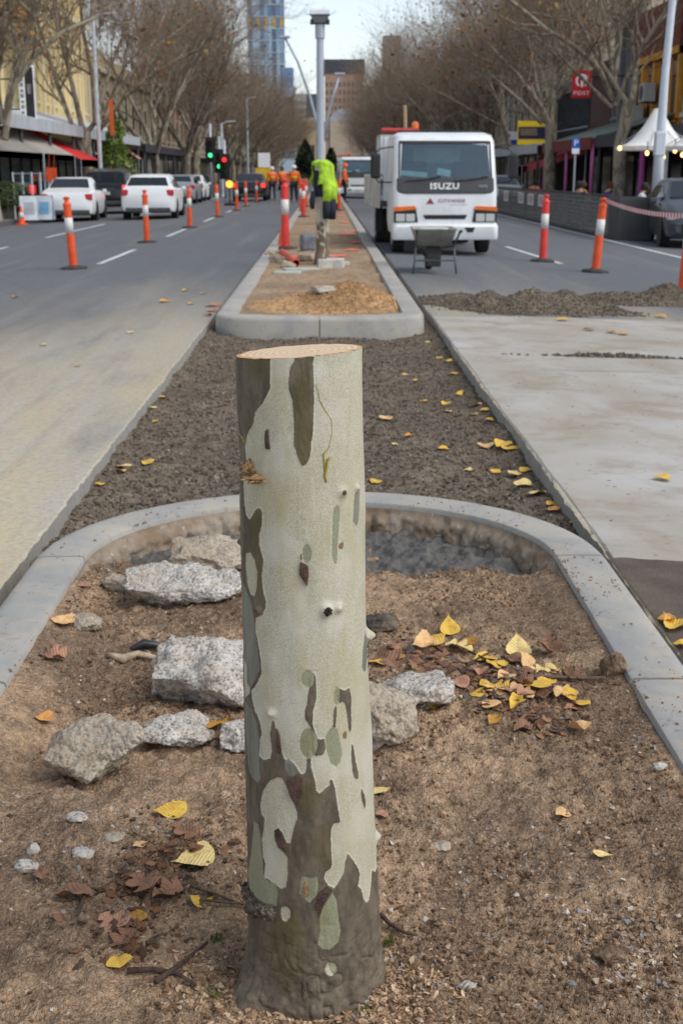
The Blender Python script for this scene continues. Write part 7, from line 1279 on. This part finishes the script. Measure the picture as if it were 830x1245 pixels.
t, w, h = boxsign('shop_sign', 'small white and blue sign left of the yellow sign', 614, 161, 629, 176, 12.0, None, S(222, 226, 232)); b = MB(); b.bx(-w * .5, w * .5, -.012, -.002, 0, h * .38); b.build('blue_panel', pm('sign_blue', S(36, 78, 156), .5), t); b = MB(); b.bx(-w * .4, -w * .1, -.012, -.002, h * .6, h * .8); b.build('mark', pm('sign_redmark', S(206, 70, 60), .5), t)
def parking_sign():
    X = 8.0; Y = X * F / (687.5 - VX); t = thing('parking_sign', 'blue parking sign on a grey post behind the cafe barrier', 'sign', (X, Y, road_z(X))); z0 = G(687, 187, Y)[2] - road_z(X); z1 = G(687, 168, Y)[2] - road_z(X); b = MB(); b.tube([(0, 0, 0), (0, 0, z1)], .03, 8); b.build('post', M_GALV, t); w = .235; b = MB(); b.bx(-w / 2, w / 2, -.05, -.032, z0 + .17, z1); b.build('blue_plate', pm('sign_blue2', S(30, 96, 196), .4), t); b = MB(); b.bx(-w / 2, w / 2, -.05, -.032, z0, z0 + .165); b.build('white_plate', M_SW, t)
    text_mesh('lettering', 'P', .26, M_SW, t, (0, -.053, (z0 + .17 + z1) / 2), (R(90), 0, 0), .002, 1.1)
parking_sign()
# cafe barrier: boards on a frame, notices on it
def barrier():
    MBD = pm('charcoal_boards', S(112, 111, 110), .75, .12, 2, stretch=(1, 1, 8)); X = 7.05; z = road_z(X); t = thing('cafe_barrier', 'long low charcoal boarded barrier along the right lane', 'barrier', (X, 0, z)); y0, y1 = 31.4, 52.0; hgt = .96; n_ = 9
    for q in range(6):
        a = y0 + (y1 - y0) * q / 6; c = y0 + (y1 - y0) * (q + 1) / 6 - .05
        for k in range(n_): b = MB(); b.bx(0.0, .03, a, c, .04 + k * hgt / n_, .04 + (k + 1) * hgt / n_ - .018); b.build('board', MBD, t)
        b = MB(); b.bx(.032, .09, a, a + .07, 0, hgt); b.build('post', M_DKIRON, t)
    b = MB(); b.bx(-.02, .12, y0, y1, hgt + .03, hgt + .07); b.build('top_rail', M_DKIRON, t); b = MB(); b.bx(-.05, .5, y0 - .05, y1, 0, .035); b.build('base_rail', M_DKIRON, t)
    for k, y in enumerate((40.8, 43.0, 45.2, 49.0)): b = MB(); b.bx(-.008, -.002, y, y + 1.25, .5, .88); b.build('notice', pm('notice_white', S(214, 214, 212), .6, .06, 6), t); c = MB(); c.bx(-.011, -.009, y + .2, y + 1.05, .57, .81); c.build('notice_print', pm('notice_grey', S(178, 176, 176), .6, .1, 12), t)
    t = thing('planter_box', 'dark grey planter box at the near end of the barrier', 'planter', (X + .35, 30.7, z)); b = MB(); b.bx(-.42, .42, -.5, .5, 0, .98); b.build('box', pm('planter_grey', S(74, 74, 76), .7, .1, 2), t, bev=.015); b = MB(); b.bx(-.36, .36, -.44, .44, .985, 1.0); b.build('rim', M_DKIRON, t)
barrier()
def umbrella(px, label, Y, apex, edge, w):
    t = thing('umbrella', label, 'umbrella', (G(px, 170, Y)[0], Y, FZ)); za = G(px, apex, Y)[2] - FZ; ze = G(px, edge, Y)[2] - FZ; n_ = 8; rings = []
    for u in np.linspace(0, 1, 8):
        r = .12 + (w / 2 - .12) * u; z = za + (ze - za) * (1 - (1 - u) ** 1.9); rings.append([(r * (1.0 if k % 2 == 0 else .955) * math.cos(2 * math.pi * (k + .5) / 16), r * (1.0 if k % 2 == 0 else .955) * math.sin(2 * math.pi * (k + .5) / 16), z) for k in range(16)])
    b = MB(); b.loft(rings[::-1], cap=False); b.add(rings[0], [tuple(range(16))]); o = b.build('canopy', pm('umbrella_white', S(232, 230, 224), .8, .05, 1), t, True); b = MB(); b.lathe([(w / 2 * .99, ze - .12), (w / 2, ze)], 16, (0, 0, 0), False); b.build('valance', pm('umbrella_white', S(232, 230, 224)), t); b = MB(); b.tube([(0, 0, 0), (0, 0, za)], .04, 10); b.build('pole', M_GALV, t)
    for k in range(8): a = 2 * math.pi * (k + .5) / 8; b = MB(); b.tube([(0, 0, za - .3), (w / 2 * .97 * math.cos(a), w / 2 * .97 * math.sin(a), ze - .02)], .012, 5); b.build('rib', M_GALV, t)
umbrella(797, 'white pointed cafe umbrella behind the lamp pole at right', 38.5, 132, 178, 2.4); umbrella(858, 'white pointed cafe umbrella cut by the right frame edge', 37.0, 134, 178, 2.5)
for k, (px, py, Y) in enumerate([(753, 179, 37.6), (786, 185, 37.0), (820, 182, 36.6), (806, 190, 38.5), (829, 187, 36.5)]):
    c = G(px, py, Y); t = thing('festoon_bulb', ['lit bulb farthest left under the umbrella edge', 'lit bulb beside the lamp pole under the umbrella', 'lit bulb right of the lamp pole under the umbrella', 'dim small bulb deeper under the umbrella', 'lit bulb at the right frame edge under the umbrella'][k], 'bulb', c, group='festoon bulbs under the umbrellas'); b = MB(); b.lathe([(.02, .04), (.05, .0), (.055, -.04), (.03, -.085), (.003, -.095)], 12); b.build('globe', glow('bulb_warm', S(255, 190, 110), 3.2), t, True); b = MB(); b.tube([(0, 0, .03), (0, 0, .3)], .012, 6); b.build('cord', M_BLK, t)
def lamp_pole():
    Y = 33.0; a = G(801, 214, Y); t = thing('street_lamp', 'tall pale lamp pole leaning at the right edge in front of the umbrella', 'light pole', (a[0], Y, FZ)); o_ = np.array([a[0], Y, FZ]); b = MB(); P = [np.array(G(px, py, Y)) - o_ for px, py in ((802, 172), (808, 90), (817, 0), (822, -60))]; b.tube([(0, 0, 0)] + P, [.13, .12, .1, .09, .08], 14); b.build('pole', pm('pole_pale', S(206, 212, 220), .5, .05), t, True); q = np.array(G(802, 160, Y)) - o_; b = MB(); b.box(q + np.array([0, -.02, -.3]), (.26, .24, .6)); b.build('control_box', pm('pole_pale', S(206, 212, 220)), t, bev=.03); b = MB(); b.lathe([(.2, 0), (.2, .04), (.13, .06)], 14); b.build('base_plate', M_GALV, t)
    e = P[-1]; b = MB(); b.tube([e, e + np.array([-1.2, 0, .4])], .05, 8); b.build('arm', M_GALV, t)
lamp_pole()
for lb, z, y in (('upper air conditioner unit on the orange shop front', 4.45, 55.4), ('lower air conditioner unit above the green verandah', 3.62, 57.3)):
    t = thing('air_conditioner', lb, 'air conditioner', (13.75, y, FZ + z)); b = MB(); b.bx(-.25, .25, -.45, .45, 0, .75); b.build('case', pm('ac_white', S(186, 186, 182), .6, .06, 2), t, bev=.02); b = MB(); b.lathe([(.3, 0), (.3, .01), (.05, .012)], 20, (-.255, 0, .37), True, Matrix.Rotation(R(-90), 3, 'Y')); b.build('fan_grille', M_DGR, t); b = MB(); b.bx(-.2, .44, -.3, .3, -.05, -.002); b.build('bracket', M_DKIRON, t)
for k, (x, y, c, lb) in enumerate([(10.9, 44, S(170, 70, 150), 'magenta post in front of the dark cafe at right'), (10.9, 41, S(206, 206, 204), 'white post under the white umbrella'), (11.2, 39.4, S(176, 176, 178), 'grey post under the white umbrella near the lamp pole')]): b = MB(); b.tube([(0, 0, 0), (0, 0, 2.7)], .09, 10); b.lathe([(.13, 0), (.13, .1), (.09, .12)], 10); o = b.build('verandah_post', pm('post_%d' % k, c, .6), None, loc=(x, y, FZ)); tag(o, lb, 'post')
verandah('dark verandah above the cafe at the right edge', 1, 38, 51.5, 2.75, M_DKIRON, 4, .4)
# seated customers behind the barrier
G2 = 'cafe customers behind the barrier'; M_JN = pm('jeans', S(60, 70, 92), .85)
def seat(x, y, lb, c=S(60, 56, 54)):
    t = thing('cafe_chair', lb, 'chair', (x, y, road_z(x)), 0, 'cafe chairs behind the barrier'); m = pm('chair_dark', c, .6); b = MB(); b.bx(-.2, .2, -.2, .2, .42, .45); b.build('seat', m, t); b = MB(); b.bx(-.2, .2, .19, .22, .5, .82); b.build('backrest', m, t)
    for s in (-1, 1):
        for q in (-1, 1): b = MB(); b.bx(s * .18 - .015, s * .18 + .015, q * .18 - .015, q * .18 + .015, 0, .42 if q < 0 else .82); b.build('leg', m, t)
for px, Y, vest, hair, rz, lb, cl in [(762, 35.4, S(186, 190, 200), S(50, 40, 34), 70, 'person in pale grey shirt leaning over a cafe table', 'chair of the pale shirted customer'), (700, 38.4, S(40, 36, 48), S(36, 28, 26), -60, 'person with long dark hair seated behind the barrier', 'chair of the dark haired customer'), (692, 40.5, S(222, 190, 60), S(90, 70, 50), 40, 'person in yellow top seated behind the barrier', 'chair of the yellow topped customer'), (722, 39.2, S(88, 52, 120), S(96, 60, 40), 90, 'person in purple top seated beside the tree trunk', 'chair of the purple topped customer'), (639, 49.5, S(206, 70, 50), S(40, 34, 30), 20, 'person in red top far along the barrier', 'chair of the red topped customer')]:
    x = (px - VX) / F * Y; person(lb, (x, Y, road_z(x) + .06), R(rz), pm('top_%d' % px, vest, .85, .1, 6), M_JN, hair=pm('hair_%d' % px, hair, .8, .2, 20), pose='sit', group=G2); seat(x, Y + .02, cl)
# ================================================================== TRAFFIC SIGNALS AND FAR END
def signal(px, Y, label, green, red, z_top):
    x = (px - VX) / F * Y; t = thing('traffic_light', label, 'traffic light', (x, Y, FZ if abs(x) > 10.3 else road_z(x)), group='traffic lights on the left'); b = MB(); b.tube([(0, 0, 0), (0, 0, z_top + 1.2)], .08, 10); b.build('pole', M_GALV, t, True); b = MB(); b.bx(-.2, .2, -.32, -.1, z_top - .95, z_top + .25); hd = b.build('head', M_BLK, t, bev=.03); b = MB(); b.bx(-.32, .32, -.09, -.082, z_top - 1.1, z_top + .4); b.build('backing_board', M_BLK, t)
    for k, (c, on, cc) in enumerate((('red', red, S(255, 40, 40)), ('amber', False, S(230, 150, 40)), ('green', green, S(60, 235, 140)))):
        z = z_top + .05 - k * .37; b = MB(); b.lathe([(.13, 0), (.12, .02), (.02, .03)], 16, (0, -.322, z), True, Matrix.Rotation(R(90), 3, 'X')); b.build('lens', glow('sig_' + c, cc, 1.5) if on else pm('sig_off_' + c, tuple(v * .12 for v in cc[:3]) + (1,), .3), hd); b = MB(); b.lathe([(.14, 0), (.145, .2)], 14, (0, -.322, z), False, Matrix.Rotation(R(90), 3, 'X')); b.build('hood', M_BLK, hd)
signal(262, 80, 'traffic light showing green at the left lane edge', True, False, 3.3); signal(272, 84, 'traffic light with green lamp beside the thick white pole', True, False, 2.65); signal(278, 78, 'traffic light showing a large red lamp', False, True, 2.25)
for k, (px, Y, top, r, lb, c) in enumerate([(275, 88, 150, .14, 'thick pale pole beside the traffic lights', S(200, 204, 206)), (133, 58, 20, .11, 'tall pale pole beside the second left plane tree', S(196, 200, 204)), (305, 130, 120, .13, 'pale pole in the far left row', S(186, 190, 194)), (608, 88, 40, .12, 'pale lamp pole rising behind the truck at right', S(186, 190, 196)), (520, 150, 60, .14, 'thin pale pole among the far right trees', S(176, 180, 186))]):
    x = (px - VX) / F * Y; z1 = G(px, top, Y)[2]; zb = FZ if abs(x) > 10.3 else road_z(x); t = thing('street_pole', lb, 'pole', (x, Y, zb)); b = MB(); b.lathe([(r * 1.4, 0), (r * 1.4, .08), (r, .1), (r * .7, z1 - zb)], 12); b.build('shaft', pm('pole%d' % k, c, .5), t, auto=40); b = MB(); b.tube([(0, 0, z1 - zb - .1), (-.3 if px > 395 else .3, 0, z1 - zb + .1), (-1.0 if px > 395 else 1.0, 0, z1 - zb + .15)], .04, 8); b.build('arm', pm('pole%d' % k, c), t)
b = MB(); b.bx(-.02, .16, -.02, .02, 0, 1.5); o = b.build('banner', pm('banner_orange', S(214, 96, 52), .7), None, loc=G(135, 164, 58.0)); o.location.y -= .0; tag(o, 'narrow orange street banner on the tall pale pole', 'banner')
for k, (px, py, Y, c, lb, e) in enumerate([(283, 224, 60, S(255, 150, 40), 'round amber warning lamp on a stand near the dark sedan', 2.5)]):
    x = (px - VX) / F * Y; t = thing('warning_lamp', lb, 'warning lamp', (x, Y, road_z(x))); h = G(px, py, Y)[2] - road_z(x); b = MB(); b.tube([(0, 0, 0), (0, 0, h - .1)], .03, 6); b.bx(-.25, .25, -.2, .2, 0, .12); b.build('stand', M_BLK, t); b = MB(); b.lathe([(.14, -.04), (.16, 0), (.14, .04)], 16, (0, 0, h), True, Matrix.Rotation(R(90), 3, 'X')); b.build('lens', glow('warn_amber', c, e), t)
t = thing('works_sign', 'yellow and white works sign board behind the workers', 'sign', ((324 - VX) / F * 76, 76, road_z(-3.6))); b = MB(); b.bx(-.5, .5, -.04, .04, .9, 1.75); b.build('yellow_panel', pm('works_yellow', S(232, 186, 40), .6), t); b = MB(); b.bx(-.35, .35, -.04, .04, 1.78, 2.6); b.build('white_panel', M_SW, t); b = MB(); b.bx(-.45, -.38, -.04, .04, 0, .9); b.bx(.38, .45, -.04, .04, 0, .9); b.bx(-.45, .45, -.03, .03, .0, .05); b.build('legs', M_GALV, t)
# towers and blocks beyond the end of the street
def tower():
    Y = 900.0; s = Y / F; xl, xr = (308 - VX) * s, (349 - VX) * s; t = thing('glass_tower', 'tall blue glass tower with a gold band beyond the left trees', 'tower', ((xl + xr) / 2, Y, -.9)); w = xr - xl; hgt = 150.0; zof = lambda py: H + (VY - py) * s * 1.02 + .9
    b = MB(); b.bx(-w / 2 + .3, w / 2 - .3, .3, 24, 0, hgt); b.build('core', pm('tower_core', S(110, 134, 156), .4, .1, .05), t); rg = random.Random(3); cols = 9; zs = [zof(205 - 12.5 * k) for k in range(24) if zof(205 - 12.5 * k) < hgt]; gl = [glass('tw%d' % k, c, .08) for k, c in enumerate((S(110, 146, 180), S(84, 120, 156), S(134, 168, 196), S(60, 88, 120), S(156, 184, 206)))]
    xs = [-w / 2 + w * k / cols for k in range(cols + 1)]; cl = [rg.randrange(5) for _ in range(cols)]
    for i in range(len(zs) - 1):
        b = MB(); b.bx(-w / 2, w / 2, -.35, .25, zs[i] - .3, zs[i] + .3); b.build('floor_band', pm('tower_band', S(176, 194, 210), .5), t)
        gold = zof(52) < (zs[i] + zs[i + 1]) / 2 < zof(40)
        for c in range(cols): b = MB(); b.bx(xs[c] + .12, xs[c + 1] - .12, 0, .28, zs[i] + .31, zs[i + 1] - .31); b.build('pane', pm('tower_gold', S(206, 172, 96), .5) if gold and c % 2 == 0 else gl[cl[c] if rg.random() < .75 else rg.randrange(5)], t)
    for x in (-w / 2 + .05, w / 2 - .05): b = MB(); b.bx(x - .35, x + .35, -.4, .3, 0, hgt); b.build('corner_fin', pm('tower_fin', S(150, 162, 172), .5), t)
tower()
def block(label, l, r, top, Y, c, wc, rows, cols, cat='building', hat=None, bot=215):
    s = Y / F; w = (r - l) * s; h = H + (VY - top) * s * 1.02 + .9; t = thing('city_block', label, cat, (((l + r) / 2 - VX) * s, Y, -.9), group='city buildings beyond the street'); b = MB(); b.bx(-w / 2, w / 2, 0, w * .6 + 8, 0, h); b.build('wall', pm('blk%d' % int(l * 7 + top), c, .8, .08, .05), t)
    for i in range(rows):
        for k in range(cols): b = MB(); x0 = -w / 2 + w * (k + .2) / cols; z0 = h * .35 + h * .6 * i / rows; b.bx(x0, x0 + w * .6 / cols, -.12, -.02, z0, z0 + h * .6 / rows * .55); b.build('window', glass('blkw%d' % int(l * 7 + top), wc, .1), t)
    if hat: b = MB(); b.bx(-w * .52, w * .52, -.5, w * .6 + 8, h + .02, h * 1.13); b.build('roof_box', pm('blkh%d' % int(l * 7 + top), hat, .7), t)
block('slim blue tower right of the tall glass tower', 346, 359, 96, 850, S(110, 146, 186), S(84, 118, 160), 8, 3); block('dark navy block low behind the glass tower', 347, 361, 128, 700, S(40, 52, 76), S(28, 38, 60), 5, 4, hat=S(150, 168, 186)); block('white striped apartment block in the distance', 359, 373, 124, 650, S(196, 190, 180), S(120, 116, 112), 7, 5); block('dark grey block behind the light pole', 372, 387, 124, 720, S(76, 88, 104), S(52, 62, 76), 6, 4)
block('brown office tower with a dark cap right of the light pole', 395, 440, 102, 620, S(168, 136, 118), S(84, 68, 62), 8, 9, hat=S(70, 72, 80)); block('dark slab tower behind the right trees', 462, 482, 62, 700, S(132, 128, 128), S(104, 102, 102), 10, 4)
block('low glass market hall at the end of the street', 340, 382, 150, 420, S(170, 186, 196), S(120, 140, 152), 3, 8); block('cream corner building at the end of the street', 398, 434, 150, 380, S(178, 168, 154), S(120, 104, 92), 2, 6); block('tan arcaded building left of the light pole at the end', 362, 384, 160, 330, S(206, 176, 136), S(70, 62, 56), 1, 4, hat=S(190, 150, 106))
def dome():
    Y = 390.0; s = Y / F; t = thing('domed_roof', 'grey curved market roof at the end of the street', 'roof', ((418 - VX) * s, Y - 6, -.9)); z0 = H + (VY - 150) * s * 1.02 + .9; b = MB(); r = 17 * s; P = [(r * math.cos(a), z0 * .93 + r * .8 * math.sin(a)) for a in np.linspace(0, math.pi, 20)]; b.prism(P, 0, 5, MXZ); b.build('vault', pm('vault_grey', S(170, 176, 184), .5), t); b = MB(); b.bx(-r, r, -5, 0, 0, z0 * .93 - .02); b.build('wall', pm('vault_wall', S(182, 164, 142), .8), t)
dome()
